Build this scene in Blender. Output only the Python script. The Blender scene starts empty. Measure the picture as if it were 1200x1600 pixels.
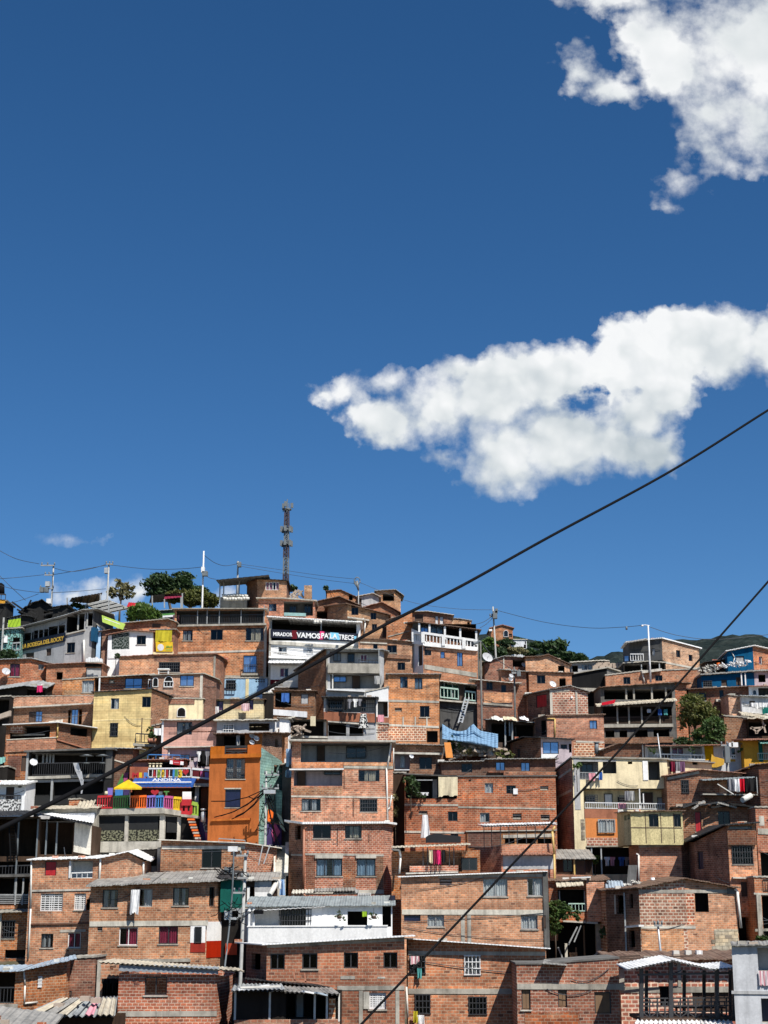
import bpy, math, random
from mathutils import Vector, noise
random.seed(11)
S = bpy.context.scene
COL = S.collection
R = math.radians
# ------------------------------------------------------------------ camera maths
F = 2400.0
TP = 620.0 / F
PITCH = math.atan(TP)
CP, SP = math.cos(PITCH), math.sin(PITCH)
def ray(u, v):
 x = (u - 600.0) / F
 y = (800.0 - v) / F
 return Vector((x, CP - y * SP, SP + y * CP))
def P(u, v, Y):
 d = ray(u, v)
 return d * (Y / d.y)
def mpp(Y):
 return Y / F
# ------------------------------------------------------------------ mesh builder
class MB:
 def __init__(s):
  s.v = []; s.f = []; s.uv = []; s.mi = []; s.sm = []
 def face(s, pts, uvs=None, m=0, smooth=False):
  i = len(s.v)
  s.v += [Vector(p) for p in pts]
  s.f.append(list(range(i, i + len(pts))))
  if uvs is None:
   uvs = auto_uv(pts)
  s.uv += list(uvs); s.mi.append(m); s.sm.append(smooth)
 def hexa(s, a, b, c, d, e, f, g, h, m=0):
  # a b c d bottom ring, e f g h top ring
  for q in ((d, c, b, a), (e, f, g, h), (a, b, f, e), (b, c, g, f), (c, d, h, g), (d, a, e, h)):
   s.face(q, m=m)
 def box(s, x0, x1, y0, y1, z0, z1, m=0):
  V = Vector
  s.hexa(V((x0, y0, z0)), V((x1, y0, z0)), V((x1, y1, z0)), V((x0, y1, z0)), V((x0, y0, z1)), V((x1, y0, z1)), V((x1, y1, z1)), V((x0, y1, z1)), m)
 def bar(s, a, b, w, h=None, m=0):
  # square bar from a to b
  a = Vector(a); b = Vector(b); h = h or w
  d = (b - a)
  if d.length < 1e-6: return
  d.normalize()
  up = Vector((0, 0, 1)) if abs(d.z) < 0.9 else Vector((0, 1, 0))
  x = d.cross(up).normalized() * (w / 2); y = x.cross(d).normalized() * (h / 2)
  s.hexa(a - x - y, a + x - y, a + x + y, a - x + y, b - x - y, b + x - y, b + x + y, b - x + y, m)
 def tube(s, pts, r, n=6, m=0, r2=None):
  pts = [Vector(p) for p in pts]
  rings = []
  N = len(pts)
  for i, p in enumerate(pts):
   t = (pts[min(i + 1, N - 1)] - pts[max(i - 1, 0)]).normalized()
   up = Vector((0, 0, 1)) if abs(t.z) < 0.9 else Vector((0, 1, 0))
   x = t.cross(up).normalized(); y = x.cross(t).normalized()
   rr = r if r2 is None else r + (r2 - r) * i / max(1, N - 1)
   rings.append([p + x * math.cos(k * 2 * math.pi / n) * rr + y * math.sin(k * 2 * math.pi / n) * rr for k in range(n)])
  b = len(s.v)
  for rg in rings: s.v += rg
  for i in range(N - 1):
   for k in range(n):
    q = [b + i * n + k, b + i * n + (k + 1) % n, b + (i + 1) * n + (k + 1) % n, b + (i + 1) * n + k]
    s.f.append(q); s.uv += [(0, 0), (1, 0), (1, 1), (0, 1)]; s.mi.append(m); s.sm.append(True)
  for i, rev in ((0, True), (N - 1, False)):
   q = [b + i * n + k for k in range(n)]
   if rev: q.reverse()
   s.f.append(q); s.uv += [(0, 0)] * n; s.mi.append(m); s.sm.append(False)
 def disc(s, c, nrm, r, depth=0.0, n=14, m=0):
  # a dish: shallow bowl
  nrm = Vector(nrm).normalized()
  up = Vector((0, 0, 1)) if abs(nrm.z) < 0.9 else Vector((0, 1, 0))
  x = nrm.cross(up).normalized(); y = x.cross(nrm).normalized()
  c = Vector(c)
  rings = []
  for j in range(1, 4):
   q = j / 3
   rings.append([c + (x * math.cos(k * 2 * math.pi / n) + y * math.sin(k * 2 * math.pi / n)) * r * q + nrm * depth * q * q for k in range(n)])
  for k in range(n):
   s.face([c, rings[0][k], rings[0][(k + 1) % n]], m=m, smooth=True)
   for j in range(2):
    s.face([rings[j][k], rings[j + 1][k], rings[j + 1][(k + 1) % n], rings[j][(k + 1) % n]], m=m, smooth=True)
 def build(s, name, mats, parent=None, org=None):
  if not s.f: return None
  org = Vector(org) if org is not None else Vector((0, 0, 0))
  me = bpy.data.meshes.new(name)
  me.from_pydata([tuple(p - org) for p in s.v], [], s.f)
  ul = me.uv_layers.new(name='UVMap')
  flat = [c for uv in s.uv for c in uv]
  ul.data.foreach_set('uv', flat)
  me.polygons.foreach_set('material_index', s.mi)
  me.polygons.foreach_set('use_smooth', s.sm)
  if not isinstance(mats, (list, tuple)): mats = [mats]
  for m in mats: me.materials.append(M(m))
  me.update()
  o = bpy.data.objects.new(name, me)
  COL.objects.link(o)
  if parent is not None: o.parent = parent
  return o
def auto_uv(pts):
 a, b, c = Vector(pts[0]), Vector(pts[1]), Vector(pts[2])
 n = (b - a).cross(c - a)
 ax = max(range(3), key=lambda i: abs(n[i]))
 if ax == 0: return [(p[1], p[2]) for p in pts]
 if ax == 1: return [(p[0], p[2]) for p in pts]
 return [(p[0], p[1]) for p in pts]
def empty(name, loc):
 o = bpy.data.objects.new(name, None); o.empty_display_size = 0.5
 o.location = loc; COL.objects.link(o); return o
def tag(o, label=None, cat=None, group=None, kind=None):
 if label: o['label'] = label
 if cat: o['category'] = cat
 if group: o['group'] = group
 if kind: o['kind'] = kind
 return o
# ------------------------------------------------------------------ materials
MATS = {}
DEFS = {}
def M(name):
 if not isinstance(name, str): return name
 if name not in MATS:
  MATS[name] = DEFS[name]()
 return MATS[name]
def newmat(name):
 m = bpy.data.materials.new(name); m.use_nodes = True
 nt = m.node_tree
 return m, nt, nt.nodes['Principled BSDF']
def N(nt, t, **k):
 n = nt.nodes.new(t)
 for a, b in k.items():
  if a.startswith('i_'):
   key = a[2:]
   key = int(key) if key.isdigit() else key
   n.inputs[key].default_value = b
  else: setattr(n, a, b)
 return n
def mixrgb(nt, mode, fac, a, b):
 n = nt.nodes.new('ShaderNodeMix'); n.data_type = 'RGBA'; n.blend_type = mode
 for sock, val in ((n.inputs[0], fac), (n.inputs[6], a), (n.inputs[7], b)):
  if hasattr(val, 'is_output'): nt.links.new(val, sock)
  elif isinstance(val, (int, float)): sock.default_value = val
  else: sock.default_value = tuple(val) + ((1,) if len(val) == 3 else ())
 return n.outputs[2]
def math_(nt, op, a, b=None, c=None, clamp=False):
 n = nt.nodes.new('ShaderNodeMath'); n.operation = op; n.use_clamp = clamp
 for i, val in enumerate((a, b, c)):
  if val is None: continue
  if hasattr(val, 'is_output'): nt.links.new(val, n.inputs[i])
  else: n.inputs[i].default_value = val
 return n.outputs[0]
def ramp(nt, fac, stops):
 r = nt.nodes.new('ShaderNodeValToRGB')
 el = r.color_ramp.elements
 while len(el) < len(stops): el.new(0.5)
 for e, (p, c) in zip(el, stops):
  e.position = p; e.color = (c, c, c, 1) if isinstance(c, (int, float)) else tuple(c) + (1,)
 nt.links.new(fac, r.inputs[0]); return r.outputs[0]
def noise_tex(nt, vec, scale, detail=4, rough=0.55, dist=0.0):
 n = N(nt, 'ShaderNodeTexNoise', i_Scale=scale, i_Detail=detail, i_Roughness=rough, i_Distortion=dist)
 if vec is not None: nt.links.new(vec, n.inputs['Vector'])
 return n.outputs['Fac']
def mapping(nt, vec, scale=(1, 1, 1), loc=(0, 0, 0)):
 n = N(nt, 'ShaderNodeMapping'); n.inputs['Scale'].default_value = scale; n.inputs['Location'].default_value = loc
 nt.links.new(vec, n.inputs['Vector']); return n.outputs[0]
def weather(nt, col, amt=0.35, streak=0.25, rv_=0.34, hv_=0.012):
 # grime with shapes of its own: blotches and rain streaks, random per object
 tc = N(nt, 'ShaderNodeTexCoord'); oi = N(nt, 'ShaderNodeObjectInfo')
 geo = N(nt, 'ShaderNodeNewGeometry')
 pos = geo.outputs['Position']
 n1 = noise_tex(nt, pos, 0.9, 6, 0.65)
 f1 = ramp(nt, n1, [(0.35, 1.0 - amt), (0.56, 1.0)])
 col = mixrgb(nt, 'MULTIPLY', 1.0, col, f1)
 n2 = noise_tex(nt, mapping(nt, pos, (3.0, 3.0, 0.35)), 1.0, 4, 0.6)
 f2 = ramp(nt, n2, [(0.36, 1.0 - streak), (0.52, 1.0)])
 col = mixrgb(nt, 'MULTIPLY', 1.0, col, f2)
 rv = math_(nt, 'MULTIPLY_ADD', oi.outputs['Random'], rv_, 1.0 - rv_ / 2)
 hs = N(nt, 'ShaderNodeHueSaturation')
 nt.links.new(rv, hs.inputs['Value']); nt.links.new(col, hs.inputs['Color'])
 h2 = math_(nt, 'FRACT', math_(nt, 'MULTIPLY', oi.outputs['Random'], 7.31)); hv = math_(nt, 'MULTIPLY_ADD', h2, hv_, 0.5 - hv_ * 0.4)
 nt.links.new(math_(nt, 'MULTIPLY_ADD', math_(nt, 'FRACT', math_(nt, 'MULTIPLY', oi.outputs['Random'], 13.7)), hv_ * 12, 1.04 - hv_ * 6), hs.inputs['Saturation'])
 nt.links.new(hv, hs.inputs['Hue'])
 return hs.outputs[0]
def brick(name, c1, c2, mortar, bw=0.30, bh=0.15, ms=0.016, amt=0.35, smear=0.5, bump=0.5, vary=True):
 def make():
  m, nt, b = newmat(name)
  uv = N(nt, 'ShaderNodeUVMap').outputs[0]
  geo = N(nt, 'ShaderNodeNewGeometry')
  wob = noise_tex(nt, geo.outputs['Position'], 5.0, 2)
  # courses that are not quite level
  wv = N(nt, 'ShaderNodeVectorMath', operation='MULTIPLY_ADD')
  cmb = N(nt, 'ShaderNodeCombineXYZ'); nt.links.new(wob, cmb.inputs[0]); nt.links.new(wob, cmb.inputs[1])
  nt.links.new(cmb.outputs[0], wv.inputs[0]); wv.inputs[1].default_value = (0.05, 0.05, 0); nt.links.new(uv, wv.inputs[2])
  br = N(nt, 'ShaderNodeTexBrick', offset=0.5, squash=1.0)
  br.inputs['Scale'].default_value = 1.0; br.inputs['Mortar Size'].default_value = ms
  br.inputs['Mortar Smooth'].default_value = 0.3; br.inputs['Bias'].default_value = -0.1
  br.inputs['Brick Width'].default_value = bw; br.inputs['Row Height'].default_value = bh
  br.inputs['Color1'].default_value = tuple(c1) + (1,); br.inputs['Color2'].default_value = tuple(c2) + (1,)
  br.inputs['Mortar'].default_value = tuple(mortar) + (1,)
  nt.links.new(wv.outputs[0], br.inputs['Vector'])
  col = br.outputs['Color']
  sp = N(nt, 'ShaderNodeSeparateXYZ'); nt.links.new(wv.outputs[0], sp.inputs[0])
  row = math_(nt, 'FLOOR', math_(nt, 'DIVIDE', sp.outputs[1], bh))
  odd = math_(nt, 'SUBTRACT', 1.0, math_(nt, 'FLOORED_MODULO', row, 2.0))
  cl = math_(nt, 'FLOOR', math_(nt, 'ADD', math_(nt, 'DIVIDE', sp.outputs[0], bw), math_(nt, 'MULTIPLY', odd, 0.5)))
  cc = N(nt, 'ShaderNodeCombineXYZ'); nt.links.new(row, cc.inputs[0]); nt.links.new(cl, cc.inputs[1])
  wn = N(nt, 'ShaderNodeTexWhiteNoise', noise_dimensions='2D'); nt.links.new(cc.outputs[0], wn.inputs['Vector'])
  pb = ramp(nt, wn.outputs['Value'], [(0.0, (0.45, 0.45, 0.47)), (0.025, (0.5, 0.48, 0.5)), (0.05, (0.8, 0.78, 0.76)), (0.5, (0.98, 0.96, 0.95)), (0.9, (1.16, 1.1, 1.04)), (1.0, (1.4, 1.36, 1.28))])
  inb = math_(nt, 'SUBTRACT', 1.0, br.outputs['Fac'])
  if vary: col = mixrgb(nt, 'MULTIPLY', inb, col, pb)
  # patches where the mortar was smeared over the brick
  sm = noise_tex(nt, geo.outputs['Position'], 1.6, 7, 0.7)
  sf = ramp(nt, sm, [(0.52, 0.0), (0.70, smear)])
  col = mixrgb(nt, 'MIX', sf, col, mortar)
  mo = noise_tex(nt, geo.outputs['Position'], 3.4, 4, 0.7)
  mf = ramp(nt, mo, [(0.34, (0.72, 0.69, 0.67)), (0.46, (0.97, 0.97, 0.97)), (0.56, (1.02, 1.02, 1.02)), (0.68, (1.24, 1.23, 1.2))])
  if vary: col = mixrgb(nt, 'MULTIPLY', 1.0, col, mf)
  # rows of another firing
  vn = noise_tex(nt, mapping(nt, geo.outputs['Position'], (0.25, 0.25, 1.3)), 1.0, 3)
  vf = ramp(nt, vn, [(0.4, (0.72, 0.68, 0.66)), (0.55, (1.0, 1.0, 1.0)), (0.68, (1.12, 1.02, 0.92))])
  col = mixrgb(nt, 'MULTIPLY', 1.0, col, vf)
  col = weather(nt, col, amt * 0.85, 0.22, 0.42, 0.016)
  nt.links.new(col, b.inputs['Base Color']); b.inputs['Roughness'].default_value = 0.9
  bp = N(nt, 'ShaderNodeBump', i_Strength=bump, i_Distance=0.02); bp.invert = True
  nt.links.new(br.outputs['Fac'], bp.inputs['Height']); nt.links.new(bp.outputs[0], b.inputs['Normal'])
  return m
 DEFS[name] = make
def plaster(name, c, amt=0.25, streak=0.2, rough=0.85, fine=0.15, rv=0.26):
 def make():
  m, nt, b = newmat(name)
  geo = N(nt, 'ShaderNodeNewGeometry')
  fn = noise_tex(nt, geo.outputs['Position'], 9.0, 5, 0.7)
  ff = ramp(nt, fn, [(0.3, 1.0 - fine), (0.7, 1.0 + fine * 0.4)])
  col = mixrgb(nt, 'MULTIPLY', 1.0, c, ff)
  col = weather(nt, col, amt, streak, rv)
  b.inputs['Specular IOR Level'].default_value = 0.15
  nt.links.new(col, b.inputs['Base Color']); b.inputs['Roughness'].default_value = rough
  bp = N(nt, 'ShaderNodeBump', i_Strength=0.25, i_Distance=0.02)
  nt.links.new(fn, bp.inputs['Height']); nt.links.new(bp.outputs[0], b.inputs['Normal'])
  return m
 DEFS[name] = make
def plain(name, c, rough=0.6, metal=0.0, spec=0.5):
 def make():
  m, nt, b = newmat(name)
  geo = N(nt, 'ShaderNodeNewGeometry'); oi = N(nt, 'ShaderNodeObjectInfo')
  n = noise_tex(nt, geo.outputs['Position'], 3.0, 4)
  col = mixrgb(nt, 'MULTIPLY', 1.0, c, ramp(nt, n, [(0.3, 0.8), (0.7, 1.1)]))
  nt.links.new(col, b.inputs['Base Color'])
  b.inputs['Roughness'].default_value = rough; b.inputs['Metallic'].default_value = metal
  b.inputs['Specular IOR Level'].default_value = spec
  return m
 DEFS[name] = make
def sheetmetal(name, c, c2, rough=0.6, metal=0.0, wave=True):
 # corrugated sheet: UV.x runs across the ribs
 def make():
  m, nt, b = newmat(name)
  uv = N(nt, 'ShaderNodeUVMap').outputs[0]
  geo = N(nt, 'ShaderNodeNewGeometry')
  n1 = noise_tex(nt, geo.outputs['Position'], 1.2, 6, 0.7)
  col = mixrgb(nt, 'MIX', ramp(nt, n1, [(0.42, 0.0), (0.62, 1.0)]), c, c2)
  n2 = noise_tex(nt, mapping(nt, uv, (2.2, 0.3, 1)), 1.0, 4, 0.6)
  col = mixrgb(nt, 'MULTIPLY', 1.0, col, ramp(nt, n2, [(0.32, 0.66), (0.5, 1.05)]))
  nt.links.new(col, b.inputs['Base Color']); b.inputs['Roughness'].default_value = rough; b.inputs['Metallic'].default_value = metal
  if wave:
   w = N(nt, 'ShaderNodeTexWave', wave_type='BANDS', bands_direction='X', i_Scale=1.9)
   nt.links.new(uv, w.inputs['Vector'])
   bp = N(nt, 'ShaderNodeBump', i_Strength=0.6, i_Distance=0.04)
   nt.links.new(w.outputs['Fac'], bp.inputs['Height']); nt.links.new(bp.outputs[0], b.inputs['Normal'])
  return m
 DEFS[name] = make
def cloth(name, c, c2=None, kind=None):
 def make():
  m, nt, b = newmat(name)
  uv = N(nt, 'ShaderNodeUVMap').outputs[0]
  col = None
  if kind == 'stripe':
   w = N(nt, 'ShaderNodeTexWave', wave_type='BANDS', bands_direction='X', i_Scale=2.0); nt.links.new(uv, w.inputs['Vector'])
   col = mixrgb(nt, 'MIX', ramp(nt, w.outputs['Fac'], [(0.45, 0.0), (0.55, 1.0)]), c, c2)
  elif kind == 'blotch':
   v = noise_tex(nt, uv, 7.0, 1, 0.5)
   col = mixrgb(nt, 'MIX', ramp(nt, v, [(0.48, 0.0), (0.52, 1.0)]), c, c2)
  geo = N(nt, 'ShaderNodeNewGeometry')
  n = noise_tex(nt, geo.outputs['Position'], 4.0, 4)
  col = mixrgb(nt, 'MULTIPLY', 1.0, col if col is not None else c, ramp(nt, n, [(0.3, 0.82), (0.7, 1.05)]))
  nt.links.new(col, b.inputs['Base Color']); b.inputs['Roughness'].default_value = 0.85
  b.inputs['Specular IOR Level'].default_value = 0.2
  return m
 DEFS[name] = make
def leafmat(name, c, c2):
 def make():
  m, nt, b = newmat(name)
  geo = N(nt, 'ShaderNodeNewGeometry')
  n = noise_tex(nt, geo.outputs['Position'], 1.1, 3)
  col = mixrgb(nt, 'MIX', ramp(nt, n, [(0.35, 0.0), (0.65, 1.0)]), c, c2)
  rn = ramp(nt, geo.outputs['Random Per Island'], [(0.0, 0.6), (1.0, 1.35)])
  col = mixrgb(nt, 'MULTIPLY', 1.0, col, rn)
  nt.links.new(col, b.inputs['Base Color']); b.inputs['Roughness'].default_value = 0.6
  tr = N(nt, 'ShaderNodeBsdfTranslucent'); nt.links.new(col, tr.inputs[0])
  mx = N(nt, 'ShaderNodeMixShader'); mx.inputs[0].default_value = 0.25
  out = nt.nodes['Material Output']
  nt.links.new(b.outputs[0], mx.inputs[1]); nt.links.new(tr.outputs[0], mx.inputs[2]); nt.links.new(mx.outputs[0], out.inputs[0])
  return m
 DEFS[name] = make
def glassmat(name, tint, gloss, refl=0.12):
 def make():
  m, nt, b = newmat(name)
  tr = N(nt, 'ShaderNodeBsdfTransparent'); tr.inputs[0].default_value = tuple(tint) + (1,)
  gl = N(nt, 'ShaderNodeBsdfGlossy'); gl.inputs['Color'].default_value = tuple(gloss) + (1,); gl.inputs['Roughness'].default_value = 0.03
  lw = N(nt, 'ShaderNodeLayerWeight', i_Blend=0.35)
  fac = math_(nt, 'MULTIPLY_ADD', lw.outputs['Fresnel'], 0.28, refl, clamp=True)
  mx = N(nt, 'ShaderNodeMixShader'); nt.links.new(fac, mx.inputs[0])
  nt.links.new(tr.outputs[0], mx.inputs[1]); nt.links.new(gl.outputs[0], mx.inputs[2])
  nt.links.new(mx.outputs[0], nt.nodes['Material Output'].inputs[0])
  return m
 DEFS[name] = make
# brick family; brown and dark bricks also hold the shade of left-hand faces
MO = (0.50, 0.385, 0.29)
brick('brick_clay', (0.551, 0.217, 0.114), (0.392, 0.151, 0.080), (0.572, 0.413, 0.286), 0.28, 0.14)
brick('brick_orange', (0.700, 0.313, 0.164), (0.583, 0.244, 0.125), (0.700, 0.488, 0.339), 0.28, 0.13, amt=0.25, smear=0.4)
brick('brick_red', (0.551, 0.191, 0.111), (0.392, 0.125, 0.080), (0.700, 0.519, 0.403), 0.27, 0.135, 0.018, smear=0.2)
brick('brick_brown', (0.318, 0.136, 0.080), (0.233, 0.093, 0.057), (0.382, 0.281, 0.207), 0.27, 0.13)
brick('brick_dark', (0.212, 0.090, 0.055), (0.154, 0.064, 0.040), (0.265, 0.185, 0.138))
brick('brick_mortar', (0.498, 0.191, 0.111), (0.360, 0.129, 0.080), (0.742, 0.583, 0.445), 0.32, 0.19, 0.036, smear=0.3)
brick('brick_pale', (0.583, 0.297, 0.170), (0.456, 0.212, 0.122), (0.657, 0.498, 0.360), 0.26, 0.12, smear=0.6)
brick('brick_yellow_paint', (0.84, 0.65, 0.34), (0.79, 0.61, 0.31), (0.62, 0.47, 0.24), 0.36, 0.2, 0.012, amt=0.28, smear=0.0, vary=False)
brick('brick_pink_paint', (0.60, 0.32, 0.27), (0.55, 0.29, 0.25), (0.46, 0.25, 0.21), 0.36, 0.2, 0.012, amt=0.2, smear=0.0, vary=False)
brick('brick_teal_paint', (0.36, 0.60, 0.54), (0.28, 0.50, 0.46), (0.18, 0.34, 0.31), 0.36, 0.2, 0.02, amt=0.35, smear=0.0, vary=False)
brick('brick_cream_paint', (0.72, 0.60, 0.38), (0.68, 0.57, 0.36), (0.5, 0.40, 0.25), 0.36, 0.2, 0.012, amt=0.3, smear=0.0, vary=False)
brick('brick_white_paint', (0.90, 0.90, 0.89), (0.87, 0.87, 0.86), (0.78, 0.78, 0.77), 0.3, 0.17, 0.012, amt=0.15, smear=0.0, vary=False)
brick('block_gray', (0.50, 0.46, 0.37), (0.44, 0.40, 0.33), (0.28, 0.25, 0.2), 0.4, 0.22, 0.02, smear=0.2)
plaster('concrete', (0.46, 0.43, 0.37), 0.4, 0.3)
plaster('concrete_pale', (0.64, 0.60, 0.52), 0.3, 0.3)
plaster('concrete_dark', (0.17, 0.165, 0.155), 0.4, 0.3)
plaster('white_plaster', (0.88, 0.875, 0.86), 0.1, 0.08, rv=0.1)
plaster('gray_plaster', (0.46, 0.46, 0.46), 0.25, 0.2)
plaster('graywhite_plaster', (0.66, 0.67, 0.69), 0.18, 0.2)
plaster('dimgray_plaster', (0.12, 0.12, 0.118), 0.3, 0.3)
plaster('cream_plaster', (0.80, 0.69, 0.44), 0.22, 0.22)
plaster('cream_panel', (0.82, 0.71, 0.40), 0.25, 0.2, fine=0.45)
plaster('orange_plaster', (0.50, 0.158, 0.045), 0.22, 0.2)
plaster('peach_plaster', (0.66, 0.28, 0.12), 0.12, 0.12)
plaster('ochre_plaster', (0.62, 0.33, 0.04), 0.12, 0.12)
plaster('blue_plaster', (0.010, 0.085, 0.19), 0.2, 0.2)
plaster('lightblue_plaster', (0.38, 0.56, 0.75), 0.2, 0.2)
plaster('teal_plaster', (0.018, 0.12, 0.10), 0.2, 0.2)
plaster('red_plaster', (0.38, 0.04, 0.02), 0.15, 0.15)
plaster('terracotta_plaster', (0.36, 0.13, 0.075), 0.25, 0.2)
plaster('maroon_plaster', (0.13, 0.015, 0.02), 0.2, 0.2)
plaster('purple_plaster', (0.07, 0.05, 0.16), 0.3, 0.3)
plaster('black_paint', (0.009, 0.009, 0.01), 0.3, 0.3)
plaster('charcoal', (0.028, 0.028, 0.028), 0.3, 0.3)
plaster('lilac_plaster', (0.52, 0.44, 0.47), 0.2, 0.2)
plaster('shade_black', (0.022, 0.019, 0.017), 0.3, 0.3)  # near-black colour standing in for the shade inside rooms and gaps
plaster('brown_wall', (0.075, 0.046, 0.031), 0.3, 0.3)
plain('white_metal', (0.75, 0.75, 0.74), 0.45)
plain('gray_metal', (0.32, 0.33, 0.33), 0.45)
plain('dark_metal', (0.035, 0.035, 0.037), 0.5)
plain('black_rubber', (0.006, 0.006, 0.007), 0.8, 0.0, 0.1)
plain('galvanised', (0.5, 0.52, 0.53), 0.4, 0.3)
plain('wood', (0.20, 0.12, 0.065), 0.8)
plain('dark_wood', (0.075, 0.045, 0.03), 0.8)
plain('pole_concrete', (0.40, 0.40, 0.38), 0.8)
plain('pipe_white', (0.72, 0.70, 0.64), 0.5)
plain('pipe_yellow', (0.62, 0.42, 0.14), 0.5)
plain('pipe_brown', (0.40, 0.17, 0.10), 0.5)
plain('red_paint', (0.45, 0.015, 0.02), 0.5)
plain('navy_paint', (0.012, 0.016, 0.05), 0.3)
plain('green_metal', (0.42, 0.58, 0.50), 0.5)
plain('awning_blue', (0.015, 0.085, 0.33), 0.5)
plain('sky_paint', (0.05, 0.22, 0.55), 0.5)
plain('yellow_paint', (0.75, 0.48, 0.01), 0.5)
plain('leaf_paint', (0.08, 0.25, 0.05), 0.5)
plain('flame_paint', (0.80, 0.14, 0.01), 0.5)
plain('violet_paint', (0.22, 0.16, 0.50), 0.5)
plain('magenta_paint', (0.42, 0.07, 0.20), 0.5)
plain('lime_paint', (0.28, 0.42, 0.05), 0.5)
plain('white_letter', (0.85, 0.85, 0.85), 0.5)
plain('gold_letter', (0.60, 0.38, 0.05), 0.5)
plain('pink_letter', (0.75, 0.04, 0.20), 0.5)
plain('cyan_letter', (0.22, 0.58, 0.80), 0.5)
plain('lime_panel', (0.50, 0.68, 0.12), 0.5)
plain('tower_red', (0.055, 0.038, 0.046), 0.5)
plain('tower_white', (0.15, 0.17, 0.185), 0.5)
plain('antenna_gray', (0.15, 0.17, 0.18), 0.5)
plain('navy_sign', (0.008, 0.008, 0.02), 0.4)
plain('rubble', (0.42, 0.34, 0.27), 0.9)
plain('sack', (0.68, 0.66, 0.60), 0.9)
sheetmetal('tin_gray', (0.36, 0.38, 0.38), (0.24, 0.25, 0.25))
sheetmetal('tin_white', (0.85, 0.85, 0.84), (0.78, 0.78, 0.76))
sheetmetal('tin_rust', (0.20, 0.13, 0.09), (0.12, 0.065, 0.04))
sheetmetal('tin_blue', (0.40, 0.48, 0.55), (0.30, 0.36, 0.42))
sheetmetal('tin_cream', (0.58, 0.52, 0.40), (0.44, 0.38, 0.29))
sheetmetal('tin_black', (0.035, 0.035, 0.035), (0.02, 0.02, 0.02))
sheetmetal('tin_green', (0.20, 0.42, 0.36), (0.16, 0.33, 0.28))
sheetmetal('fibre_cement', (0.34, 0.325, 0.295), (0.20, 0.195, 0.18))
sheetmetal('roof_tile', (0.34, 0.16, 0.10), (0.22, 0.11, 0.08))
cloth('cloth_white', (0.80, 0.80, 0.80)); cloth('cloth_black', (0.014, 0.014, 0.015)); cloth('cloth_pink', (0.72, 0.33, 0.38))
cloth('cloth_red', (0.60, 0.01, 0.03)); cloth('cloth_blue', (0.05, 0.14, 0.42)); cloth('cloth_lightblue', (0.35, 0.52, 0.75))
cloth('cloth_gray', (0.25, 0.25, 0.27)); cloth('cloth_maroon', (0.22, 0.02, 0.05)); cloth('cloth_purple', (0.16, 0.08, 0.15))
cloth('cloth_beige', (0.66, 0.58, 0.40)); cloth('cloth_magenta', (0.65, 0.03, 0.15)); cloth('cloth_teal', (0.10, 0.36, 0.35))
cloth('cloth_yellow', (0.52, 0.44, 0.03)); cloth('cloth_lime', (0.36, 0.55, 0.04))
cloth('cloth_zebra', (0.75, 0.74, 0.70), (0.03, 0.03, 0.03), 'blotch')
cloth('cloth_stripe', (0.78, 0.70, 0.70), (0.62, 0.30, 0.34), 'stripe')
cloth('tarp_blue', (0.20, 0.34, 0.50)); cloth('curtain_pale', (0.78, 0.78, 0.76)); cloth('curtain_blue', (0.28, 0.40, 0.52))
cloth('curtain_red', (0.38, 0.04, 0.09)); cloth('curtain_gray', (0.42, 0.42, 0.41)); cloth('curtain_beige', (0.56, 0.49, 0.36))
cloth('curtain_purple', (0.28, 0.12, 0.26))
cloth('netting', (0.022, 0.023, 0.024)); cloth('mural_stone', (0.7, 0.7, 0.68), (0.08, 0.08, 0.08), 'blotch')
cloth('mural_gray', (0.45, 0.45, 0.48), (0.10, 0.10, 0.12), 'blotch'); cloth('mural_teal', (0.22, 0.45, 0.42), (0.05, 0.08, 0.07), 'blotch')
cloth('mural_dark', (0.16, 0.18, 0.17), (0.008, 0.02, 0.015), 'blotch'); cloth('mural_olive', (0.2, 0.2, 0.13), (0.02, 0.02, 0.015), 'blotch')
glassmat('glass', (0.30, 0.32, 0.34), (0.8, 0.85, 0.9), 0.012)
glassmat('glass_clear', (0.88, 0.9, 0.91), (0.8, 0.85, 0.9), 0.01)
plain('glass_blue', (0.20, 0.32, 0.50), 0.08, 0.6)  # blue of the mirrored sky put into the pane's own colour
plain('glass_dark', (0.010, 0.012, 0.016), 0.12)
leafmat('leaf_dark', (0.026, 0.058, 0.018), (0.055, 0.100, 0.028))
leafmat('leaf_mid', (0.045, 0.095, 0.022), (0.085, 0.135, 0.030))
leafmat('leaf_bright', (0.075, 0.15, 0.02), (0.12, 0.19, 0.035))
leafmat('leaf_olive', (0.19, 0.18, 0.08), (0.32, 0.29, 0.15))
leafmat('leaf_warm', (0.10, 0.125, 0.025), (0.17, 0.165, 0.045))
plain('bark', (0.13, 0.10, 0.075), 0.95)
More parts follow.
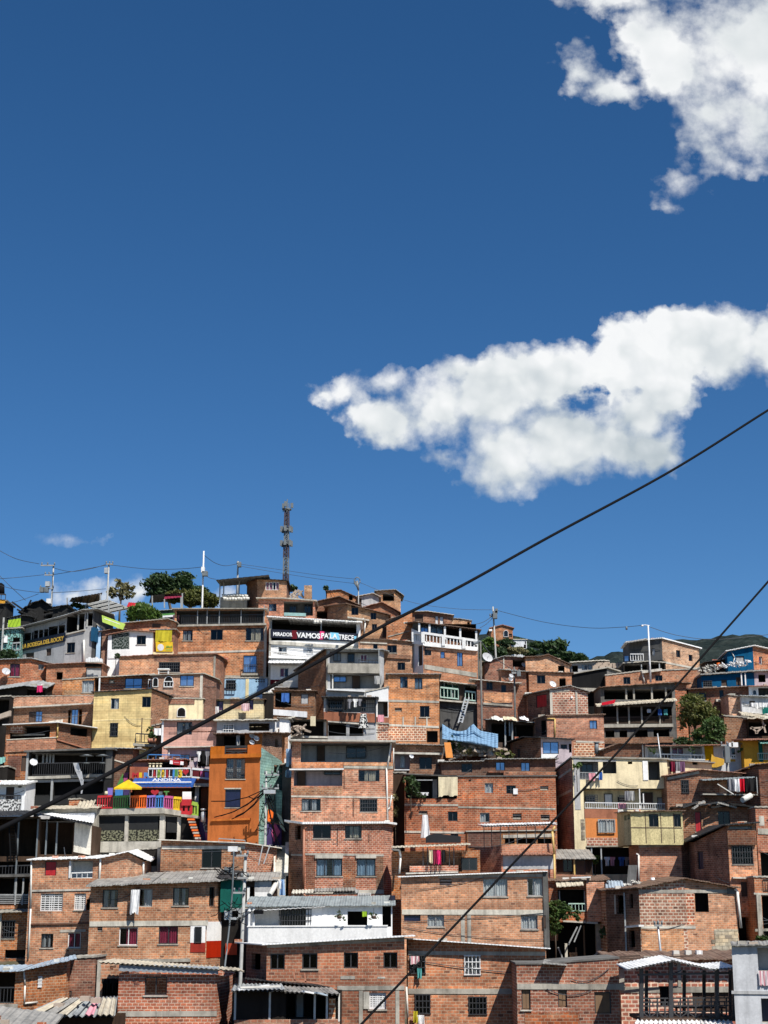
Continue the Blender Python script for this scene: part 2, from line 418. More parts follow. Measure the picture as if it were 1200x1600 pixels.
# ------------------------------------------------------------------ house
HOUSES = []
class House:
 def __init__(s, name, label, Y, pts, vb, mat, depth=4.0, cat='house', side=None, roof=None, group='houses stacked up the hillside', ext=4.0, fan=False):
  s.Y = Y; s.mat = mat; s.side = side or mat
  s.c = []; s.us = []
  for p in pts:
   u, v = p[0], p[1]; dy = p[2] if len(p) > 2 else 0.0
   q = P(u, v, Y + dy); s.c.append(q); s.us.append(u)
  um = pts[0][0]
  s.zb = P(um, vb, Y).z - ext
  s.Yb = max(q.y for q in s.c) + depth
  base = Vector((sum(q.x for q in s.c) / len(s.c), Y, P(um, vb, Y).z))
  s.e = empty(name, base); s.org = base
  tag(s.e, label, cat, group)
  s.holes = [[] for _ in range(len(pts) - 1)]
  s.facemat = {}
  s.uvo = random.uniform(0, 50)
  s.roof = roof; s.fan = fan
  HOUSES.append(s)
 # ---- geometry of a face
 def fr(s, i):
  A, B = s.c[i], s.c[i + 1]
  d = Vector((B.x - A.x, B.y - A.y, 0)); L = d.length; d.normalize()
  n = Vector((d.y, -d.x, 0))
  return A, B, d, L, n
 def pick(s, u):
  for i in range(len(s.us) - 1):
   if s.us[i] <= u <= s.us[i + 1]: return i
  return 0 if u < s.us[0] else len(s.us) - 2
 def hit(s, i, u, v, off=0.0):
  A, B, d, L, n = s.fr(i)
  r = ray(u, v); A0 = Vector((A.x, A.y, 0)) + n * off
  t = n.dot(A0) / n.dot(r)
  q = r * t
  return (q - A0).dot(d), q.z
 def pt(s, i, ss, z, off=0.0):
  A, B, d, L, n = s.fr(i)
  q = Vector((A.x, A.y, 0)) + d * ss + n * off
  return Vector((q.x, q.y, z))
 def rect(s, r, off=0.0, i=None):
  u0, v0, u1, v1 = r
  if i is None: i = s.pick((u0 + u1) / 2)
  um, vm = (u0 + u1) / 2, (v0 + v1) / 2
  s0 = s.hit(i, u0, vm, off)[0]; s1 = s.hit(i, u1, vm, off)[0]
  z1 = s.hit(i, um, v0, off)[1]; z0 = s.hit(i, um, v1, off)[1]
  return i, s0, s1, z0, z1
 def mbox(s, mb, i, s0, s1, z0, z1, o0, o1, m=0):
  p = lambda a, z, o: s.pt(i, a, z, o)
  mb.hexa(p(s0, z0, o1), p(s1, z0, o1), p(s1, z0, o0), p(s0, z0, o0), p(s0, z1, o1), p(s1, z1, o1), p(s1, z1, o0), p(s0, z1, o0), m)
 def part(s, mb, name, mats, parent=None, label=None):
  o = mb.build(name, mats, parent or s.e, s.org)
  if o is not None and label: o['label'] = label
  return o
 # ---- openings
 def win(s, style, *rects, off=None, hole=True, i=None):
  for r in rects:
   s._win(style, r, off, hole, i)
  return s
 def _win(s, style, r, off, hole, i):
  base = off if off is not None else 0.0
  i, s0, s1, z0, z1 = s.rect(r, base, i)
  A, B, d, L, n = s.fr(i)
  if hole:
   s0 = max(s0, 0.03); s1 = min(s1, L - 0.03)
   if s1 - s0 < 0.1: return
   s.holes[i].append((s0, s1, z0, z1, 0.2))
   po = -0.12
  else: po = base + (0.02 if style in 'gkdDRGNTPbvo' else 0.11)
  w, h = s1 - s0, z1 - z0
  if style == 'o':
   return
  fw = min(0.055, w * 0.12)
  dark = 'dark_metal'
  fm = {'c': 'gray_metal', 'W': 'white_metal', 'L': 'white_metal', 'w': 'white_metal', 'q': 'white_metal', 'p': 'white_metal'}.get(style, dark)
  mb = MB()
  if style in ('d', 'D', 'R', 'G', 'N', 'T', 'P'):
   nm = 'door' if h > w * 1.15 and h > 1.3 else 'shutter'
   pm = {'d': 'dark_wood', 'D': 'wood', 'R': 'red_paint', 'G': 'gray_plaster', 'N': 'navy_paint', 'T': 'teal_plaster', 'P': 'white_metal'}[style]
   s.mbox(mb, i, s0, s1, z0, z1, po - 0.04, po, 0)
   k = max(2, int(w / 0.28))
   for j in range(k):
    a = s0 + (j + 0.08) * w / k; b = s0 + (j + 0.92) * w / k
    s.mbox(mb, i, a, b, z0 + 0.06, z1 - 0.06, po, po + 0.018, 0)
   o = s.part(mb, nm, pm)
   mf = MB()
   s.mbox(mf, i, s0, s0 + fw, z0, z1, po - 0.05, po + 0.035); s.mbox(mf, i, s1 - fw, s1, z0, z1, po - 0.05, po + 0.035)
   s.mbox(mf, i, s0 + fw, s1 - fw, z1 - fw, z1, po - 0.05, po + 0.035)
   s.part(mf, 'door_frame' if nm == 'door' else 'shutter_frame', dark, o)
   return
  if style == 'v':
   k = max(2, int(h / 0.16))
   for j in range(k):
    a = z0 + (j + 0.2) * h / k
    s.mbox(mb, i, s0, s1, a, a + h / k * 0.55, po - 0.05, po)
   s.part(mb, 'vent', 'concrete'); return
  # frame
  s.mbox(mb, i, s0, s0 + fw, z0, z1, po - 0.03, po + 0.03); s.mbox(mb, i, s1 - fw, s1, z0, z1, po - 0.03, po + 0.03)
  s.mbox(mb, i, s0 + fw, s1 - fw, z1 - fw, z1, po - 0.03, po + 0.029); s.mbox(mb, i, s0 + fw, s1 - fw, z0, z0 + fw, po - 0.03, po + 0.029)
  nm = 1 if w < 1.7 else 2
  if w < 0.45: nm = 0
  for j in range(nm):
   a = s0 + (j + 1) * w / (nm + 1)
   s.mbox(mb, i, a - fw * 0.45, a + fw * 0.45, z0 + fw, z1 - fw, po - 0.03, po + 0.026)
  if style == 'L':
   for j in range(1, 8):
    a = z0 + j * h / 8
    s.mbox(mb, i, s0 + fw, s1 - fw, a - 0.028, a + 0.028, po - 0.02, po + 0.02)
   for j in range(1, 5):
    a = s0 + j * w / 5
    s.mbox(mb, i, a - 0.02, a + 0.02, z0 + fw, z1 - fw, po - 0.018, po + 0.022)
  o = s.part(mb, 'window', fm)
  # pane
  mp = MB()
  pm = {'b': 'glass_blue', 'N': 'navy_paint', 'g': 'glass', 'k': 'glass'}.get(style, 'glass_clear')
  if not hole and style in ('g', 'k'): pm = 'glass_dark'
  s.mbox(mp, i, s0 + fw * 0.5, s1 - fw * 0.5, z0 + fw * 0.5, z1 - fw * 0.5, po - 0.012, po)
  s.part(mp, 'pane', pm, o)
  if style in 'cruehyxq' or style == 'W' or style == 'w' or style == 'p':
   cm = {'c': 'curtain_pale', 'r': 'curtain_red', 'u': 'curtain_blue', 'e': 'curtain_gray', 'h': 'curtain_beige', 'x': 'curtain_purple', 'W': 'curtain_gray', 'w': 'curtain_pale', 'q': 'curtain_red', 'p': 'cloth_pink', 'y': 'curtain_beige'}[style]
   mc = MB(); K = max(8, int(w / 0.045))
   segs = {'e': ((0.0, 0.34), (0.55, 0.8)), 'h': ((0.28, 0.85),), 'g': ()}.get(style) or random.choice((((0.0, 1.0),), ((0.0, 1.0),), ((0.0, 0.48), (0.52, 1.0)), ((0.0, 0.62),), ((0.35, 1.0),), ((0.0, 0.4), (0.62, 1.0))))
   ph = random.random() * 6
   if not hole: segs = ((0.0, 1.0),)
   for g0, g1 in segs:
    a0 = s0 + fw + g0 * (w - 2 * fw); a1 = s0 + fw + g1 * (w - 2 * fw)
    K = max(5, int((a1 - a0) / 0.045)); pts = []
    for j in range(K + 1):
     q = a0 + (a1 - a0) * j / K
     pts.append((q, 0.035 * math.sin(q * 38 + ph + 1.3 * math.sin(q * 9)) - 0.07))
    for j in range(K):
     (q0, w0), (q1, w1) = pts[j], pts[j + 1]
     mc.face([s.pt(i, q0, z0 + 0.04, po + w0 * 1.2), s.pt(i, q1, z0 + 0.04, po + w1 * 1.2), s.pt(i, q1, z1 - fw, po + w1), s.pt(i, q0, z1 - fw, po + w0)], smooth=True)
   s.part(mc, 'curtain', cm, o)
  if style in ('k', 'W'):
   mg = MB(); K = max(4, int(w / 0.16)); gm = 'white_metal' if style == 'W' else 'dark_metal'
   for j in range(K + 1):
    a = s0 + j * w / K
    s.mbox(mg, i, a - 0.018, a + 0.018, z0 - 0.03, z1 + 0.03, 0.03 + max(base, 0), 0.055 + max(base, 0))
   for j in range(4):
    a = z0 + j * h / 3
    s.mbox(mg, i, s0 - 0.04, s1 + 0.04, a - 0.02, a + 0.02, 0.02 + max(base, 0), 0.065 + max(base, 0))
   s.part(mg, 'grille', gm, o)
  if hole and z0 > s.zb + 0.5 and w > 0.7 and random.random() < 0.75:
   ms = MB(); s.mbox(ms, i, s0 - 0.06, s1 + 0.06, z0 - 0.07, z0 - 0.003, -0.05, 0.05 + random.uniform(0, 0.01))
   s.part(ms, 'sill', 'concrete', o)
 def room(s, r, depth=1.6, wall='shade_black', floor='concrete', name='terrace', i=None):
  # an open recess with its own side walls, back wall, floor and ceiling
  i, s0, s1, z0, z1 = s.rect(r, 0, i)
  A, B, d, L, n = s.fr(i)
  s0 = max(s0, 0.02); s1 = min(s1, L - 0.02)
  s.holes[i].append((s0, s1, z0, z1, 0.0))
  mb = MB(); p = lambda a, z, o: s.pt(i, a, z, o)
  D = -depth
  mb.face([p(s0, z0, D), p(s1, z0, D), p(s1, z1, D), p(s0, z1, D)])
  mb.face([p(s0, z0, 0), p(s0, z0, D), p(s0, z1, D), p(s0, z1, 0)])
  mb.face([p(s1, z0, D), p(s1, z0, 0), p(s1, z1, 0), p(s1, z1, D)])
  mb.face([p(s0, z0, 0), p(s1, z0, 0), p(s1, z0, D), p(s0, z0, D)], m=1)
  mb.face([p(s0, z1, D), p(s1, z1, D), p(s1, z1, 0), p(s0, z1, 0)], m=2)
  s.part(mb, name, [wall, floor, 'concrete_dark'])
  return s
 def beam(s, u0, vL, u1, vR, h, out=0.03, mat='concrete', name=None, i=None, o0=-0.012):
  # box along a face whose top runs from (u0,vL) to (u1,vR), h pixels tall
  if i is None: i = s.pick((u0 + u1) / 2)
  if mat.startswith('concrete') and abs(u1 - u0) > 40: vL += random.uniform(-.6, .6); vR += random.uniform(-.6, .6)
  ou = out + random.uniform(0, 0.004)
  a0, zt0 = s.hit(i, u0, vL, ou); a1, zt1 = s.hit(i, u1, vR, ou)
  _, zb0 = s.hit(i, u0, vL + h, ou); _, zb1 = s.hit(i, u1, vR + h, ou)
  mb = MB(); p = lambda a, z, o: s.pt(i, a, z, o)
  mb.hexa(p(a0, zb0, ou), p(a1, zb1, ou), p(a1, zb1, o0), p(a0, zb0, o0), p(a0, zt0, ou), p(a1, zt1, ou), p(a1, zt1, o0), p(a0, zt0, o0))
  if name is None: name = 'concrete_beam' if abs(u1 - u0) > h else 'concrete_column'
  s.part(mb, name, mat); return s
 def patch(s, mat, *rects, out=0.012, name='wall_patch'):
  for r in rects:
   i, s0, s1, z0, z1 = s.rect(r, out)
   mb = MB(); s.mbox(mb, i, s0, s1, z0, z1, -0.01, out + random.uniform(0, 0.006)); s.part(mb, name, mat)
  return s
 def rail(s, u0, vL, u1, vR, h, mat='dark_metal', off=-0.06, sp=0.14, w=0.022, style='v', name='railing', i=None):
  if i is None: i = s.pick((u0 + u1) / 2)
  a0, t0 = s.hit(i, u0, vL, off); a1, t1 = s.hit(i, u1, vR, off)
  b0 = s.hit(i, u0, vL + h, off)[1]; b1 = s.hit(i, u1, vR + h, off)[1]
  mb = MB(); p = lambda f, g: s.pt(i, a0 + (a1 - a0) * f, (b0 + (b1 - b0) * f) * (1 - g) + (t0 + (t1 - t0) * f) * g, off)
  mb.bar(p(0, 1), p(1, 1), w * 2.2); mb.bar(p(0, 0.06), p(1, 0.06), w * 1.6)
  K = max(2, int(abs(a1 - a0) / sp))
  if style == 'v':
   for j in range(K + 1): mb.bar(p(j / K, 0.0), p(j / K, 1), w)
  elif style == 'h':
   for g in (0.25, 0.45, 0.65, 0.85): mb.bar(p(0, g), p(1, g), w * 1.3)
   for j in range(0, K + 1, 6): mb.bar(p(j / K, 0), p(j / K, 1.0), w * 2)
  elif style == 'x':
   J = max(1, int(abs(a1 - a0) / 1.0))
   for j in range(J):
    mb.bar(p(j / J, 0.06), p((j + 1) / J, 0.4), w); mb.bar(p(j / J, 0.4), p((j + 1) / J, 0.06), w)
    mb.bar(p(j / J, 0), p(j / J, 1), w * 1.8)
   for g in (0.4, 0.6, 0.8): mb.bar(p(0, g), p(1, g), w * 1.4)
  elif style == 'b':
   for j in range(K + 1):
    mb.bar(p(j / K, 0.0), p(j / K, 1), w * 1.6)
   for j in range(0, K + 1, 6): mb.bar(p(j / K, -0.1), p(j / K, 1.08), w * 6)
   mb.bar(p(0, 1), p(1, 1), w * 4)
  s.part(mb, name, mat); return s
 def post(s, *uvv, w=0.1, mat='gray_metal', off=-0.06, name='post', i=None):
  for u, v0, v1 in uvv:
   j = s.pick(u) if i is None else i
   a, z1 = s.hit(j, u, v0, off); a2, z0 = s.hit(j, u, v1, off)
   mb = MB(); mb.bar(s.pt(j, a, z0, off), s.pt(j, a, z1, off), w); s.part(mb, name, mat)
  return s
 def pipe(s, pts, r=0.05, mat='pipe_white', off=0.06, name='downpipe', i=None):
  mb = MB(); q = []
  for u, v in pts:
   j = s.pick(u) if i is None else i
   a, z = s.hit(j, u, v, off); q.append(s.pt(j, a, z, off))
  for a, b in zip(q, q[1:]): mb.tube([a, b], r, 6)
  s.part(mb, name, mat); return s
 def awn(s, u0, vL, u1, vR, out=0.8, drop=0.25, mat='tin_gray', t=0.04, name='awning', i=None, back=0.0, val=0.0):
  # sheet leaning out from the face; (u,v) give the OUTER edge
  if i is None: i = s.pick((u0 + u1) / 2)
  a0, z0 = s.hit(i, u0, vL, out); a1, z1 = s.hit(i, u1, vR, out)
  K = max(4, int(abs(a1 - a0) / 0.09)); mb = MB()
  for j in range(K):
   f0, f1 = j / K, (j + 1) / K
   c0, c1 = 0.022 * math.sin(j * 1.9), 0.022 * math.sin((j + 1) * 1.9)
   A0, A1 = a0 + (a1 - a0) * f0, a0 + (a1 - a0) * f1
   Z0, Z1 = z0 + (z1 - z0) * f0 + c0, z0 + (z1 - z0) * f1 + c1
   p = lambda a, z, o: s.pt(i, a, z, o)
   uv = [(A0, 0), (A1, 0), (A1, out + back), (A0, out + back)]
   mb.face([p(A0, Z0, out), p(A1, Z1, out), p(A1, Z1 + drop, -back), p(A0, Z0 + drop, -back)], uv)
   mb.face([p(A0, Z0 + drop - t, -back), p(A1, Z1 + drop - t, -back), p(A1, Z1 - t, out), p(A0, Z0 - t, out)], uv)
   mb.face([p(A0, Z0 - t - val, out), p(A1, Z1 - t - val, out), p(A1, Z1, out), p(A0, Z0, out)], uv)
  for a, z in ((a0, z0), (a1, z1)):
   mb.face([s.pt(i, a, z - t, out), s.pt(i, a, z, out), s.pt(i, a, z + drop, -back), s.pt(i, a, z + drop - t, -back)])
  s.part(mb, name, mat); return s
 def arch(s, *rects, mat='glass_dark', off=0.02, frame='white_metal'):
  for r in rects:
   i, s0, s1, z0, z1 = s.rect(r, off)
   mb = MB(); w = (s1 - s0); rad = w / 2; zc = z1 - rad
   pts = [(s0, z0), (s1, z0)] + [(s0 + rad + rad * math.cos(a), zc + rad * math.sin(a)) for a in [k * math.pi / 8 for k in range(9)]]
   mb.face([s.pt(i, a, z, off) for a, z in pts])
   mf = MB()
   for (a, z), (a2, z2) in zip(pts, pts[1:] + pts[:1]): mf.bar(s.pt(i, a, z, off + 0.01), s.pt(i, a2, z2, off + 0.01), 0.05)
   o = s.part(mf, 'arched_window', frame); s.part(mb, 'pane', mat, o)
  return s
 def dish(s, u, v, r=0.35, off=0.35, mat='graywhite_plaster'):
  i = s.pick(u); a, z = s.hit(i, u, v, off); c = s.pt(i, a, z, off)
  mb = MB(); mb.disc(c, (0.35, -0.7, 0.45), r, 0.12); mb.bar(c, s.pt(i, a, z - 0.2, 0), 0.05); mb.bar(c, c + Vector((0.14, -0.3, 0.1)), 0.025)
  s.part(mb, 'satellite_dish', mat); return s
 def plate(s, mat, pts, off=0.02, t=0.03, name='panel', parent=None, i=None, label=None):
  # polygon on a face given in pixels, with thickness
  if i is None: i = s.pick(sum(p[0] for p in pts) / len(pts))
  q = [s.hit(i, u, v, off) for u, v in pts]
  mb = MB(); n = len(q)
  fr = [s.pt(i, a, z, off) for a, z in q]; bk = [s.pt(i, a, z, off - t) for a, z in q]
  mb.face(fr, [(a, z) for a, z in q]); mb.face(list(reversed(bk)))
  for k in range(n): mb.face([fr[k], bk[k], bk[(k + 1) % n], fr[(k + 1) % n]])
  return s.part(mb, name, mat, parent, label)
 def text(s, txt, u0, v0, u1, v1, mat, off=0.06, bold=0.02, name='lettering', i=None, slope=0.0, parent=None):
  if i is None: i = s.pick((u0 + u1) / 2)
  a0, zt = s.hit(i, u0, v0, off); a1, _ = s.hit(i, u1, v0, off); _, zb = s.hit(i, u0, v1, off)
  A, B, d, L, n = s.fr(i)
  dz = s.hit(i, u1, v0 + slope, off)[1] - zt
  me = text_mesh(txt, bold)
  xs = [p.co.x for p in me.vertices]; ys = [p.co.y for p in me.vertices]
  x0, x1, y0, y1 = min(xs), max(xs), min(ys), max(ys)
  for p in me.vertices:
   fx = (p.co.x - x0) / (x1 - x0); fy = (p.co.y - y0) / (y1 - y0)
   q = s.pt(i, a0 + (a1 - a0) * fx, zb + (zt - zb) * fy + dz * fx, off + p.co.z)
   p.co = q - s.org
  me.materials.append(M(mat))
  o = bpy.data.objects.new(name, me); COL.objects.link(o); o.parent = parent or s.e
  return o
 def surf(s, i, name, mat, parent=None): s.facemat[i] = mat; return s
 # ---- finish
 def done(s):
  mats = [s.mat, s.side]; extra = {}
  mb = MB(); cum = s.uvo
  for i in range(len(s.c) - 1):
   A, B, d, L, n = s.fr(i)
   mi = 0
   if i in s.facemat:
    if s.facemat[i] not in mats: mats.append(s.facemat[i])
    mi = mats.index(s.facemat[i])
   zt = lambda a: A.z + (B.z - A.z) * a / L
   H = s.holes[i]
   cuts = sorted(set([0, L] + [h[0] for h in H] + [h[1] for h in H]))
   for a, b in zip(cuts, cuts[1:]):
    if b - a < 1e-4: continue
    mid = (a + b) / 2; z = s.zb
    for h in sorted([h for h in H if h[0] <= mid <= h[1]], key=lambda h: h[2]):
     if h[2] > z + 1e-4:
      mb.face([s.pt(i, a, z), s.pt(i, b, z), s.pt(i, b, h[2]), s.pt(i, a, h[2])], [(cum + a, z), (cum + b, z), (cum + b, h[2]), (cum + a, h[2])], mi)
     z = max(z, h[3])
    if z < min(zt(a), zt(b)) - 1e-3:
     mb.face([s.pt(i, a, z), s.pt(i, b, z), s.pt(i, b, zt(b)), s.pt(i, a, zt(a))], [(cum + a, z), (cum + b, z), (cum + b, zt(b)), (cum + a, zt(a))], mi)
   for (a, b, z0, z1, r) in H:
    if r <= 0: continue
    p = lambda q, z, o: s.pt(i, q, z, o)
    for q in ([p(a, z0, 0), p(a, z0, -r), p(a, z1, -r), p(a, z1, 0)], [p(b, z0, -r), p(b, z0, 0), p(b, z1, 0), p(b, z1, -r)],
                          [p(a, z0, 0), p(b, z0, 0), p(b, z0, -r), p(a, z0, -r)], [p(a, z1, -r), p(b, z1, -r), p(b, z1, 0), p(a, z1, 0)]):
     mb.face(q, [(cum + (x - q[0]).length, x.z) for x in q], mi)
   cum += L
  A, B = s.c[0], s.c[-1]; rz = (s.roof or {}).get('rise', 0.0)
  V = lambda x, y, z: Vector((x, y, z))
  bx = lambda p: p.x * s.Yb / p.y if s.fan else p.x
  for q, mi in (([V(bx(A), s.Yb, s.zb), V(A.x, A.y, s.zb), A, V(bx(A), s.Yb, A.z + rz)], 1), ([V(B.x, B.y, s.zb), V(bx(B), s.Yb, s.zb), V(bx(B), s.Yb, B.z + rz), B], 1)):
   if (q[0] - q[1]).length > 0.01: mb.face(q, [(s.uvo + p.y, p.z) for p in q], mi)
  chain = [V(bx(p), s.Yb, p.z + rz) for p in s.c]
  for p, q in zip(chain, chain[1:]):
   mb.face([V(q.x, s.Yb, s.zb), V(p.x, s.Yb, s.zb), p, q], None, 1)
  s.wallobj = s.part(mb, 'wall', mats)
  # roof
  rf = s.roof or {'mat': 'concrete', 'ov': 0.06, 't': 0.1}
  if rf.get('none'): return
  ov = rf.get('ov', 0.25); so = rf.get('so', min(ov, 0.2)); t = rf.get('t', 0.07); depth = s.Yb - s.Y
  n = len(s.c); fronts = []; backs = []
  for k, p in enumerate(s.c):
   nn = Vector((0, 0, 0))
   for i in (k - 1, k):
    if 0 <= i < n - 1: nn += s.fr(i)[4]
   nn.normalize()
   q = p + nn * ov; q.z = p.z - rz / depth * ov + 0.004
   b = V(bx(p), s.Yb, p.z + rz + 0.004)
   if k == 0:
    d = s.fr(0)[2]; q -= d * so; b -= Vector((so, 0, 0))
   if k == n - 1:
    d = s.fr(n - 2)[2]; q += d * so; b += Vector((so, 0, 0))
   fronts.append(q); backs.append(b)
  mb = MB(); up = V(0, 0, t); cum = 0
  wob = rf.get('wob', 0.012)
  for k in range(n - 1):
   q0, q1, b1, b0 = fronts[k], fronts[k + 1], backs[k + 1], backs[k]
   L = (q1 - q0).length; D = (b0 - q0).length
   K = max(1, int(L / 0.11)) if rf.get('corr', True) else 1
   for j in range(K):
    f, g = j / K, (j + 1) / K
    c0 = c1 = V(0, 0, 0)
    if K > 1:
     c0 = V(0, 0, 0.016 * math.sin(j * 2.1) + wob * noise.noise(V(j * 0.23 + s.uvo, k, 0)))
     c1 = V(0, 0, 0.016 * math.sin((j + 1) * 2.1) + wob * noise.noise(V((j + 1) * 0.23 + s.uvo, k, 0)))
    a, b = q0.lerp(q1, f) + c0, q0.lerp(q1, g) + c1
    e, h = b0.lerp(b1, f) + c0, b0.lerp(b1, g) + c1
    uv = [(cum + L * f, 0), (cum + L * g, 0), (cum + L * g, D), (cum + L * f, D)]
    mb.face([a + up, b + up, h + up, e + up], uv); mb.face([e, h, b, a], list(reversed(uv)))
    mb.face([a, b, b + up, a + up], uv)
   cum += L
  for q, b in ((fronts[0], backs[0]), (fronts[-1], backs[-1])): mb.face([q, q + up, b + up, b])
  s.part(mb, 'roof', rf.get('mat', 'tin_gray'))
  rnd = random.Random(int(s.uvo * 1000))
  if 'brick' in s.mat or 'plaster' in s.mat:
   for _ in range(rnd.choice((1, 1, 2, 3))):
    i = rnd.randrange(n - 1); A, B, d, L, nn = s.fr(i)
    if L < 2: continue
    zt = min(A.z, B.z); z = zt - rnd.uniform(0.3, max(0.5, min(3.0, (zt - s.zb) * 0.4))); a, b = sorted((rnd.uniform(0, L), rnd.uniform(0, L)))
    if b - a < 1.2: a, b = 0.1, L - 0.1
    dz = rnd.uniform(-0.8, 0.8); sg = rnd.uniform(0.05, 0.3); mw = MB()
    mw.tube([s.pt(i, a + (b - a) * t / 8, z + dz * t / 8 - sg * 4 * (t / 8) * (1 - t / 8), 0.06) for t in range(9)], 0.017, 4)
    s.part(mw, 'wire', 'wire_dark')
  if rf.get('mat', '').startswith(('tin', 'fibre', 'roof_t')) and s.Y < 135:
   for _ in range(rnd.choice((1, 2, 3))):
    k = rnd.randrange(n - 1); f = rnd.random(); q = fronts[k].lerp(fronts[k + 1], f).lerp(backs[k].lerp(backs[k + 1], f), rnd.uniform(0.08, 0.3)) + up
    x = rnd.uniform(0.12, 0.28); mw = MB(); mw.box(q.x - x, q.x + x, q.y - 0.1, q.y + 0.1, q.z - 0.05, q.z + rnd.uniform(0.08, 0.16)); s.part(mw, 'roof_weight', rnd.choice(('rubble', 'brick_red', 'concrete', 'sack')))
_txt = {}
def text_mesh(txt, bold):
 cu = bpy.data.curves.new('lettering', 'FONT'); cu.body = txt; cu.extrude = 0.012; cu.offset = bold; cu.size = 1.0; cu.resolution_u = 3
 o = bpy.data.objects.new('lettering', cu); COL.objects.link(o)
 bpy.context.view_layer.update()
 dg = bpy.context.evaluated_depsgraph_get()
 me = bpy.data.meshes.new_from_object(o.evaluated_get(dg))
 bpy.data.objects.remove(o); bpy.data.curves.remove(cu)
 me.materials.clear()
 return me
# ------------------------------------------------------------------ free things
def thing(mb, name, mats, label, cat, group=None, kind=None, org=None):
 if org is None:
  xs = [p for p in mb.v]
  c = sum(xs, Vector()) / len(xs); org = Vector((c.x, c.y, min(p.z for p in xs)))
 o = mb.build(name, mats, None, org); o.location = org
 return tag(o, label, cat, group, kind)
def sub(mb, name, mats, parent, org):
 return mb.build(name, mats, parent, org)
def garment(label, u0, v0, u1, v1, Y, mat, name='garment', cat='laundry', group=None, shape='sheet', wave=0.06, tilt=0.0):
 W, Hh = 12, 8
 a = P(u0, v0, Y); b = P(u1, v0, Y); z1 = P((u0 + u1) / 2, v0, Y).z; z0 = P((u0 + u1) / 2, v1, Y).z
 ph = random.random() * 9; g = []
 jag = [random.uniform(0.85, 1.0) for _ in range(W + 1)]
 for j in range(Hh + 1):
  f = j / Hh; row = []
  for i in range(W + 1):
   q = i / W; x = a.x + (b.x - a.x) * q
   if shape == 'shirt':
    wd = 1.0 if f < 0.32 else 0.6
    x = (a.x + b.x) / 2 + (q - 0.5) * (b.x - a.x) * wd
   elif shape == 'taper':
    x = (a.x + b.x) / 2 + (q - 0.5) * (b.x - a.x) * (0.55 + 0.45 * f)
   x += tilt * f * (b.x - a.x)
   z = z1 + (z0 - z1) * f * (jag[i] if shape == 'sheet' else 1.0)
   y = Y + wave * math.sin(q * 9 + ph) * (0.3 + f) + 0.02 * math.sin(q * 23 + 3 * f)
   row.append(Vector((x, y, z)))
  g.append(row)
 mb = MB()
 for off, rev in ((0, False), (0.015, True)):
  o = Vector((0, off, 0))
  for j in range(Hh):
   for i in range(W):
    q = [g[j + 1][i] + o, g[j + 1][i + 1] + o, g[j][i + 1] + o, g[j][i] + o]
    uv = [(p.x, p.z) for p in q]
    if rev: q.reverse(); uv.reverse()
    mb.face(q, uv, smooth=True)
 return thing(mb, name, mat, label, cat, group)
def corr(mb, p00, p10, p01, p11, pitch=0.2, amp=0.03, t=0.012, m=0, sag=0.0, nv=4):
 # corrugated sheet: p00-p10 front edge, p01-p11 back edge; ribs run front to back
 L = (p10 - p00).length; K = max(4, int(L / pitch * 4))
 D = (p01 - p00).length
 for j in range(K):
  for r in range(nv):
   c = []
   for (jj, rr) in ((j, r), (j + 1, r), (j + 1, r + 1), (j, r + 1)):
    f, g = jj / K, rr / nv
    q = p00.lerp(p10, f).lerp(p01.lerp(p11, f), g)
    q = q + Vector((0, 0, amp * math.sin(jj * math.pi / 2) - sag * 4 * g * (1 - g)))
    c.append((q, (f * L, g * D)))
   mb.face([x[0] for x in c], [x[1] for x in c], m)
   mb.face([x[0] - Vector((0, 0, t)) for x in reversed(c)], [x[1] for x in reversed(c)], m)
def leaves(mb, blobs, n, size, seed=0, flat=0.5):
 rnd = random.Random(seed)
 tot = sum(b[3] * b[4] * b[5] for b in blobs)
 for (cx, cy, cz, rx, ry, rz) in blobs:
  k = int(n * rx * ry * rz / tot) + 1
  clumps = []
  for _ in range(max(5, k // 26)):
   while True:
    d = Vector((rnd.uniform(-1, 1), rnd.uniform(-1, 1), rnd.uniform(-1, 1)))
    if 0.3 < d.length < 1: break
   d = d.normalized() * (d.length ** 0.5) * rnd.uniform(0.7, 1.05)
   clumps.append((Vector((cx + d.x * rx, cy + d.y * ry, cz + d.z * rz)), rnd.uniform(0.16, 0.34)))
  for _ in range(k):
   c, cr = rnd.choice(clumps)
   q = c + Vector((rnd.gauss(0, 1) * rx, rnd.gauss(0, 1) * ry, rnd.gauss(0, 0.8) * rz)) * cr * 0.55
   nrm = Vector((rnd.gauss(0, 1), rnd.gauss(0, 1), rnd.gauss(0, 1) + flat)).normalized()
   x = nrm.cross(Vector((rnd.random(), rnd.random(), rnd.random() + 0.01))).normalized()
   y = nrm.cross(x)
   s = size * rnd.uniform(0.6, 1.4)
   mb.face([q - x * s * 0.5, q - y * s * 0.28 + nrm * s * 0.08, q + x * s * 0.6, q + y * s * 0.28 + nrm * s * 0.08])
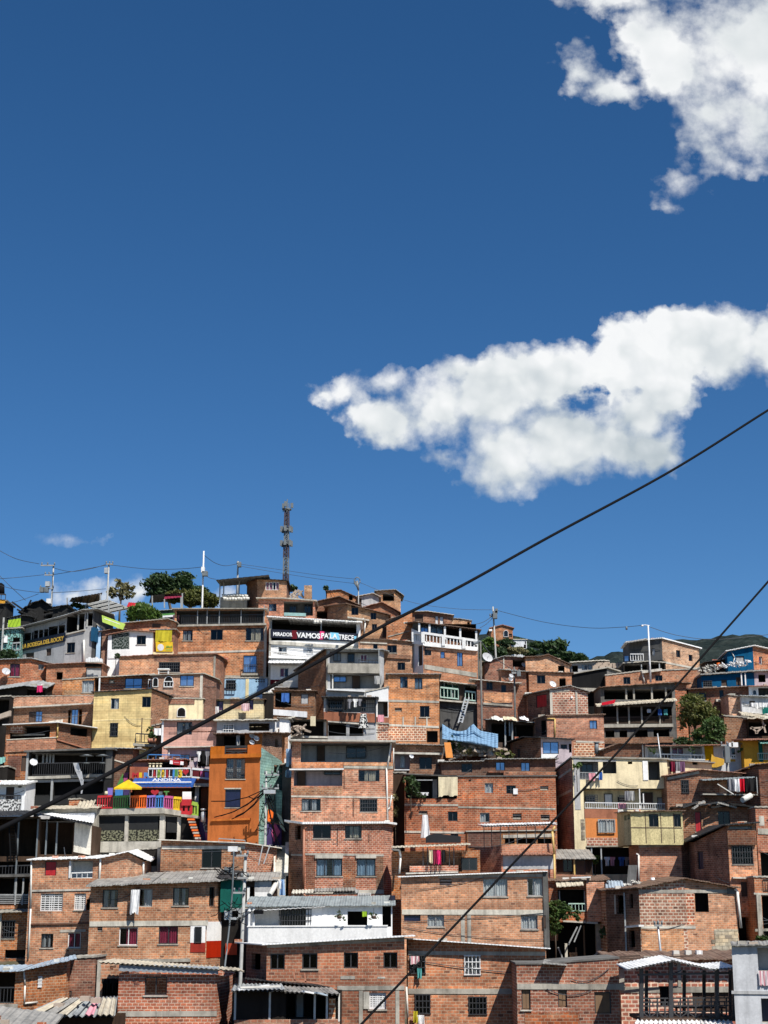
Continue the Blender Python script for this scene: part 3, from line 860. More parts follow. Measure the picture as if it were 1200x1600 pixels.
def tree(name, label, Y, base, crown, leaf, n=3000, size=0.3, cat='tree', group='trees on the hillside', trunk_r=0.14, seed=1, limbs=5):
 # crown: ellipses in pixels (u, v, ru, rv) at depth Y (+dy); base pixel of the trunk
 b = P(base[0], base[1], Y); k = mpp(Y)
 bl = []
 for c in crown:
  q = P(c[0], c[1], Y + (c[4] if len(c) > 4 else 0)); rx = c[2] * k; rz = c[3] * k
  bl.append((q.x, q.y, q.z, rx, min(rx, rz) * 1.1 if min(rx, rz) > 0.4 else 0.5, rz))
 e = empty(name, b); tag(e, label, cat, group)
 rnd = random.Random(seed); mt = MB()
 top = Vector((bl[0][0], bl[0][1], bl[0][2]))
 mid = b.lerp(top, 0.5) + Vector((rnd.uniform(-.2, .2), 0, 0))
 mt.tube([b - Vector((0, 0, 1.5)), b, mid, top], trunk_r, 7, r2=trunk_r * 0.4)
 lm = MB()
 for j in range(limbs):
  q = rnd.choice(bl)
  d = Vector((rnd.uniform(-1, 1) * q[3], rnd.uniform(-1, 1) * q[4], rnd.uniform(-0.2, 1) * q[5])) * 0.75
  tip = Vector(q[:3]) + d; st = b.lerp(top, rnd.uniform(0.35, 0.75))
  lm.tube([st, st.lerp(tip, 0.5) + Vector((0, 0, 0.15)), tip], trunk_r * 0.45, 5, r2=trunk_r * 0.1)
 t = sub(mt, 'trunk', 'bark', e, b); sub(lm, 'limb', 'bark', t, b)
 mb = MB(); leaves(mb, bl, n, size, seed)
 sub(mb, 'crown', leaf, e, b)
 return e
def pole(label, u, v0, v1, Y, r=0.13, mat='pole_concrete', arms=(), boxes=(), group='utility poles among the houses', name='utility_pole', tilt=0.0):
 b = P(u, v1, Y); t = P(u + tilt, v0, Y); t.x = b.x + tilt * mpp(Y); t.y = Y
 e = empty(name, b); tag(e, label, 'pole', group)
 mb = MB(); mb.tube([b - Vector((0, 0, 2.0)), b, t], r * 0.8, 8, r2=r * 0.5); sub(mb, 'shaft', mat, e, b)
 for (v, du0, du1) in arms:
  k = mpp(Y); z = P(u, v, Y).z; f = (z - b.z) / (t.z - b.z); x = b.x + (t.x - b.x) * f
  ma = MB(); ma.bar(Vector((x + du0 * k, Y - r, z)), Vector((x + du1 * k, Y - r, z)), 0.11)
  o = sub(ma, 'crossarm', 'gray_metal', e, b)
  for q in (du0 * 0.92, du1 * 0.92, (du0 + du1) * 0.5):
   mi = MB(); mi.tube([Vector((x + q * k, Y - r, z + 0.04)), Vector((x + q * k, Y - r, z + 0.28))], 0.06, 6)
   sub(mi, 'insulator', 'antenna_gray', o, b)
 for (v, du, w, h, m) in boxes:
  q = P(u + du, v, Y); mbx = MB()
  mbx.box(q.x - w / 2, q.x + w / 2, Y - r - 0.45, Y - r + 0.02, q.z - h / 2, q.z + h / 2)
  sub(mbx, 'transformer' if m != 'white_metal' else 'meter_box', m, e, b)
 return e
def cable(label, pts, r, mat='black_rubber', group='overhead cables', name='power_cable', n=6, sag=0.0):
 # pts: (u,v,Y)
 q = [P(*p) for p in pts]
 # Catmull-Rom through the points
 out = []
 for i in range(len(q) - 1):
  p0, p1, p2, p3 = q[max(i - 1, 0)], q[i], q[i + 1], q[min(i + 2, len(q) - 1)]
  K = 10
  for j in range(K):
   t = j / K
   w = 0.5 * ((2 * p1) + (p2 - p0) * t + (2 * p0 - 5 * p1 + 4 * p2 - p3) * t * t + (3 * p1 - p0 - 3 * p2 + p3) * t ** 3)
   w.z -= sag * 4 * t * (1 - t) if len(q) == 2 else 0
   out.append(w)
 out.append(q[-1])
 mb = MB(); mb.tube(out, r, n)
 return thing(mb, name, mat, label, 'cable', group)
cloth('mural_white', (0.78, 0.78, 0.77), (0.15, 0.15, 0.15), 'blotch'); sheetmetal('tin_bluegray', (0.30, 0.34, 0.345), (0.22, 0.25, 0.255)); cloth('tarp_gray', (0.26, 0.29, 0.32)); plain('glass_sea', (0.25, 0.40, 0.38), 0.1)
sheetmetal('tin_dark', (0.13, 0.13, 0.13), (0.09, 0.085, 0.08)); sheetmetal('tin_pale', (0.62, 0.60, 0.57), (0.5, 0.47, 0.43)); plain('wire_dark', (0.05, 0.06, 0.075), 0.6)
def glow():
 m, nt, b = newmat('tin_glow'); b.inputs['Base Color'].default_value = (0.8, 0.8, 0.78, 1); b.inputs['Roughness'].default_value = 0.5
 tr = N(nt, 'ShaderNodeBsdfTranslucent'); tr.inputs[0].default_value = (0.85, 0.85, 0.83, 1); mx = N(nt, 'ShaderNodeMixShader'); mx.inputs[0].default_value = 0.6
 nt.links.new(b.outputs[0], mx.inputs[1]); nt.links.new(tr.outputs[0], mx.inputs[2]); nt.links.new(mx.outputs[0], nt.nodes['Material Output'].inputs[0]); return m
DEFS['tin_glow'] = glow
SUN_E = 5.0; SKY_E = 0.08; SKY_ALT = 2500.0; SKY_AIR = 1.0; SKY_DUST = 0.35; SKY_OZ = 3.6; SKY_SAT = 1.24; SKY_VAL = 1.08; SKY_GAM = 1.0; EXPO = 0.27
def rf(mat='tin_gray', ov=0.3, rise=0.4, t=0.06, **k):
 return dict(mat=mat, ov=ov, rise=rise, t=t, **k)
BH = 'brick_house'
# =============================================================== nearest row, bottom of the hill
h = House('tin_shack', 'low shack under a patchwork of rusty white and pink tin sheets, bottom left', 66, [(60, 1591), (178, 1590)], 1625, 'brown_wall', 3.0, 'shack', roof=dict(none=True))
mb = MB(); corr(mb, P(28, 1589, 65.4), P(180, 1588, 65.4), P(92, 1561, 70), P(184, 1557, 70), 0.24, 0.04); h.part(mb, 'roof', 'tin_gray')
for (a, b, c, d, m) in ((40, 62, 98, 110, 'tin_cream'), (64, 84, 112, 124, 'fibre_cement'), (88, 104, 126, 134, 'tin_cream'), (132, 146, 148, 156, 'cloth_pink'), (112, 124, 138, 145, 'tin_gray'), (150, 178, 160, 182, 'tin_cream')):
 mb = MB(); o = Vector((0, 0, 0.07))
 corr(mb, P(a, 1588.5, 65.3) + o, P(b, 1588.5, 65.3) + o, P(c, 1562, 69) + o, P(d, 1562, 69) + o, 0.24, 0.04, nv=2); h.part(mb, 'roof_sheet', m)
for (u, v) in ((92, 1581), (133, 1570), (150, 1573)):
 q = P(u, v, 67.2) + Vector((0, 0, 0.25)); mb = MB(); mb.box(q.x - .2, q.x + .2, q.y - .2, q.y + .2, q.z - .1, q.z + .1); h.part(mb, 'weight_stone', 'rubble')
h = House('tin_shack', 'grey corrugated lean-to roof cut off by the bottom left corner', 62, [(-30, 1597), (70, 1612)], 1640, 'brown_wall', 2.5, 'shack', roof=rf('fibre_cement', 0.3, 0.42, 0.06))
h = House(BH, 'brick house with blue tin roof and dark barred balcony at the left edge', 80, [(-25, 1518), (26, 1517), (66, 1507, 1.6), (105, 1498, 3.0)], 1572, 'brick_clay', 1.2, roof=rf('tin_blue', 0.5, 0.12, 0.05, wob=0.03))
h.room((-20, 1520, 23, 1568), 1.6, 'brown_wall'); h.rail(-20, 1543, 23, 1543, 25, 'dark_metal', -0.05, 0.16, 0.03)
h.win('W', (59, 1526, 67, 1542)); h.pipe([(37, 1518), (39, 1540), (38, 1568), (58, 1566)], 0.05, 'pipe_white')
h.win('v', (49, 1512, 54, 1516)); h.beam(-25, 1569, 27, 1569, 8, 0.12)
h = House(BH, 'bare brown brick wall joined to the back of the blue roofed house', 84, [(108, 1498), (150, 1496)], 1570, 'brick_brown', 3)
h.beam(152.5, 1500, 159, 1500, 60, 0.05, 'concrete', 'concrete_column', o0=-0.3)
h.win('d', (105, 1548, 112, 1557), hole=False)
h = House(BH, 'red brick house under a pale corrugated eave with grey tarpaulin valance', 72, [(186, 1521), (339, 1523), (356, 1526, 2.0)], 1640, 'brick_red', 4, roof=dict(none=True))
h.win('g', (226, 1526, 261, 1555)); h.win('v', (209, 1535, 218, 1540)); h.beam(185, 1580, 339, 1579, 8.5, 0.03)
h.awn(186, 1508, 341, 1513, 0.3, 0.05, 'tarp_gray', 0.03, 'tarpaulin_valance', back=0.0, val=0.22)
mb = MB(); corr(mb, P(152, 1503, 71.6), P(382, 1517, 71.6), P(178, 1498, 74.5), P(372, 1512, 74.5), 0.22, 0.025, 0.05); h.part(mb, 'roof', 'tin_cream')
h.beam(200, 1518, 201, 1518, 62, 0.02, 'brick_brown', 'pilaster') if False else None
h = House(BH, 'narrow brick recess with concrete post beside the red brick house', 75, [(158, 1503), (190, 1503)], 1560, 'brick_clay', 2.5, roof=dict(none=True))
h.win('v', (172, 1509, 177, 1516)); h.room((160, 1530, 186, 1557), 1.0)
for k, (a, b) in enumerate(((159, 167), (165, 174), (173, 183))):
 garment(('black jacket hung nearest the concrete post in a brick recess', 'black jacket in the middle of three hung in a brick recess', 'black jacket with grey print hung nearest the red brick wall')[k], a, 1529, b, 1554 - k, 74.6, 'cloth_black', 'jacket', 'laundry', 'clothes hung out to dry', 'shirt')
h = House('market_shack', 'black fronted shack with patched tin roof and grey door, bottom centre', 70, [(364, 1549), (446, 1549), (531, 1553)], 1640, 'shade_black', 3.5, 'shack', roof=dict(none=True))
h.room((368, 1552, 526, 1593), 2.0, 'shade_black', 'dark_wood')
h.win('G', (391, 1551, 421, 1593), off=-0.3, hole=False); h.win('P', (425, 1565, 442, 1593), off=-0.2, hole=False)
h.win('G', (462, 1552, 475, 1592), off=-1.7, hole=False)
h.post((368, 1550, 1594), (422, 1550, 1594), (492, 1551, 1593), (511, 1553, 1592), w=0.09, mat='galvanised', off=-0.04)
h.post((530, 1552, 1596), w=0.07, mat='pipe_white', off=0.04)
h.beam(366, 1593.5, 531, 1592.5, 12, 0.06, 'brick_clay', 'brick_sill')
h.patch('brick_mortar', (516, 1556, 526, 1592), out=-1.9)
mb = MB(); corr(mb, P(361, 1548, 69.2), P(446, 1546, 69.2), P(366, 1537, 73), P(440, 1537, 73), 0.2, 0.03, 0.06); h.part(mb, 'roof', 'tin_gray')
mb = MB(); corr(mb, P(440, 1549, 69.3), P(533, 1553, 69.3), P(430, 1540, 72.6), P(520, 1543, 72.6), 0.2, 0.03, 0.05); h.part(mb, 'roof', 'fibre_cement')
mb = MB(); corr(mb, P(383, 1530, 73.4), P(520, 1543, 72.5), P(383, 1527, 75), P(470, 1534, 75), 0.2, 0.02, 0.05); h.part(mb, 'roof_sheet', 'tin_black')
for (u0, v0, u1, v1, m) in ((375, 1543, 438, 1541, 'pipe_white'), (372, 1546, 420, 1540, 'tin_white'), (474, 1549, 490, 1552, 'tin_white'), (494, 1551, 509, 1555, 'tin_blue')):
 mb = MB(); a, b = P(u0, v0, 69), P(u1, v1, 69.3); mb.bar(a, b, 0.3, 0.07); h.part(mb, 'roof_sheet', m)
o = MB()
for (a, b) in (((459, 1519), (461, 1533)), ((476, 1521), (478, 1536)), ((499, 1524), (501, 1538)), ((459, 1531), (500, 1537))):
 o.bar(P(a[0], a[1], 72.4), P(b[0], b[1], 72.4), 0.06)
thing(o, 'metal_stand', 'pipe_brown', 'small rust-red metal stand left on the tin roof below the brick house', 'stand')
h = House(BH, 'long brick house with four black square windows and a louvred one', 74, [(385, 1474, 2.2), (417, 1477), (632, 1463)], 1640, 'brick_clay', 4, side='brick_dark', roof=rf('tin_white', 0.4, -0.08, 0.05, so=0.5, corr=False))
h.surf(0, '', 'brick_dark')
h.win('g', (422, 1490, 445, 1515), (472, 1489.5, 496, 1514), (537, 1488, 559.5, 1513), (599, 1488, 621, 1513))
h.win('L', (577, 1551, 603, 1577)); h.beam(527, 1541, 632, 1540, 7, 0.03); h.beam(561, 1548, 567, 1548, 60, 0.028, name='concrete_column'); h.beam(618, 1548, 624, 1548, 60, 0.028, name='concrete_column')
h.win('o', (393, 1490, 407, 1515)); h.patch('concrete', (532, 1525, 555, 1530), out=0.02); h.patch('concrete_pale', (590, 1526, 602, 1529))
h.beam(417, 1476, 632, 1465.5, 5, 0.035); h.beam(568, 1549.5, 577, 1549.5, 27, 0.05, 'concrete_pale')
h = House(BH, 'brick house with white eave, pink curtain and two small barred windows', 76, [(637, 1467), (852, 1483)], 1640, 'brick_clay', 4, roof=rf('tin_white', 0.5, -0.08, 0.05, corr=False))
h.win('k', (641, 1493, 664, 1521)); h.win('W', (726, 1493, 750, 1523)); h.win('k', (649, 1554, 672, 1584), (733, 1558, 760, 1585))
h.beam(638, 1486, 852, 1487, 6, 0.03); h.beam(638, 1545, 812, 1545, 8, 0.032); h.patch('brick_orange', (762, 1537, 806, 1543))
h.pipe([(635, 1542), (637, 1590)], 0.05, 'pipe_white', 0.1)
garment('faded pink cloth hung in a barred window of the white-eaved brick house', 640, 1494, 655, 1508, 75.85, 'cloth_stripe', 'window_cloth', 'cloth', 'clothes hung out to dry')
garment('teal towel hanging out of a barred window below the thick cable', 652, 1513, 659, 1530, 75.75, 'cloth_teal', 'towel', 'laundry', 'clothes hung out to dry')
garment('yellow cloth drying under a barred window at the bottom', 646, 1580, 653, 1600, 75.7, 'cloth_yellow', 'towel', 'laundry', 'clothes hung out to dry')
garment('white cloth drying under a barred window at the bottom', 652, 1586, 663, 1602, 75.7, 'cloth_white', 'towel', 'laundry', 'clothes hung out to dry')
h = House(BH, 'dark red brick house with three brown shuttered openings', 73, [(807, 1507), (845, 1507), (966, 1498)], 1640, 'brick_red', 4, roof=rf('concrete_dark', 0.05, 0.0, 0.08, corr=False))
h.win('D', (815, 1545, 829, 1578), (872, 1547, 886, 1574), (929, 1550, 955, 1584)); h.beam(808, 1537, 975, 1537, 9, 0.035)
h.beam(813, 1578, 831, 1578, 2, 0.08, 'concrete_pale', 'sill'); h.patch('brick_clay', (820, 1582, 905, 1610))
mb = MB(); mb.hexa(P(848, 1506, 72.4), P(886, 1509, 72.4), P(884, 1503, 75), P(850, 1500, 75), P(848, 1504.6, 72.4), P(886, 1507.4, 72.4), P(884, 1501.6, 75), P(850, 1498.6, 75)); h.part(mb, 'roof_sheet', 'fibre_cement')
h = House(BH, 'brick house with thick pale mortar behind the black gazebo', 77, [(968, 1500), (1148, 1497)], 1640, 'brick_mortar', 3.5, roof=rf('tin_rust', 0.7, 0.25, 0.05, wob=0.08, so=0.6))
h.beam(969, 1543, 1148, 1542, 9, 0.03); h.beam(967, 1514, 975, 1514, 34, 0.12, name='concrete_column'); h.win('d', (993, 1502, 1023, 1510)); h.win('d', (1082, 1545, 1143, 1580))
h.beam(1058, 1502, 1063, 1502, 40, 0.05, name='concrete_column'); h.patch('concrete_pale', (1000, 1543, 1040, 1551))
mb = MB(); mb.bar(P(905, 1501, 75.6), P(1000, 1493, 76), 0.08); mb.bar(P(930, 1500, 75.8), P(1082, 1493.5, 76), 0.06); h.part(mb, 'roof_edge', 'dark_wood')
for k, (u, m) in enumerate(((1056, 'sack'), (1075, 'sack'), (1092, 'tin_white'))):
 q = P(u, 1489, 78.6); mb = MB(); mb.box(q.x - .14, q.x + .14, q.y - .2, q.y + .2, q.z - .2, q.z + .12)
 h.part(mb, 'roof_weight', m)
# black gazebo with a white roof
Y0 = 70.0; b = P(1075, 1592, Y0); e = empty('gazebo', b); tag(e, 'black timber gazebo with a bright white roof and slatted railing', 'gazebo')
mb = MB(); pk = P(1051, 1498, Y0); 
f0, f1, f2 = P(980, 1514.5, Y0 - .6), P(1052, 1500, Y0 - .6), P(1113, 1514, Y0 - .6)
f3 = P(1150, 1511, Y0 - 0.6)
bk = Vector((0, 3.2, 0.12))
for a, c in ((f0, f1), (f1, f2), (f2, f3)):
 corr(mb, a, c, a + bk, c + bk, 0.16, 0.018, 0.05)
sub(mb, 'roof', 'tin_white', e, b)
for (u, v1) in ((1002, 1590), (1048, 1590), (1120, 1590), (1147, 1590)):
 mb = MB(); mb.bar(P(u, 1513 if u != 1048 else 1503, Y0), P(u, v1, Y0), 0.17); sub(mb, 'post', 'dark_metal', e, b)
for u in (1010, 1069, 1100, 1141):
 q0, q1 = P(u, 1516, Y0 + 2.4), P(u, 1590, Y0 + 2.4); mb = MB(); mb.bar(q0, q1, 0.14); sub(mb, 'post', 'dark_metal', e, b)
mb = MB()
for i in range(8):
 u = 995 + i * 20; mb.bar(P(u, 1515 - (6 if 1030 < u < 1090 else 0), Y0 - .4), P(u + 2, 1512 - (6 if 1030 < u < 1090 else 0), Y0 + 2.6), 0.07)
mb.bar(P(996, 1523, Y0), P(1148, 1520, Y0), 0.09)
sub(mb, 'rafter', 'dark_metal', e, b)
mb = MB()
for v in (1560, 1566, 1572, 1581): mb.bar(P(1003, v, Y0), P(1148, v - 1, Y0), 0.055)
for u in range(1003, 1150, 12): mb.bar(P(u, 1560, Y0), P(u, 1590, Y0), 0.06)
for u in range(1003, 1140, 24): mb.bar(P(u, 1581, Y0), P(u + 12, 1590, Y0), 0.045); mb.bar(P(u + 12, 1590, Y0), P(u + 24, 1581, Y0), 0.045)
for u in range(1020, 1140, 8): mb.bar(P(u, 1566, Y0), P(u, 1572, Y0), 0.05)
sub(mb, 'railing', 'dark_metal', e, b)
mb = MB(); q0, q1 = P(1000, 1590, Y0), P(1150, 1588, Y0); mb.box(q0.x, q1.x, Y0 - .15, Y0 + 3, q0.z - .14, q0.z); sub(mb, 'floor', 'dark_wood', e, b)
mb = MB(); corr(mb, P(990, 1600, Y0 - 1.5), P(1146, 1600, Y0 - 1.5), P(996, 1592, Y0 + .4), P(1142, 1592, Y0 + .4), 0.2, 0.04); sub(mb, 'skirt_roof', 'tin_white', e, b)
mb = MB(); q = P(1092, 1575, Y0 + 1.2); mb.box(q.x - 1.1, q.x + 1.1, q.y - .4, q.y + .4, q.z, q.z + .06)
for s in (-1, 1): mb.box(q.x + s - .04, q.x + s + .04, q.y - .05, q.y + .05, q.z - .7, q.z)
thing(mb, 'table', 'dark_wood', 'long dark table standing inside the black gazebo', 'table')
mb = MB(); q = P(1040, 1556, Y0 + 1.0); mb.box(q.x - .22, q.x + .22, q.y - .2, q.y + .2, q.z - .4, q.z + .35); mb.box(q.x - .26, q.x + .26, q.y - .24, q.y + .24, q.z + .35, q.z + .4)
thing(mb, 'speaker', 'black_rubber', 'black box speaker near the left posts of the gazebo', 'speaker')
h = House('plaster_house', 'pale grey plaster tower house with corrugated cap at the right edge', 68, [(1143, 1478), (1182, 1477), (1240, 1476)], 1640, 'graywhite_plaster', 4, roof=rf('fibre_cement', 0.25, 0.05, 0.05, so=0.05), fan=True)
h.room((1182.5, 1481, 1236, 1517), 0.8, 'gray_plaster'); h.room((1190, 1560, 1236, 1598), 0.8, 'navy_paint'); h.beam(1143, 1548, 1240, 1549, 5, 0.05, 'gray_plaster')
garment('pink striped towel draped over the ledge of the grey tower house', 1185, 1517, 1203, 1541, 67.9, 'cloth_stripe', 'towel', 'laundry', 'clothes hung out to dry', wave=0.02)
# =============================================================== second row
h = House(BH, 'three storey brick house with white tin roof and white louvred grilles', 103, [(48, 1344), (158, 1341), (197, 1331), (226, 1346, 1.5)], 1500, 'brick_clay', 4, roof=rf('tin_white', 0.35, 0.35, 0.07, wob=0.02))
h.win('R', (70, 1345.5, 88, 1368)); h.room((110, 1345, 145, 1372), 1.2, 'white_plaster'); h.rail(112, 1364, 145, 1363, 9, 'white_metal', -0.05, 0.3, 0.035)
h.post((110, 1345, 1372), w=0.12, mat='white_metal', off=0.01)
h.beam(48, 1390, 143, 1388.5, 3, 0.06, 'concrete_pale'); h.win('L', (63, 1396, 98, 1423.5), (116, 1396, 134, 1422)); h.win('o', (135, 1405, 141, 1422))
h.beam(48, 1443, 140, 1441, 2.5, 0.12, 'brick_dark', 'ledge'); h.win('e', (64, 1459, 83, 1481)); h.win('q', (106, 1457, 126, 1481)); h.beam(94, 1453, 134, 1452, 4, 0.03)
h.pipe([(49, 1345), (48, 1420), (44, 1498)], 0.06, 'pipe_white', 0.08); h.pipe([(157, 1342), (155, 1378)], 0.07, 'pipe_white', 0.08)
h.pipe([(224, 1347), (224, 1372)], 0.07, 'pipe_white', 0.08)
h = House(BH, 'wide brick house with curved fibre cement roof and pink curtained windows', 100, [(142, 1384), (240, 1379), (322, 1376), (347, 1373, 1.6)], 1502, 'brick_clay', 4, roof=rf('fibre_cement', 0.7, 0.7, 0.09, wob=0.05))
h.win('e', (160, 1390, 184, 1418)); h.win('c', (217, 1389, 238, 1417)); h.win('e', (270, 1387, 295, 1415)); h.win('g', (327, 1386, 336, 1416))
h.beam(140, 1440, 325, 1438, 8, 0.05, 'concrete_pale'); h.win('q', (186, 1449, 215, 1477)); h.win('r', (248, 1447, 278, 1475)); h.win('v', (152, 1449, 160, 1456))
h.patch('white_plaster', (297.5, 1442, 321, 1473), (323, 1440, 346, 1470), out=0.03, name='painted_wall'); h.win('g', (304, 1448, 315, 1473), off=0.05, hole=False)
h.patch('red_plaster', (297.5, 1473, 321, 1488), (323, 1470, 346, 1496), out=0.035, name='painted_base')
h.beam(143, 1499, 297, 1498, 5, 0.3, 'concrete', 'ledge')
garment('white sheet blown out from a window of the curved-roof house', 205, 1390, 219, 1430, 99.5, 'cloth_white', 'banner', 'banner', shape='sheet', tilt=-0.1)
h = House('teal_house', 'teal painted wall with black door beside the wooden utility pole', 101, [(345, 1371), (376, 1374)], 1420, 'teal_plaster', 2.5, roof=rf('tin_black', 0.4, 0.5, 0.05), ext=0.2)
h = House('shed', 'dark cluttered corner with a red wall piece under the teal painted wall', 101.6, [(345, 1421), (386, 1421)], 1500, 'shade_black', 2.5, 'shed'); h.patch('red_plaster', (352, 1474, 370, 1492), out=0.2); h.patch('gray_plaster', (376, 1420, 387, 1470), out=0.3)
h.win('d', (346, 1388, 352, 1417)); 
h = House(BH, 'grey walled back room with white lower wall under the concrete stairs', 103, [(376, 1376), (430, 1374)], 1420, 'brown_wall', 2.5, roof=rf('fibre_cement', 0.3, 0.5, 0.05))
h.patch('gray_plaster', (398, 1377, 424, 1394)); h.patch('white_plaster', (398, 1394, 424, 1402)); h.win('o', (405, 1382, 412, 1398), (390, 1386, 397, 1402)); h.patch('white_plaster', (386, 1386, 390, 1410))
h = House('white_house', 'white house with grey tin roof, long white parapet and hanging plants', 97, [(387, 1416), (478, 1415), (521, 1415), (597, 1414), (613, 1414)], 1470, 'white_plaster', 4, roof=rf('tin_bluegray', 0.35, 0.55, 0.05, wob=0.03))
h.room((398, 1418, 520, 1448), 1.0, 'white_plaster'); h.win('k', (438, 1421, 487, 1447), off=-0.9, hole=False); h.room((543, 1424, 574, 1448), 1.5, 'shade_black')
h.room((596.5, 1416, 611, 1448), 1.0, 'shade_black'); h.beam(388, 1448, 605, 1447, 25, 0.5, 'white_plaster', 'parapet'); h.beam(386, 1446.5, 606, 1445.5, 2, 0.55, 'white_plaster', 'coping')
h.post((390, 1416, 1448), (397, 1416, 1448), w=0.12, mat='white_metal', off=0.2); h.awn(386, 1423.5, 508, 1416, 0.35, 0.05, 'white_metal', 0.03, 'eave_board')
h.patch('gray_plaster', (376, 1418, 386, 1470), out=0.02) if False else None
garment('lime green cloth hung in the doorway of the white house', 566, 1424, 573, 1433, 96.4, 'cloth_lime', 'towel', 'laundry', 'clothes hung out to dry', wave=0.02)
mb = MB(); q = P(404, 1425, 96.6); mb.box(q.x - .28, q.x + .28, q.y - .2, q.y + .2, q.z - .12, q.z + .12); mb.bar(q, q + Vector((0, 0, .35)), 0.04)
thing(mb, 'hanging_lamp', 'black_rubber', 'black hanging lamp under the eave of the white house', 'lamp')
for k, u in enumerate((530, 584)):
 q = P(u, 1431, 96.2); e = empty('hanging_plant', q); tag(e, ('green plant hanging left of the white house doorway', 'bushy plant hanging right of the white house doorway')[k], 'plant', 'hanging plants')
 mb = MB(); mb.tube([q - Vector((0, 0, .18)), q], 0.1, 8, r2=0.16); mb.bar(q, P(u, 1419, 96.2), 0.02); sub(mb, 'pot', 'dark_wood', e, q)
 mb = MB(); leaves(mb, [(q.x, q.y, q.z + .05, .28, .2, .26), (q.x + .2 * (1 - k), q.y, q.z - .15, .3, .15, .15)], 160, 0.11, 3 + k); sub(mb, 'foliage', 'leaf_mid', e, q)
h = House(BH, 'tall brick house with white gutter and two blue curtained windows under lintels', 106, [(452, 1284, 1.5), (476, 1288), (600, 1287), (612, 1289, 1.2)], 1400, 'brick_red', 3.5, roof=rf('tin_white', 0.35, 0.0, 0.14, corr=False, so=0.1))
h.surf(0, '', 'brick_brown')  # darker brick on the left face holds its shade
h.win('o', (461, 1290, 470, 1312)); h.win('g', (489, 1289, 517, 1310)); h.win('h', (539, 1290, 565, 1310)); h.win('u', (494, 1342, 535, 1369)); h.win('u', (557, 1342, 587, 1369))
h.beam(477, 1333.5, 600, 1335, 3, 0.03); h.beam(492, 1336.5, 536, 1336.5, 5, 0.12, 'concrete_pale', 'lintel'); h.beam(556, 1335.5, 588, 1335.5, 5.5, 0.12, 'concrete_pale', 'lintel')
h.beam(455, 1334, 475, 1335, 3, 0.03); h.pipe([(480, 1286), (481, 1290), (475, 1296), (474, 1390)], 0.08, 'pipe_brown', 0.1, i=1)
h.patch('brick_brown', (478, 1337, 492, 1390), (536, 1342, 556, 1390), (588, 1337, 599, 1390)); h.patch('brick_dark', (526, 1294, 528, 1322), (575, 1304, 577, 1316), (544, 1338, 546, 1382))
h.beam(478, 1390, 600, 1390, 6, 0.05, 'concrete_pale')
for (u0, u1, v, m) in ((490, 555, 1393, 'fibre_cement'), (520, 560, 1396, 'tin_gray'), (455, 492, 1396, 'concrete_pale')):
 mb = MB(); q0, q1 = P(u0, v, 103.5), P(u1, v - 1, 103.5); corr(mb, q0, q1, q0 + Vector((0, 1.6, .25)), q1 + Vector((0, 1.6, .25)), 0.2, 0.03, 0.05)
 h.part(mb, 'roof_sheet', m)
h.win('W', (560, 1396, 579, 1402))
h = House(BH, 'tall brick house topped by a grey walled terrace under a white slab', 109, [(456, 1159), (614, 1161)], 1290, 'brick_clay', 3.5, roof=rf('concrete_pale', 0.75, 0.0, 0.12, corr=False))
h.room((470, 1161, 611, 1191), 1.8, 'gray_plaster', 'concrete'); h.win('d', (495, 1165, 508, 1189), off=-1.7, hole=False); h.win('g', (541, 1166, 572, 1185), off=-1.7, hole=False)
h.beam(457, 1191, 536, 1191, 9, 0.05, 'brick_orange', 'parapet'); h.beam(537, 1191, 614, 1192, 5, 0.05, 'brick_orange', 'parapet'); h.beam(537, 1196.5, 614, 1197, 4, 0.04)
h.room((459, 1203.5, 535, 1228), 1.0, 'lilac_plaster'); h.win('d', (464, 1204, 478, 1228), off=-0.9, hole=False); h.win('g', (506, 1205, 532, 1211), off=-0.9, hole=False)
h.win('h', (560, 1203, 593, 1221)); h.beam(452, 1201, 537, 1200.5, 2, 0.35, 'white_metal', 'slab_edge'); h.beam(455, 1242.5, 616, 1244.5, 2.5, 0.03, 'concrete_pale')
h.win('e', (471, 1248, 501, 1267)); h.win('k', (563, 1249, 589, 1268)); h.patch('brick_dark', (551, 1248, 553, 1276), (537, 1205, 538.5, 1232))
h.pipe([(612, 1156), (605, 1202), (604, 1200), (606, 1282)], 0.06, 'pipe_white', 0.08); h.pipe([(612, 1242), (609, 1262), (606, 1265)], 0.05, 'pipe_white', 0.09)
h.patch('brick_pale', (458, 1230, 535, 1241))
h = House(BH, 'broad salmon brick house with concrete bands and pale curtains', 98, [(627, 1371), (850, 1362)], 1482, 'brick_orange', 4, roof=rf('tin_white', 0.3, 0.1, 0.05, corr=False))
h.win('v', (687, 1373.5, 706, 1383)); h.win('c', (755, 1372.5, 793, 1401), (824, 1372, 848, 1400)); h.win('N', (631, 1430, 657, 1439)); h.win('c', (668, 1430, 694, 1448), (814, 1430, 840, 1452))
h.beam(628, 1421, 850, 1421, 8, 0.03, 'concrete_pale'); h.beam(685, 1367, 848, 1365, 5, 0.03, 'concrete'); h.beam(720, 1430, 726, 1430, 52, 0.02, 'concrete', 'concrete_column'); h.beam(730, 1430, 736, 1430, 52, 0.02, 'concrete', 'concrete_column')
h.beam(848, 1362, 856, 1362, 120, 0.1, 'concrete_dark', 'concrete_column', o0=-2.0)
h.win('d', (849, 1430, 853, 1450), hole=False, off=0.1)
h = House(BH, 'brick terrace with thin white roof on slim poles and hanging clothes', 103, [(612, 1331), (750, 1328)], 1370, 'brick_clay', 3.0, roof=dict(none=True))
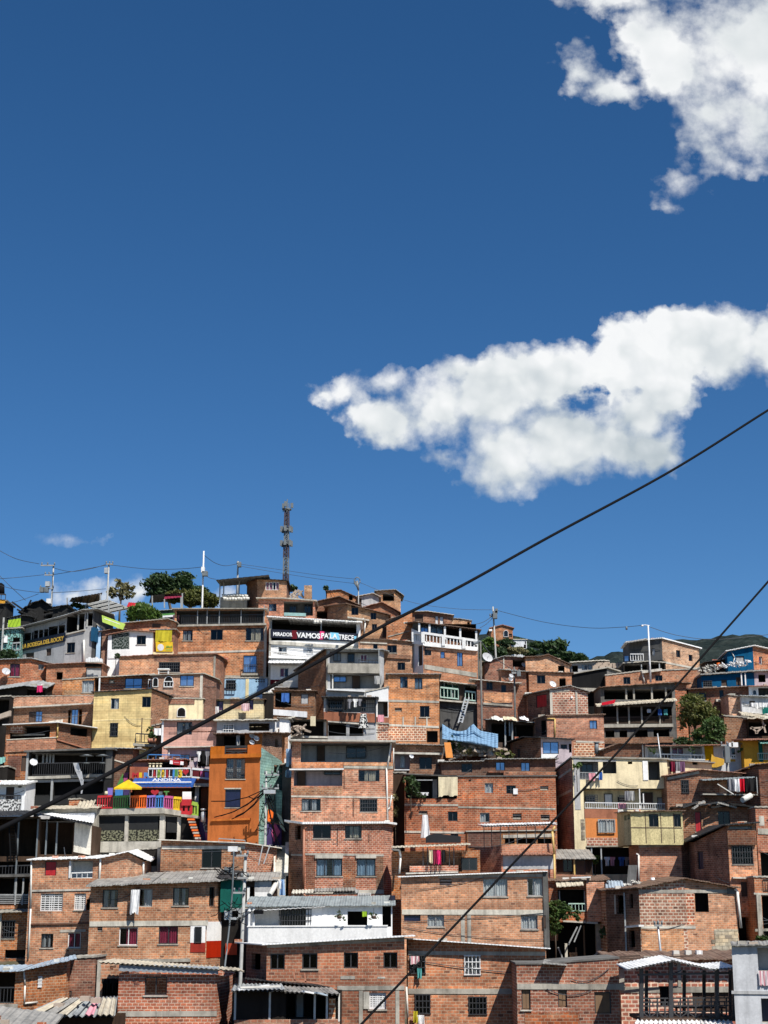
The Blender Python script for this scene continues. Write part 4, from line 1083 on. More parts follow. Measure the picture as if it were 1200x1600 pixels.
h.room((627, 1332, 722, 1362), 0.5, 'brick_clay'); h.room((720.5, 1340, 746, 1360), 0.2, 'shade_black'); h.win('g', (721, 1341, 745, 1360), off=-0.1, hole=False)
h.beam(640, 1353, 716, 1352, 9, 0.6, 'brick_red', 'parapet'); h.beam(634, 1363.5, 716, 1361, 2.5, 0.65, 'concrete_pale', 'ledge')
h.awn(612, 1323, 735, 1318, 1.2, 0.1, 'tin_cream', 0.08, 'terrace_roof', back=0.3)
h.post((661, 1324, 1353), (668, 1324, 1353), (702, 1324, 1353), (709, 1324, 1353), w=0.06, mat='dark_metal', off=0.6); h.pipe([(612, 1327), (624, 1328), (626, 1338), (624, 1365)], 0.07, 'pipe_white', 0.7)
h.room((628, 1332, 643, 1362), 0.6, 'shade_black') if False else None
for k, (a, b2, c, m, t) in enumerate(((676, 682, 1352, 'cloth_maroon', 'maroon garment'), (682, 689, 1352, 'cloth_magenta', 'crimson garment'), (690, 696, 1350, 'cloth_black', 'black garment'), (670, 676, 1350, 'cloth_beige', 'beige garment'))):
 garment(t + ' hung under the thin white terrace roof', a, 1328, b2, c, 102.0, m, 'garment', 'laundry', 'clothes hung out to dry')
garment('long white sheet hung from a brick wall above the black tarpaulin', 657, 1273, 672, 1309, 110.6, 'cloth_white', 'sheet', 'laundry', 'clothes hung out to dry', 'taper')
mb = MB()
for (a, b2) in (((668, 1303, 104), (690, 1302, 106)), ((690, 1302, 104), (720, 1306, 106)), ):
 pass
pts = [(665, 1308), (672, 1304), (684, 1302), (694, 1304), (706, 1305), (720, 1307)]
for (u0, v0), (u1, v1) in zip(pts, pts[1:]):
 mb.face([P(u0, 1317, 102.4), P(u1, 1317, 102.4), P(u1, v1, 103.6), P(u0, v0, 103.6)], smooth=True)
 mb.face([P(u0, v0, 103.6), P(u1, v1, 103.6), P(u1, 1316, 105), P(u0, 1316, 105)], smooth=True)
thing(mb, 'tarpaulin', 'cloth_black', 'crumpled black tarpaulin lying on the thin white terrace roof', 'tarpaulin')
h = House(BH, 'two level terrace house with scalloped eave and purple curtain', 104.5, [(736, 1327, 2.4), (783, 1322), (868, 1320)], 1372, 'brick_clay', 3.0, roof=dict(none=True))
h.surf(0, '', 'brick_brown')
h.beam(784, 1320, 867, 1318, 14, 0.05, 'brick_orange', 'parapet'); h.awn(783, 1335, 868, 1334, 0.5, 0.12, 'roof_tile', 0.05, 'scalloped_eave', i=1)
h.patch('gray_plaster', (786, 1337, 866, 1358), out=0.01); h.win('x', (800, 1341, 820, 1357)); h.win('g', (846, 1342, 861, 1356)); h.pipe([(867, 1291), (863, 1299), (866, 1335), (867, 1405)], 0.07, 'pipe_yellow', 0.5, i=1)
e2 = h
mb = MB(); corr(mb, P(757, 1290, 104.2), P(871, 1286.5, 104.2), P(746, 1287.5, 106), P(864, 1284, 106), 0.2, 0.02, 0.1); h.part(mb, 'terrace_roof', 'tin_white')
for u in (756, 768, 782, 795, 808, 822, 836, 850): h.post((u, 1290, 1322 if u > 780 else 1327), w=0.05, mat='dark_metal', off=0.02)
h = House(BH, 'low brick storey with dark slot openings behind the two level terrace', 108, [(730, 1300, 0), (868, 1298)], 1330, 'brick_clay', 2.5, roof=rf('concrete', 0.1, 0, 0.08, corr=False))
h.room((789, 1310, 804, 1318), 0.6); h.room((807, 1310, 836, 1318), 0.6); h.room((840, 1310, 862, 1318), 0.6); h.patch('brick_dark', (731, 1298, 783, 1325)); h.beam(786, 1304, 866, 1303, 5, 0.03, 'concrete_pale')
h = House(BH, 'big plain brick apartment house with small white-muntined window', 112, [(632, 1210), (716, 1214), (868, 1213)], 1360, 'brick_clay', 3.0, roof=rf('concrete_dark', 0.1, 0.0, 0.08, corr=False))
h.win('c', (757.5, 1223.5, 770.5, 1239)); h.win('g', (791, 1227, 806, 1240)); h.win('v', (844, 1228, 857, 1235), (732, 1218, 736, 1221)); h.win('g', (700, 1268, 715, 1283)); h.win('c', (750, 1270, 765, 1285)); h.win('v', (801, 1271, 815, 1281), (845, 1273, 859, 1282), (654, 1267, 668, 1273))
h.patch('white_metal', (802, 1232, 809, 1241), out=0.1, name='pinned_paper'); h.beam(716, 1259.5, 868, 1263, 2.5, 0.03); h.beam(632, 1255.5, 716, 1257, 3, 0.03); h.beam(632, 1298, 730, 1299, 3, 0.035, 'concrete_pale')
h.room((634, 1211, 714, 1248), 1.4, 'shade_black'); h.win('G', (675, 1217, 684, 1247), off=-1.0, hole=False); h.post((633, 1211, 1250), w=0.08, mat='gray_metal'); h.beam(632, 1218, 676, 1218, 1.6, -0.02, 'gray_metal', 'clothes_rail', o0=-0.08)
h.win('g', (704, 1303, 716, 1309))
garment('wide beige tarpaulin hanging across the brick terrace', 685, 1214, 715, 1247, 111.8, 'cloth_beige', 'tarpaulin', 'tarpaulin')
for k, (u, m) in enumerate(((655, 'cloth_white'), (661, 'cloth_white'), (667, 'cloth_white'))):
 garment(('small white cloth drying left of two others in the dark terrace', 'small white cloth drying between two others in the dark terrace', 'small white cloth drying right of two others in the dark terrace')[k], u - 3, 1238, u + 3, 1243 + k % 2, 111.7, m, 'cloth', 'laundry', 'clothes hung out to dry', 'shirt', 0.02)
h = House(BH, 'dark brick row with three bright blue-white windows above the plain brick wall', 115, [(690, 1191), (756, 1190), (757, 1187), (868, 1186)], 1216, 'brick_dark', 3.0, roof=rf('fibre_cement', 0.4, 0.1, 0.06))
h.win('b', (774.5, 1190.5, 789, 1204), (814, 1191, 828, 1205)); h.win('g', (721, 1193, 738, 1207)); h.beam(787, 1205, 869, 1206, 9, 0.45, 'brick_clay', 'brick_ledge', i=2); h.beam(762, 1204, 800, 1205, 3, 0.2, 'brick_brown', 'brick_ledge', i=2)
h = House(BH, 'narrow dark gap house with plants between two brick blocks', 113.5, [(614, 1208), (634, 1208)], 1300, 'brown_wall', 2.5)
# =============================================================== right middle
h = House('cream_house', 'cream house with open gallery, white railing and grey roof slab', 112, [(868, 1206, 3.4), (894, 1184), (1042, 1187)], 1330, 'cream_plaster', 3.5, side='brick_brown', roof=rf('concrete', 0.15, 0.0, 0.1, corr=False))
h.surf(0, '', 'brick_brown')  # left face turned from the sun, shade put into the browner brick
h.patch('gray_plaster', (896, 1187, 963, 1190), out=0.02)
h.room((905, 1190, 935, 1218), 0.9, 'gray_plaster'); h.win('g', (908, 1194, 926, 1207), off=-0.8, hole=False); h.rail(905, 1207, 935, 1207, 11, 'gray_metal', -0.05, 0.2)
h.room((942, 1190, 963, 1208.5), 1.0, 'dimgray_plaster'); h.room((1013, 1190, 1031, 1219), 1.0, 'dimgray_plaster'); h.beam(1004, 1189, 1012, 1189, 30, 0.05, 'white_plaster', 'pilaster'); h.win('o', (981, 1190, 988, 1194))
h.room((912, 1232, 1041, 1264), 1.2, 'cream_plaster', 'concrete'); h.win('k', (914, 1244, 930, 1254), (965, 1245, 978, 1254), off=-1.1, hole=False); h.win('P', (944, 1240, 957, 1259), off=-1.1, hole=False); h.win('d', (1002, 1238, 1020, 1260), off=-1.1, hole=False); h.win('G', (1027, 1246, 1039, 1260), off=-1.1, hole=False)
h.rail(914, 1254, 1041, 1256, 9, 'white_metal', 0.02, 0.16, 0.03); h.post((999, 1232, 1264), (1005, 1240, 1264), w=0.08, mat='white_metal'); h.beam(896, 1185, 905, 1185, 80, 0.03, 'gray_plaster', 'pilaster', i=1)
h.beam(913, 1264, 973, 1265, 14, 0.04, 'terracotta_plaster', 'wall_band'); h.patch('peach_plaster', (915, 1278, 973, 1309), out=0.03, name='plaster_wall')
h.win('c', (934, 1280, 961, 1301), off=0.05, hole=False); h.patch('brick_mortar', (917, 1309, 973, 1321), out=0.03); h.beam(916, 1321, 974, 1321, 2, 0.08); h.beam(893, 1242, 905, 1250, 3, 0.03, i=0) if False else None
h.beam(870, 1244, 892, 1233, 4, 0.03, i=0); h.beam(872, 1214, 892, 1200, 4, 0.03, i=0); h.patch('block_gray', (908, 1280, 914, 1312), out=0.04); h.patch('concrete_pale', (870, 1244, 873, 1258))
h.room((917, 1324, 1000, 1366), 1.8, 'shade_black'); h.post((924, 1324, 1366), (939, 1324, 1366), w=0.09, mat='galvanised')
for k, (a, b2, v0, v1, m, t) in enumerate(((920, 930, 1208, 1221, 'cloth_pink', 'pale pink laundry bundle hung over the cream house balcony'), (930, 936, 1207, 1216, 'cloth_white', 'white laundry hung over the cream house balcony'), (935, 941, 1206, 1220, 'cloth_blue', 'dark blue jeans hung over the cream house balcony'))):
 garment(t, a, v0, b2, v1, 111.7, m, 'garment', 'laundry', 'clothes hung out to dry')
garment('grey trousers hung in the cream house gallery', 976, 1236, 983, 1252, 111.3, 'cloth_gray', 'garment', 'laundry', 'clothes hung out to dry'); garment('mauve shirt hung in the cream house gallery', 983, 1236, 991, 1252, 111.3, 'curtain_gray', 'garment', 'laundry', 'clothes hung out to dry')
garment('pink towel over the cream house gallery railing', 966, 1255, 978, 1264, 111.9, 'cloth_pink', 'towel', 'laundry', 'clothes hung out to dry', wave=0.02)
for k, (a, b2, m, t) in enumerate(((944, 953, 'cloth_white', 'white shirt on the line under the peach walled storey'), (952, 961, 'cloth_pink', 'pink shirt on the line under the peach walled storey'), (966, 976, 'cloth_blue', 'blue shirt on the line under the peach walled storey'), (975, 983, 'cloth_gray', 'grey shirt on the line under the peach walled storey'))):
 garment(t, a, 1339, b2, 1353, 111.4, m, 'shirt', 'laundry', 'clothes hung out to dry', 'shirt')
h = House('cream_house', 'low cream wall with purple laundry below the long veranda', 113, [(1042, 1188), (1112, 1193)], 1215, 'cream_plaster', 2, roof=rf('concrete', 0.3, 0, 0.08, corr=False))
h.win('o', (1082, 1190, 1090, 1195)); h.room((1046, 1190, 1070, 1206), 0.6, 'purple_plaster')
for k, (a, b2, m, t) in enumerate(((1048, 1054, 'cloth_maroon', 'maroon'), (1055, 1062, 'cloth_gray', 'grey'), (1062, 1070, 'cloth_purple', 'purple'))):
 garment(t + ' garment drying on the low cream wall', a, 1190, b2, 1207, 112.7, m, 'garment', 'laundry', 'clothes hung out to dry')
h = House('cream_house', 'cream panelled upper room standing on a plain orange brick base', 106, [(974, 1269, 0.9), (985, 1269), (1066, 1267)], 1320, 'cream_panel', 3, roof=rf('tin_rust', 0.25, 0.1, 0.05, wob=0.08), ext=0.0)
h.win('g', (1014, 1272, 1029, 1292), (1053, 1272, 1064, 1292)); h.win('o', (975, 1274, 979, 1282), (980, 1272, 984, 1280))
for u in (1008, 1032, 1052): h.beam(u - .5, 1270, u + .5, 1270, 47, 0.02, 'dark_wood', 'batten')
h.beam(985, 1292.5, 1066, 1293, 1.2, 0.018, 'dark_wood', 'batten')
h = House(BH, 'plain orange brick base below the cream panelled room', 106.5, [(998, 1318), (1064, 1316), (1090, 1312, 1.4)], 1380, 'brick_orange', 3, roof=rf('concrete', 0.2, 0, 0.1, corr=False))
h.beam(998, 1320, 1064, 1318, 4, 0.03); h.surf(1, '', 'brick_brown'); h.beam(1084, 1316, 1096, 1316, 9, 0.2, 'concrete_pale', 'lintel', i=1); h.pipe([(994, 1334), (998, 1336), (998, 1382)], 0.06, 'pipe_white', 0.2, i=0)  # browner right face stands in for the neighbour's cast shadow
h = House(BH, 'gable fronted brick house with a black opening and a grey block patch', 98, [(946, 1392, 2.6), (998, 1388), (1070, 1373), (1150, 1388)], 1500, 'brick_mortar', 3.5, roof=rf('tin_rust', 0.35, 0.2, 0.06, wob=0.04))
h.surf(0, '', 'brick_dark'); h.surf(2, '', 'brick_orange')
h.room((1086, 1394, 1107, 1425), 1.0, 'shade_black'); h.beam(998, 1390.5, 1070, 1390, 5, 0.03, i=1); h.beam(1070, 1390, 1136, 1390.5, 5, 0.03, i=2); h.beam(1000, 1447, 1070, 1447, 4, 0.035, 'concrete_pale', i=1); h.beam(1070, 1447, 1087, 1447, 4, 0.034, 'concrete_pale', i=2)
h.patch('brick_orange', (1003, 1451.5, 1069, 1500), out=0.02); h.patch('brick_mortar', (1072, 1395, 1085, 1446)); h.patch('block_gray', (1117, 1452, 1154, 1490), (1112, 1468, 1118, 1474), (1113, 1478, 1118, 1490), out=0.03, name='block_patch')
h.win('o', (963, 1399, 975, 1428), (983, 1397, 989, 1419), (983, 1454, 992, 1480)); h.patch('concrete_pale', (960, 1398, 962, 1428)); h.post((975, 1395, 1494), w=0.09, mat='gray_metal', off=0.08); h.beam(976, 1447, 998, 1445, 3, 0.4, 'white_metal', 'shelf', i=0)
h.pipe([(1148, 1389), (1152, 1392), (1158, 1450)], 0.08, 'pipe_white', 0.15); h.patch('concrete_dark', (1136, 1388, 1149, 1397), out=0.05)
pole('slim metal mast with a short crossarm standing before the gable fronted brick house', 1033, 1440, 1496, 94, 0.11, 'galvanised', ((1446, -6, 6),), tilt=-3)
# gap with balcony and plants
h = House(BH, 'brick pier and balcony above a dark undercroft full of poles', 103, [(857, 1376), (870, 1376), (917, 1377), (948, 1374, 0.0)], 1441, 'brick_clay', 3, roof=rf('tin_rust', 0.3, 0.3, 0.06, wob=0.05), ext=0.0)
h.room((871, 1390, 914, 1424), 1.4, 'shade_black'); h.rail(888, 1412, 915, 1412, 12, 'green_metal', 0.02, 0.2, 0.035); h.awn(870, 1385, 912, 1382, 0.7, 0.35, 'tin_cream', 0.06, 'awning', i=1); h.post((874, 1392, 1424), (913, 1392, 1424), w=0.07, mat='gray_metal')
h.patch('brick_orange', (917, 1378, 945, 1440), out=0.25, name='brick_pier'); h.beam(880, 1438, 916, 1440, 2.5, 0.1, 'concrete_pale'); h.beam(917, 1440, 934, 1441, 3, 0.3, 'concrete_pale')
h.beam(893, 1370.5, 923, 1369.5, 2, 0.5, 'white_metal', 'roof_edge')
h = House('undercroft', 'dark undercroft with leaning poles below the brick pier', 103.4, [(855, 1441), (948, 1441)], 1510, 'shade_black', 2.5, 'building')
h.room((858, 1443, 946, 1506), 1.8, 'shade_black', 'shade_black'); h.post((934, 1443, 1490), w=0.35, mat='concrete', off=-0.3, name='column'); h.post((912, 1446, 1500), (900, 1480, 1502), w=0.1, mat='wood', off=-0.2)
for (a, b2) in (((888, 1476), (902, 1448)), ((897, 1472), (908, 1446)), ((880, 1500), (872, 1480)), ((925, 1496), (958, 1468))):
 mb = MB(); mb.bar(P(a[0], a[1], 103.0), P(b2[0], b2[1], 103.0), 0.09); h.part(mb, 'leaning_pole', 'gray_metal')
h.patch('concrete_pale', (882, 1474, 886, 1500), out=-0.3); h.patch('brick_pale', (890, 1488, 901, 1500), out=-0.4)
h = House(BH, 'low brown house with grey tiled lean-to and ochre post', 107.5, [(865, 1340), (925, 1340)], 1376, 'brown_wall', 3, roof=rf('fibre_cement', 0.6, 0.6, 0.06))
h.win('d', (900, 1344, 915, 1368)); h.win('g', (880, 1343, 895, 1362)); h.post((897, 1340, 1369), w=0.1, mat='pipe_yellow', off=0.3); h.beam(865, 1366, 925, 1367, 8, 0.35, 'brick_clay', 'parapet')
mb = MB(); corr(mb, P(946, 1388, 101.5), P(975, 1385, 101.5), P(945, 1376, 104), P(973, 1376, 104), 0.2, 0.03); thing(mb, 'tin_sheet', 'tin_blue', 'loose pale blue tin sheet lying on the roof beside the gable house', 'tin sheet')
mb = MB(); q = P(988, 1381, 102); leaves(mb, [(q.x, q.y, q.z, .5, .4, .18)], 60, 0.3, 5); thing(mb, 'rubbish_heap', 'sack', 'small heap of pale sacks and plastic on the roof beside the gable house', 'rubbish')
mb = MB(); q = P(1020, 1375, 103); mb.tube([q - Vector((0, 0, .2)), q + Vector((0, 0, .15))], 0.16, 10, r2=0.13); thing(mb, 'bucket', 'white_letter', 'white plastic bucket on the ridge of the gable fronted house', 'bucket')
mb = MB(); q = P(986, 1366, 104.5); mb.hexa(*[q + Vector(d) for d in ((-.3, 0, -.6), (.3, 0, -.6), (.3, .06, -.6), (-.3, .06, -.6), (-.1, .3, .6), (.5, .3, .6), (.5, .36, .6), (-.1, .36, .6))])
thing(mb, 'board', 'dimgray_plaster', 'dark grey board leaning beside the drainpipe under the laundry', 'board')
# right edge cluster
h = House(BH, 'brick house with black sagging tarpaulin roof and dark red shutter', 108, [(1064, 1262), (1078, 1260), (1105, 1257), (1184, 1263)], 1312, 'brick_brown', 3, roof=rf('tin_black', 0.4, 0.15, 0.08, wob=0.35))
h.win('R', (1086, 1268, 1096, 1300)); h.win('g', (1122, 1267.5, 1141, 1293)); h.beam(1086, 1300, 1097, 1299, 6, 0.06, 'concrete_pale', 'sill'); h.patch('brick_orange', (1102, 1288, 1113, 1306))
for (u0, v0, u1, v1) in ((1066, 1262, 1090, 1253), (1082, 1264, 1100, 1252), (1092, 1258, 1120, 1254), (1120, 1254, 1150, 1262), (1110, 1262, 1140, 1258), (1140, 1256, 1184, 1262)):
 mb = MB(); mb.bar(P(u0, v0, 107.3), P(u1, v1, 107.6), 0.28, 0.1); h.part(mb, 'roof_scrap', random.choice(['tin_black', 'fibre_cement', 'charcoal']))
h = House(BH, 'tall narrow brick house with a grilled window and black lean-to roof', 102, [(1084, 1316, 3.0), (1136, 1290), (1180, 1286)], 1440, 'brick_orange', 3, side='brick_dark', roof=rf('tin_black', 0.5, 0.2, 0.08))
h.surf(0, '', 'brick_brown'); h.win('N', (1090, 1330, 1099, 1358)); h.patch('brick_dark', (1137, 1296, 1181, 1320), out=0.2, name='brick_parapet'); h.room((1140, 1290.5, 1175, 1295), 0.4, 'graywhite_plaster')
h.win('k', (1144, 1322, 1176, 1350)); h.beam(1145, 1370, 1178, 1371, 2.5, 0.25, 'concrete_pale', 'ledge'); h.win('d', (1158, 1378, 1178, 1401)); h.room((1152, 1433, 1179, 1475), 1.2, 'shade_black')
h = House(BH, 'brick house with orange-red gutter and one black window, below the ochre veranda', 111, [(1041, 1213), (1095, 1203), (1160, 1209)], 1265, 'brick_brown', 3, roof=rf('roof_tile', 0.3, 0.2, 0.05))
h.win('k', (1065, 1219, 1076, 1239)); h.beam(1043, 1215, 1092, 1205, 4, 0.03, i=0)
h.awn(1097, 1218, 1179, 1213.5, 1.0, 0.1, 'tin_bluegray', 0.08, 'awning', i=1); h.post((1182, 1214, 1240), w=0.06, mat='gray_metal', off=0.95); h.patch('brick_pale', (1124, 1218, 1136, 1240), out=0.1); h.beam(1098, 1240, 1188, 1241, 2, 0.8, 'concrete', 'slab_edge')
for k, (a, b2, m, t) in enumerate(((1137, 1146, 'cloth_gray', 'grey'), (1146, 1155, 'cloth_white', 'white'), (1155, 1163, 'cloth_red', 'bright red'), (1165, 1181, 'cloth_black', 'black plastic'))):
 garment(t + ' cloth hung under the blue-grey awning at the right', a, 1217, b2, 1238, 110.0, m, 'cloth', 'laundry', 'clothes hung out to dry', wave=0.12)
mb = MB(); mb.bar(P(1121, 1225, 109.9), P(1146, 1241, 109.9), 0.14, 0.06); thing(mb, 'plank', 'pipe_white', 'pale plank slanting under the blue-grey awning at the right', 'plank')
mb = MB(); a, c = P(1160, 1250, 108.5), P(1173, 1243, 109); mb.tube([a, c], 0.2, 12); thing(mb, 'water_pipe', 'pipe_white', 'short fat white pipe section resting above the black tarpaulin roof', 'pipe')
h = House(BH, 'brown brick house cut by the right edge beside the bright awning', 110, [(1162, 1205, 1.5), (1185, 1195), (1230, 1190)], 1270, 'brick_dark', 3, roof=rf('tin_rust', 0.3, 0.1, 0.06, wob=0.05)); h.surf(0, '', 'brick_dark')
h = House(BH, 'orange brick house cut by the right edge with crumbling plaster', 106, [(1180, 1262, 0.0), (1230, 1262)], 1335, 'brick_clay', 3); h.beam(1184, 1294, 1230, 1296, 9, 0.04); h.patch('concrete_pale', (1186, 1275, 1194, 1290)); h.room((1189, 1332, 1226, 1370), 1.2, 'shade_black')
h = House(BH, 'brick house with concrete frame and dark shop opening at the right edge', 100, [(1178, 1371), (1230, 1371)], 1480, 'brick_clay', 3); h.beam(1178, 1395, 1230, 1397, 3, 0.06); h.room((1192, 1400, 1226, 1470), 1.5, 'shade_black'); h.beam(1182, 1398, 1189, 1398, 70, 0.25, 'concrete', 'concrete_column'); h.beam(1180, 1452, 1230, 1450, 4, 0.2, 'concrete')
h.rail(1192, 1374, 1228, 1374, 18, 'dark_metal', 0.05)
# upper right: long veranda, ochre house
h = House('veranda_house', 'long white veranda with arched doors, white railing and red curtain', 117.5, [(1010, 1166), (1100, 1165), (1162, 1163)], 1195, 'graywhite_plaster', 3, roof=rf('roof_tile', 0.7, 0.25, 0.06, wob=0.03))
h.room((1012, 1167, 1098, 1187), 0.9, 'white_plaster'); h.win('d', (1035, 1168, 1047, 1187), off=-0.8, hole=False); h.win('q', (1049, 1168, 1068, 1180), off=-0.8, hole=False); h.arch((1082, 1167, 1096, 1185), off=-0.8, mat='gray_plaster', frame='gray_metal')
h.rail(1022, 1178, 1101, 1180, 7, 'white_metal', 0.02, 0.25, 0.04, 'v'); h.post((1031, 1166, 1187), (1048, 1166, 1187), (1078, 1166, 1187), w=0.09, mat='white_metal')
h.patch('ochre_plaster', (1101, 1165, 1115, 1188), out=0.02, name='ochre_wall'); h.plate('ochre_plaster', [(1112, 1178), (1116, 1182), (1132, 1186), (1131, 1195), (1120, 1199), (1110, 1199)], 0.35, 0.2, 'ochre_parapet'); h.arch((1129, 1169, 1140, 1184), (1142, 1167, 1149, 1184), off=0.02)
h.patch('ochre_plaster', (1141, 1186, 1149, 1190), out=0.03, name='ochre_wall'); h.beam(1010, 1187, 1110, 1190, 3, 0.5, 'concrete', 'slab_edge'); h.rail(1142, 1180, 1150, 1180, 6, 'white_metal', 0.05, 0.2, 0.04)
for k, u in enumerate((1020, 1082, 1155)):
 q = P(u, 1172, 116.6); mb = MB(); leaves(mb, [(q.x, q.y, q.z, .3, .2, .3)], 90, 0.13, 30 + k)
 thing(mb, 'potted_fern', 'leaf_mid', ('green fern hanging at the left end of the long veranda', 'green fern hanging by the veranda arch', 'green fern hanging on the white wall by the ochre house')[k], 'plant', 'hanging plants')
h = House('ochre_house', 'ochre yellow house with tiled eave beside a teal strip', 116.5, [(1161, 1157), (1186, 1156), (1230, 1158)], 1200, 'ochre_plaster', 3, roof=rf('roof_tile', 0.9, 0.3, 0.1)); h.patch('teal_plaster', (1185.5, 1160, 1192, 1190), out=0.02); h.patch('brick_pale', (1193, 1162, 1228, 1186), out=0.02); h.awn(1188, 1161, 1220, 1160, 0.9, 0.35, 'tin_green', 0.05); h.rail(1184, 1177, 1228, 1177, 10, 'green_metal', 0.08)
h = House(BH, 'dark brick shed between the concrete frame building and the long veranda', 118, [(944, 1172), (966, 1162), (1008, 1162)], 1190, 'brick_dark', 3, roof=rf('tin_rust', 0.3, 0.2, 0.05)); h.post((1004, 1164, 1184), (1008, 1164, 1184), w=0.1, mat='pipe_white', off=0.03)
h = House(BH, 'plain square brick house right of the leafy tree', 121.5, [(1131, 1119), (1169, 1122)], 1160, 'brick_brown', 3)
h = House('shanty', 'tumbledown shanty full of planks at the right edge', 121, [(1168, 1124), (1230, 1124)], 1160, 'brown_wall', 3, 'shack', roof=rf('tin_cream', 0.8, 0.2, 0.1, wob=0.15)); h.room((1170, 1128, 1228, 1150), 1.5)
for (a, b2) in (((1172, 1138), (1190, 1137)), ((1174, 1136), (1184, 1146)), ((1190, 1122), (1196, 1145)), ((1180, 1146), (1196, 1132))):
 mb = MB(); mb.bar(P(a[0], a[1], 120.6), P(b2[0], b2[1], 120.6), 0.13); h.part(mb, 'plank', 'rubble')
h = House(BH, 'small pale brick block with a ledge beside the white laundry house', 124, [(1138, 1086), (1159, 1089)], 1122, 'brick_pale', 3, roof=rf('fibre_cement', 0.1, 0.1, 0.06))
h = House('gray_house', 'grey house front with white laundry strung across it', 123.5, [(1158, 1088), (1230, 1090)], 1125, 'graywhite_plaster', 3, roof=rf('tin_gray', 0.4, 0.1, 0.06)); h.win('d', (1171, 1095, 1180, 1104)); h.awn(1158, 1115, 1230, 1122, 1.0, 0.3, 'tin_cream', 0.08, val=0.05)
for k in range(5): garment(('white sheet on the line, nearest the dark window of the grey house', 'white shirt second along the line of the grey house', 'white vest third along the line of the grey house', 'white towel fourth along the line of the grey house', 'white sheet at the right end of the line of the grey house')[k], 1173 + 6 * k, 1098, 1179.5 + 6 * k, 1105 + (k * 3) % 5, 122.8, 'cloth_white', 'garment', 'laundry', 'clothes hung out to dry')
garment('dark green tarpaulin hung below the white laundry at the right edge', 1191, 1105, 1212, 1116, 122.7, 'teal_plaster', 'tarpaulin', 'tarpaulin')
h = House('white_house', 'small white house with pointed arch window at the right edge', 127, [(1171, 1073), (1230, 1072)], 1092, 'white_plaster', 3, roof=rf('roof_tile', 0.6, 0.3, 0.06)); h.arch((1176, 1078, 1182, 1086), mat='glass_dark'); h.room((1185, 1075, 1226, 1088), 1.0, 'dimgray_plaster'); h.beam(1170, 1072, 1174, 1072, 14, 0.1, 'white_plaster', 'pilaster')
h = House(BH, 'brick row with two grey windows under a long dark eave right of the leafy tree', 127.5, [(1075, 1078), (1170, 1073)], 1120, 'brick_brown', 3, roof=rf('tin_rust', 0.5, 0.15, 0.06)); h.win('g', (1088, 1082, 1104, 1095), (1124, 1078, 1131, 1091)); h.beam(1119, 1092, 1138, 1094, 4, 0.4, 'concrete_pale', 'canopy'); h.win('d', (1128, 1107, 1138, 1118))
h = House('blue_house', 'bright blue house with brick side wall and white sacks along its ledge', 131, [(1136, 1019), (1176, 1010), (1230, 1022, 2.0)], 1050, 'blue_plaster', 3, roof=rf('tin_white', 0.35, -0.3, 0.06)); h.surf(1, '', 'brick_clay'); h.win('G', (1150, 1025, 1163, 1038)); h.win('q', (1186, 1026, 1191, 1038)); h.pipe([(1144, 1020), (1148, 1028), (1145, 1037)], 0.04, 'pipe_white')
h = House('blue_house', 'lower blue storey with dark windows under the sack lined ledge', 129.5, [(1096, 1056), (1178, 1050), (1230, 1048)], 1076, 'blue_plaster', 3, roof=rf('fibre_cement', 0.4, 0.0, 0.12, wob=0.04)); h.surf(1, '', 'lilac_plaster'); h.win('k', (1099, 1064, 1112, 1073)); h.win('d', (1127, 1062, 1136, 1073), (1150, 1058, 1159, 1071)); h.room((1185, 1054, 1196, 1066), 1.0); h.post((1158, 1052, 1071), (1164, 1052, 1071), w=0.1, mat='white_metal', off=0.2)
for k in range(13):
 u = 1093 + k * 6.3; v = 1047 - k * 0.95
 q = P(u, v, 129.2); mb = MB(); leaves(mb, [(q.x, q.y, q.z, .24, .2, .26)], 26, 0.26, 60 + k)
 if k in (0, 12): lab = ('whitewashed pot at the left end of the blue house ledge', 'whitewashed pot at the right end of the blue house ledge')[k // 12]
 else: lab = 'one of the whitewashed pots along the middle of the blue house ledge'
 thing(mb, 'flower_pot', 'sack' if k < 6 else 'white_letter', lab, 'pot', 'pots along the blue house ledge' if 0 < k < 12 else 'pots at the ends of the blue house ledge')
h = House('shed', 'black open shed with a red drum left of the blue house', 132, [(1104, 1035), (1138, 1030)], 1050, 'shade_black', 2.5, 'shed', roof=rf('tin_black', 0.3, 0.1, 0.05)); h.room((1106, 1036, 1136, 1046), 1.5)
mb = MB(); q = P(1124, 1044, 131.6); mb.tube([q, q + Vector((0, 0, .45))], 0.22, 10); thing(mb, 'drum', 'flame_paint', 'small orange-red drum in the black shed left of the blue house', 'drum')
h = House('corner_house', 'grey and brick corner house with white gutter and jutting porch roof', 134, [(982, 1004, 1.6), (1034, 998), (1092, 1014, 2.0)], 1048, 'brick_pale', 3, side='dimgray_plaster', roof=rf('tin_white', 0.2, 0.0, 0.1, corr=False)); h.surf(0, '', 'dimgray_plaster')
h.win('g', (1056.5, 1016, 1063, 1027), (1076, 1023, 1082, 1033)); h.win('d', (1013, 1014, 1018, 1024)); h.win('P', (1018.5, 1013, 1023, 1024)); h.awn(974, 1005, 1004, 1000, 1.2, 0.35, 'fibre_cement', 0.05, 'porch_roof', i=0); h.rail(985, 1022, 1005, 1022, 11, 'white_metal', 0.8, 0.2, 0.05, 'v', i=0); h.beam(980, 1033, 1034, 1031, 3, 0.9, 'charcoal', 'balcony_slab', i=0); h.beam(1040, 1034, 1090, 1044, 3, 0.03, 'concrete_pale', i=1); h.patch('glass_blue', (976, 1025, 982, 1033), out=0.7, name='glass_screen')
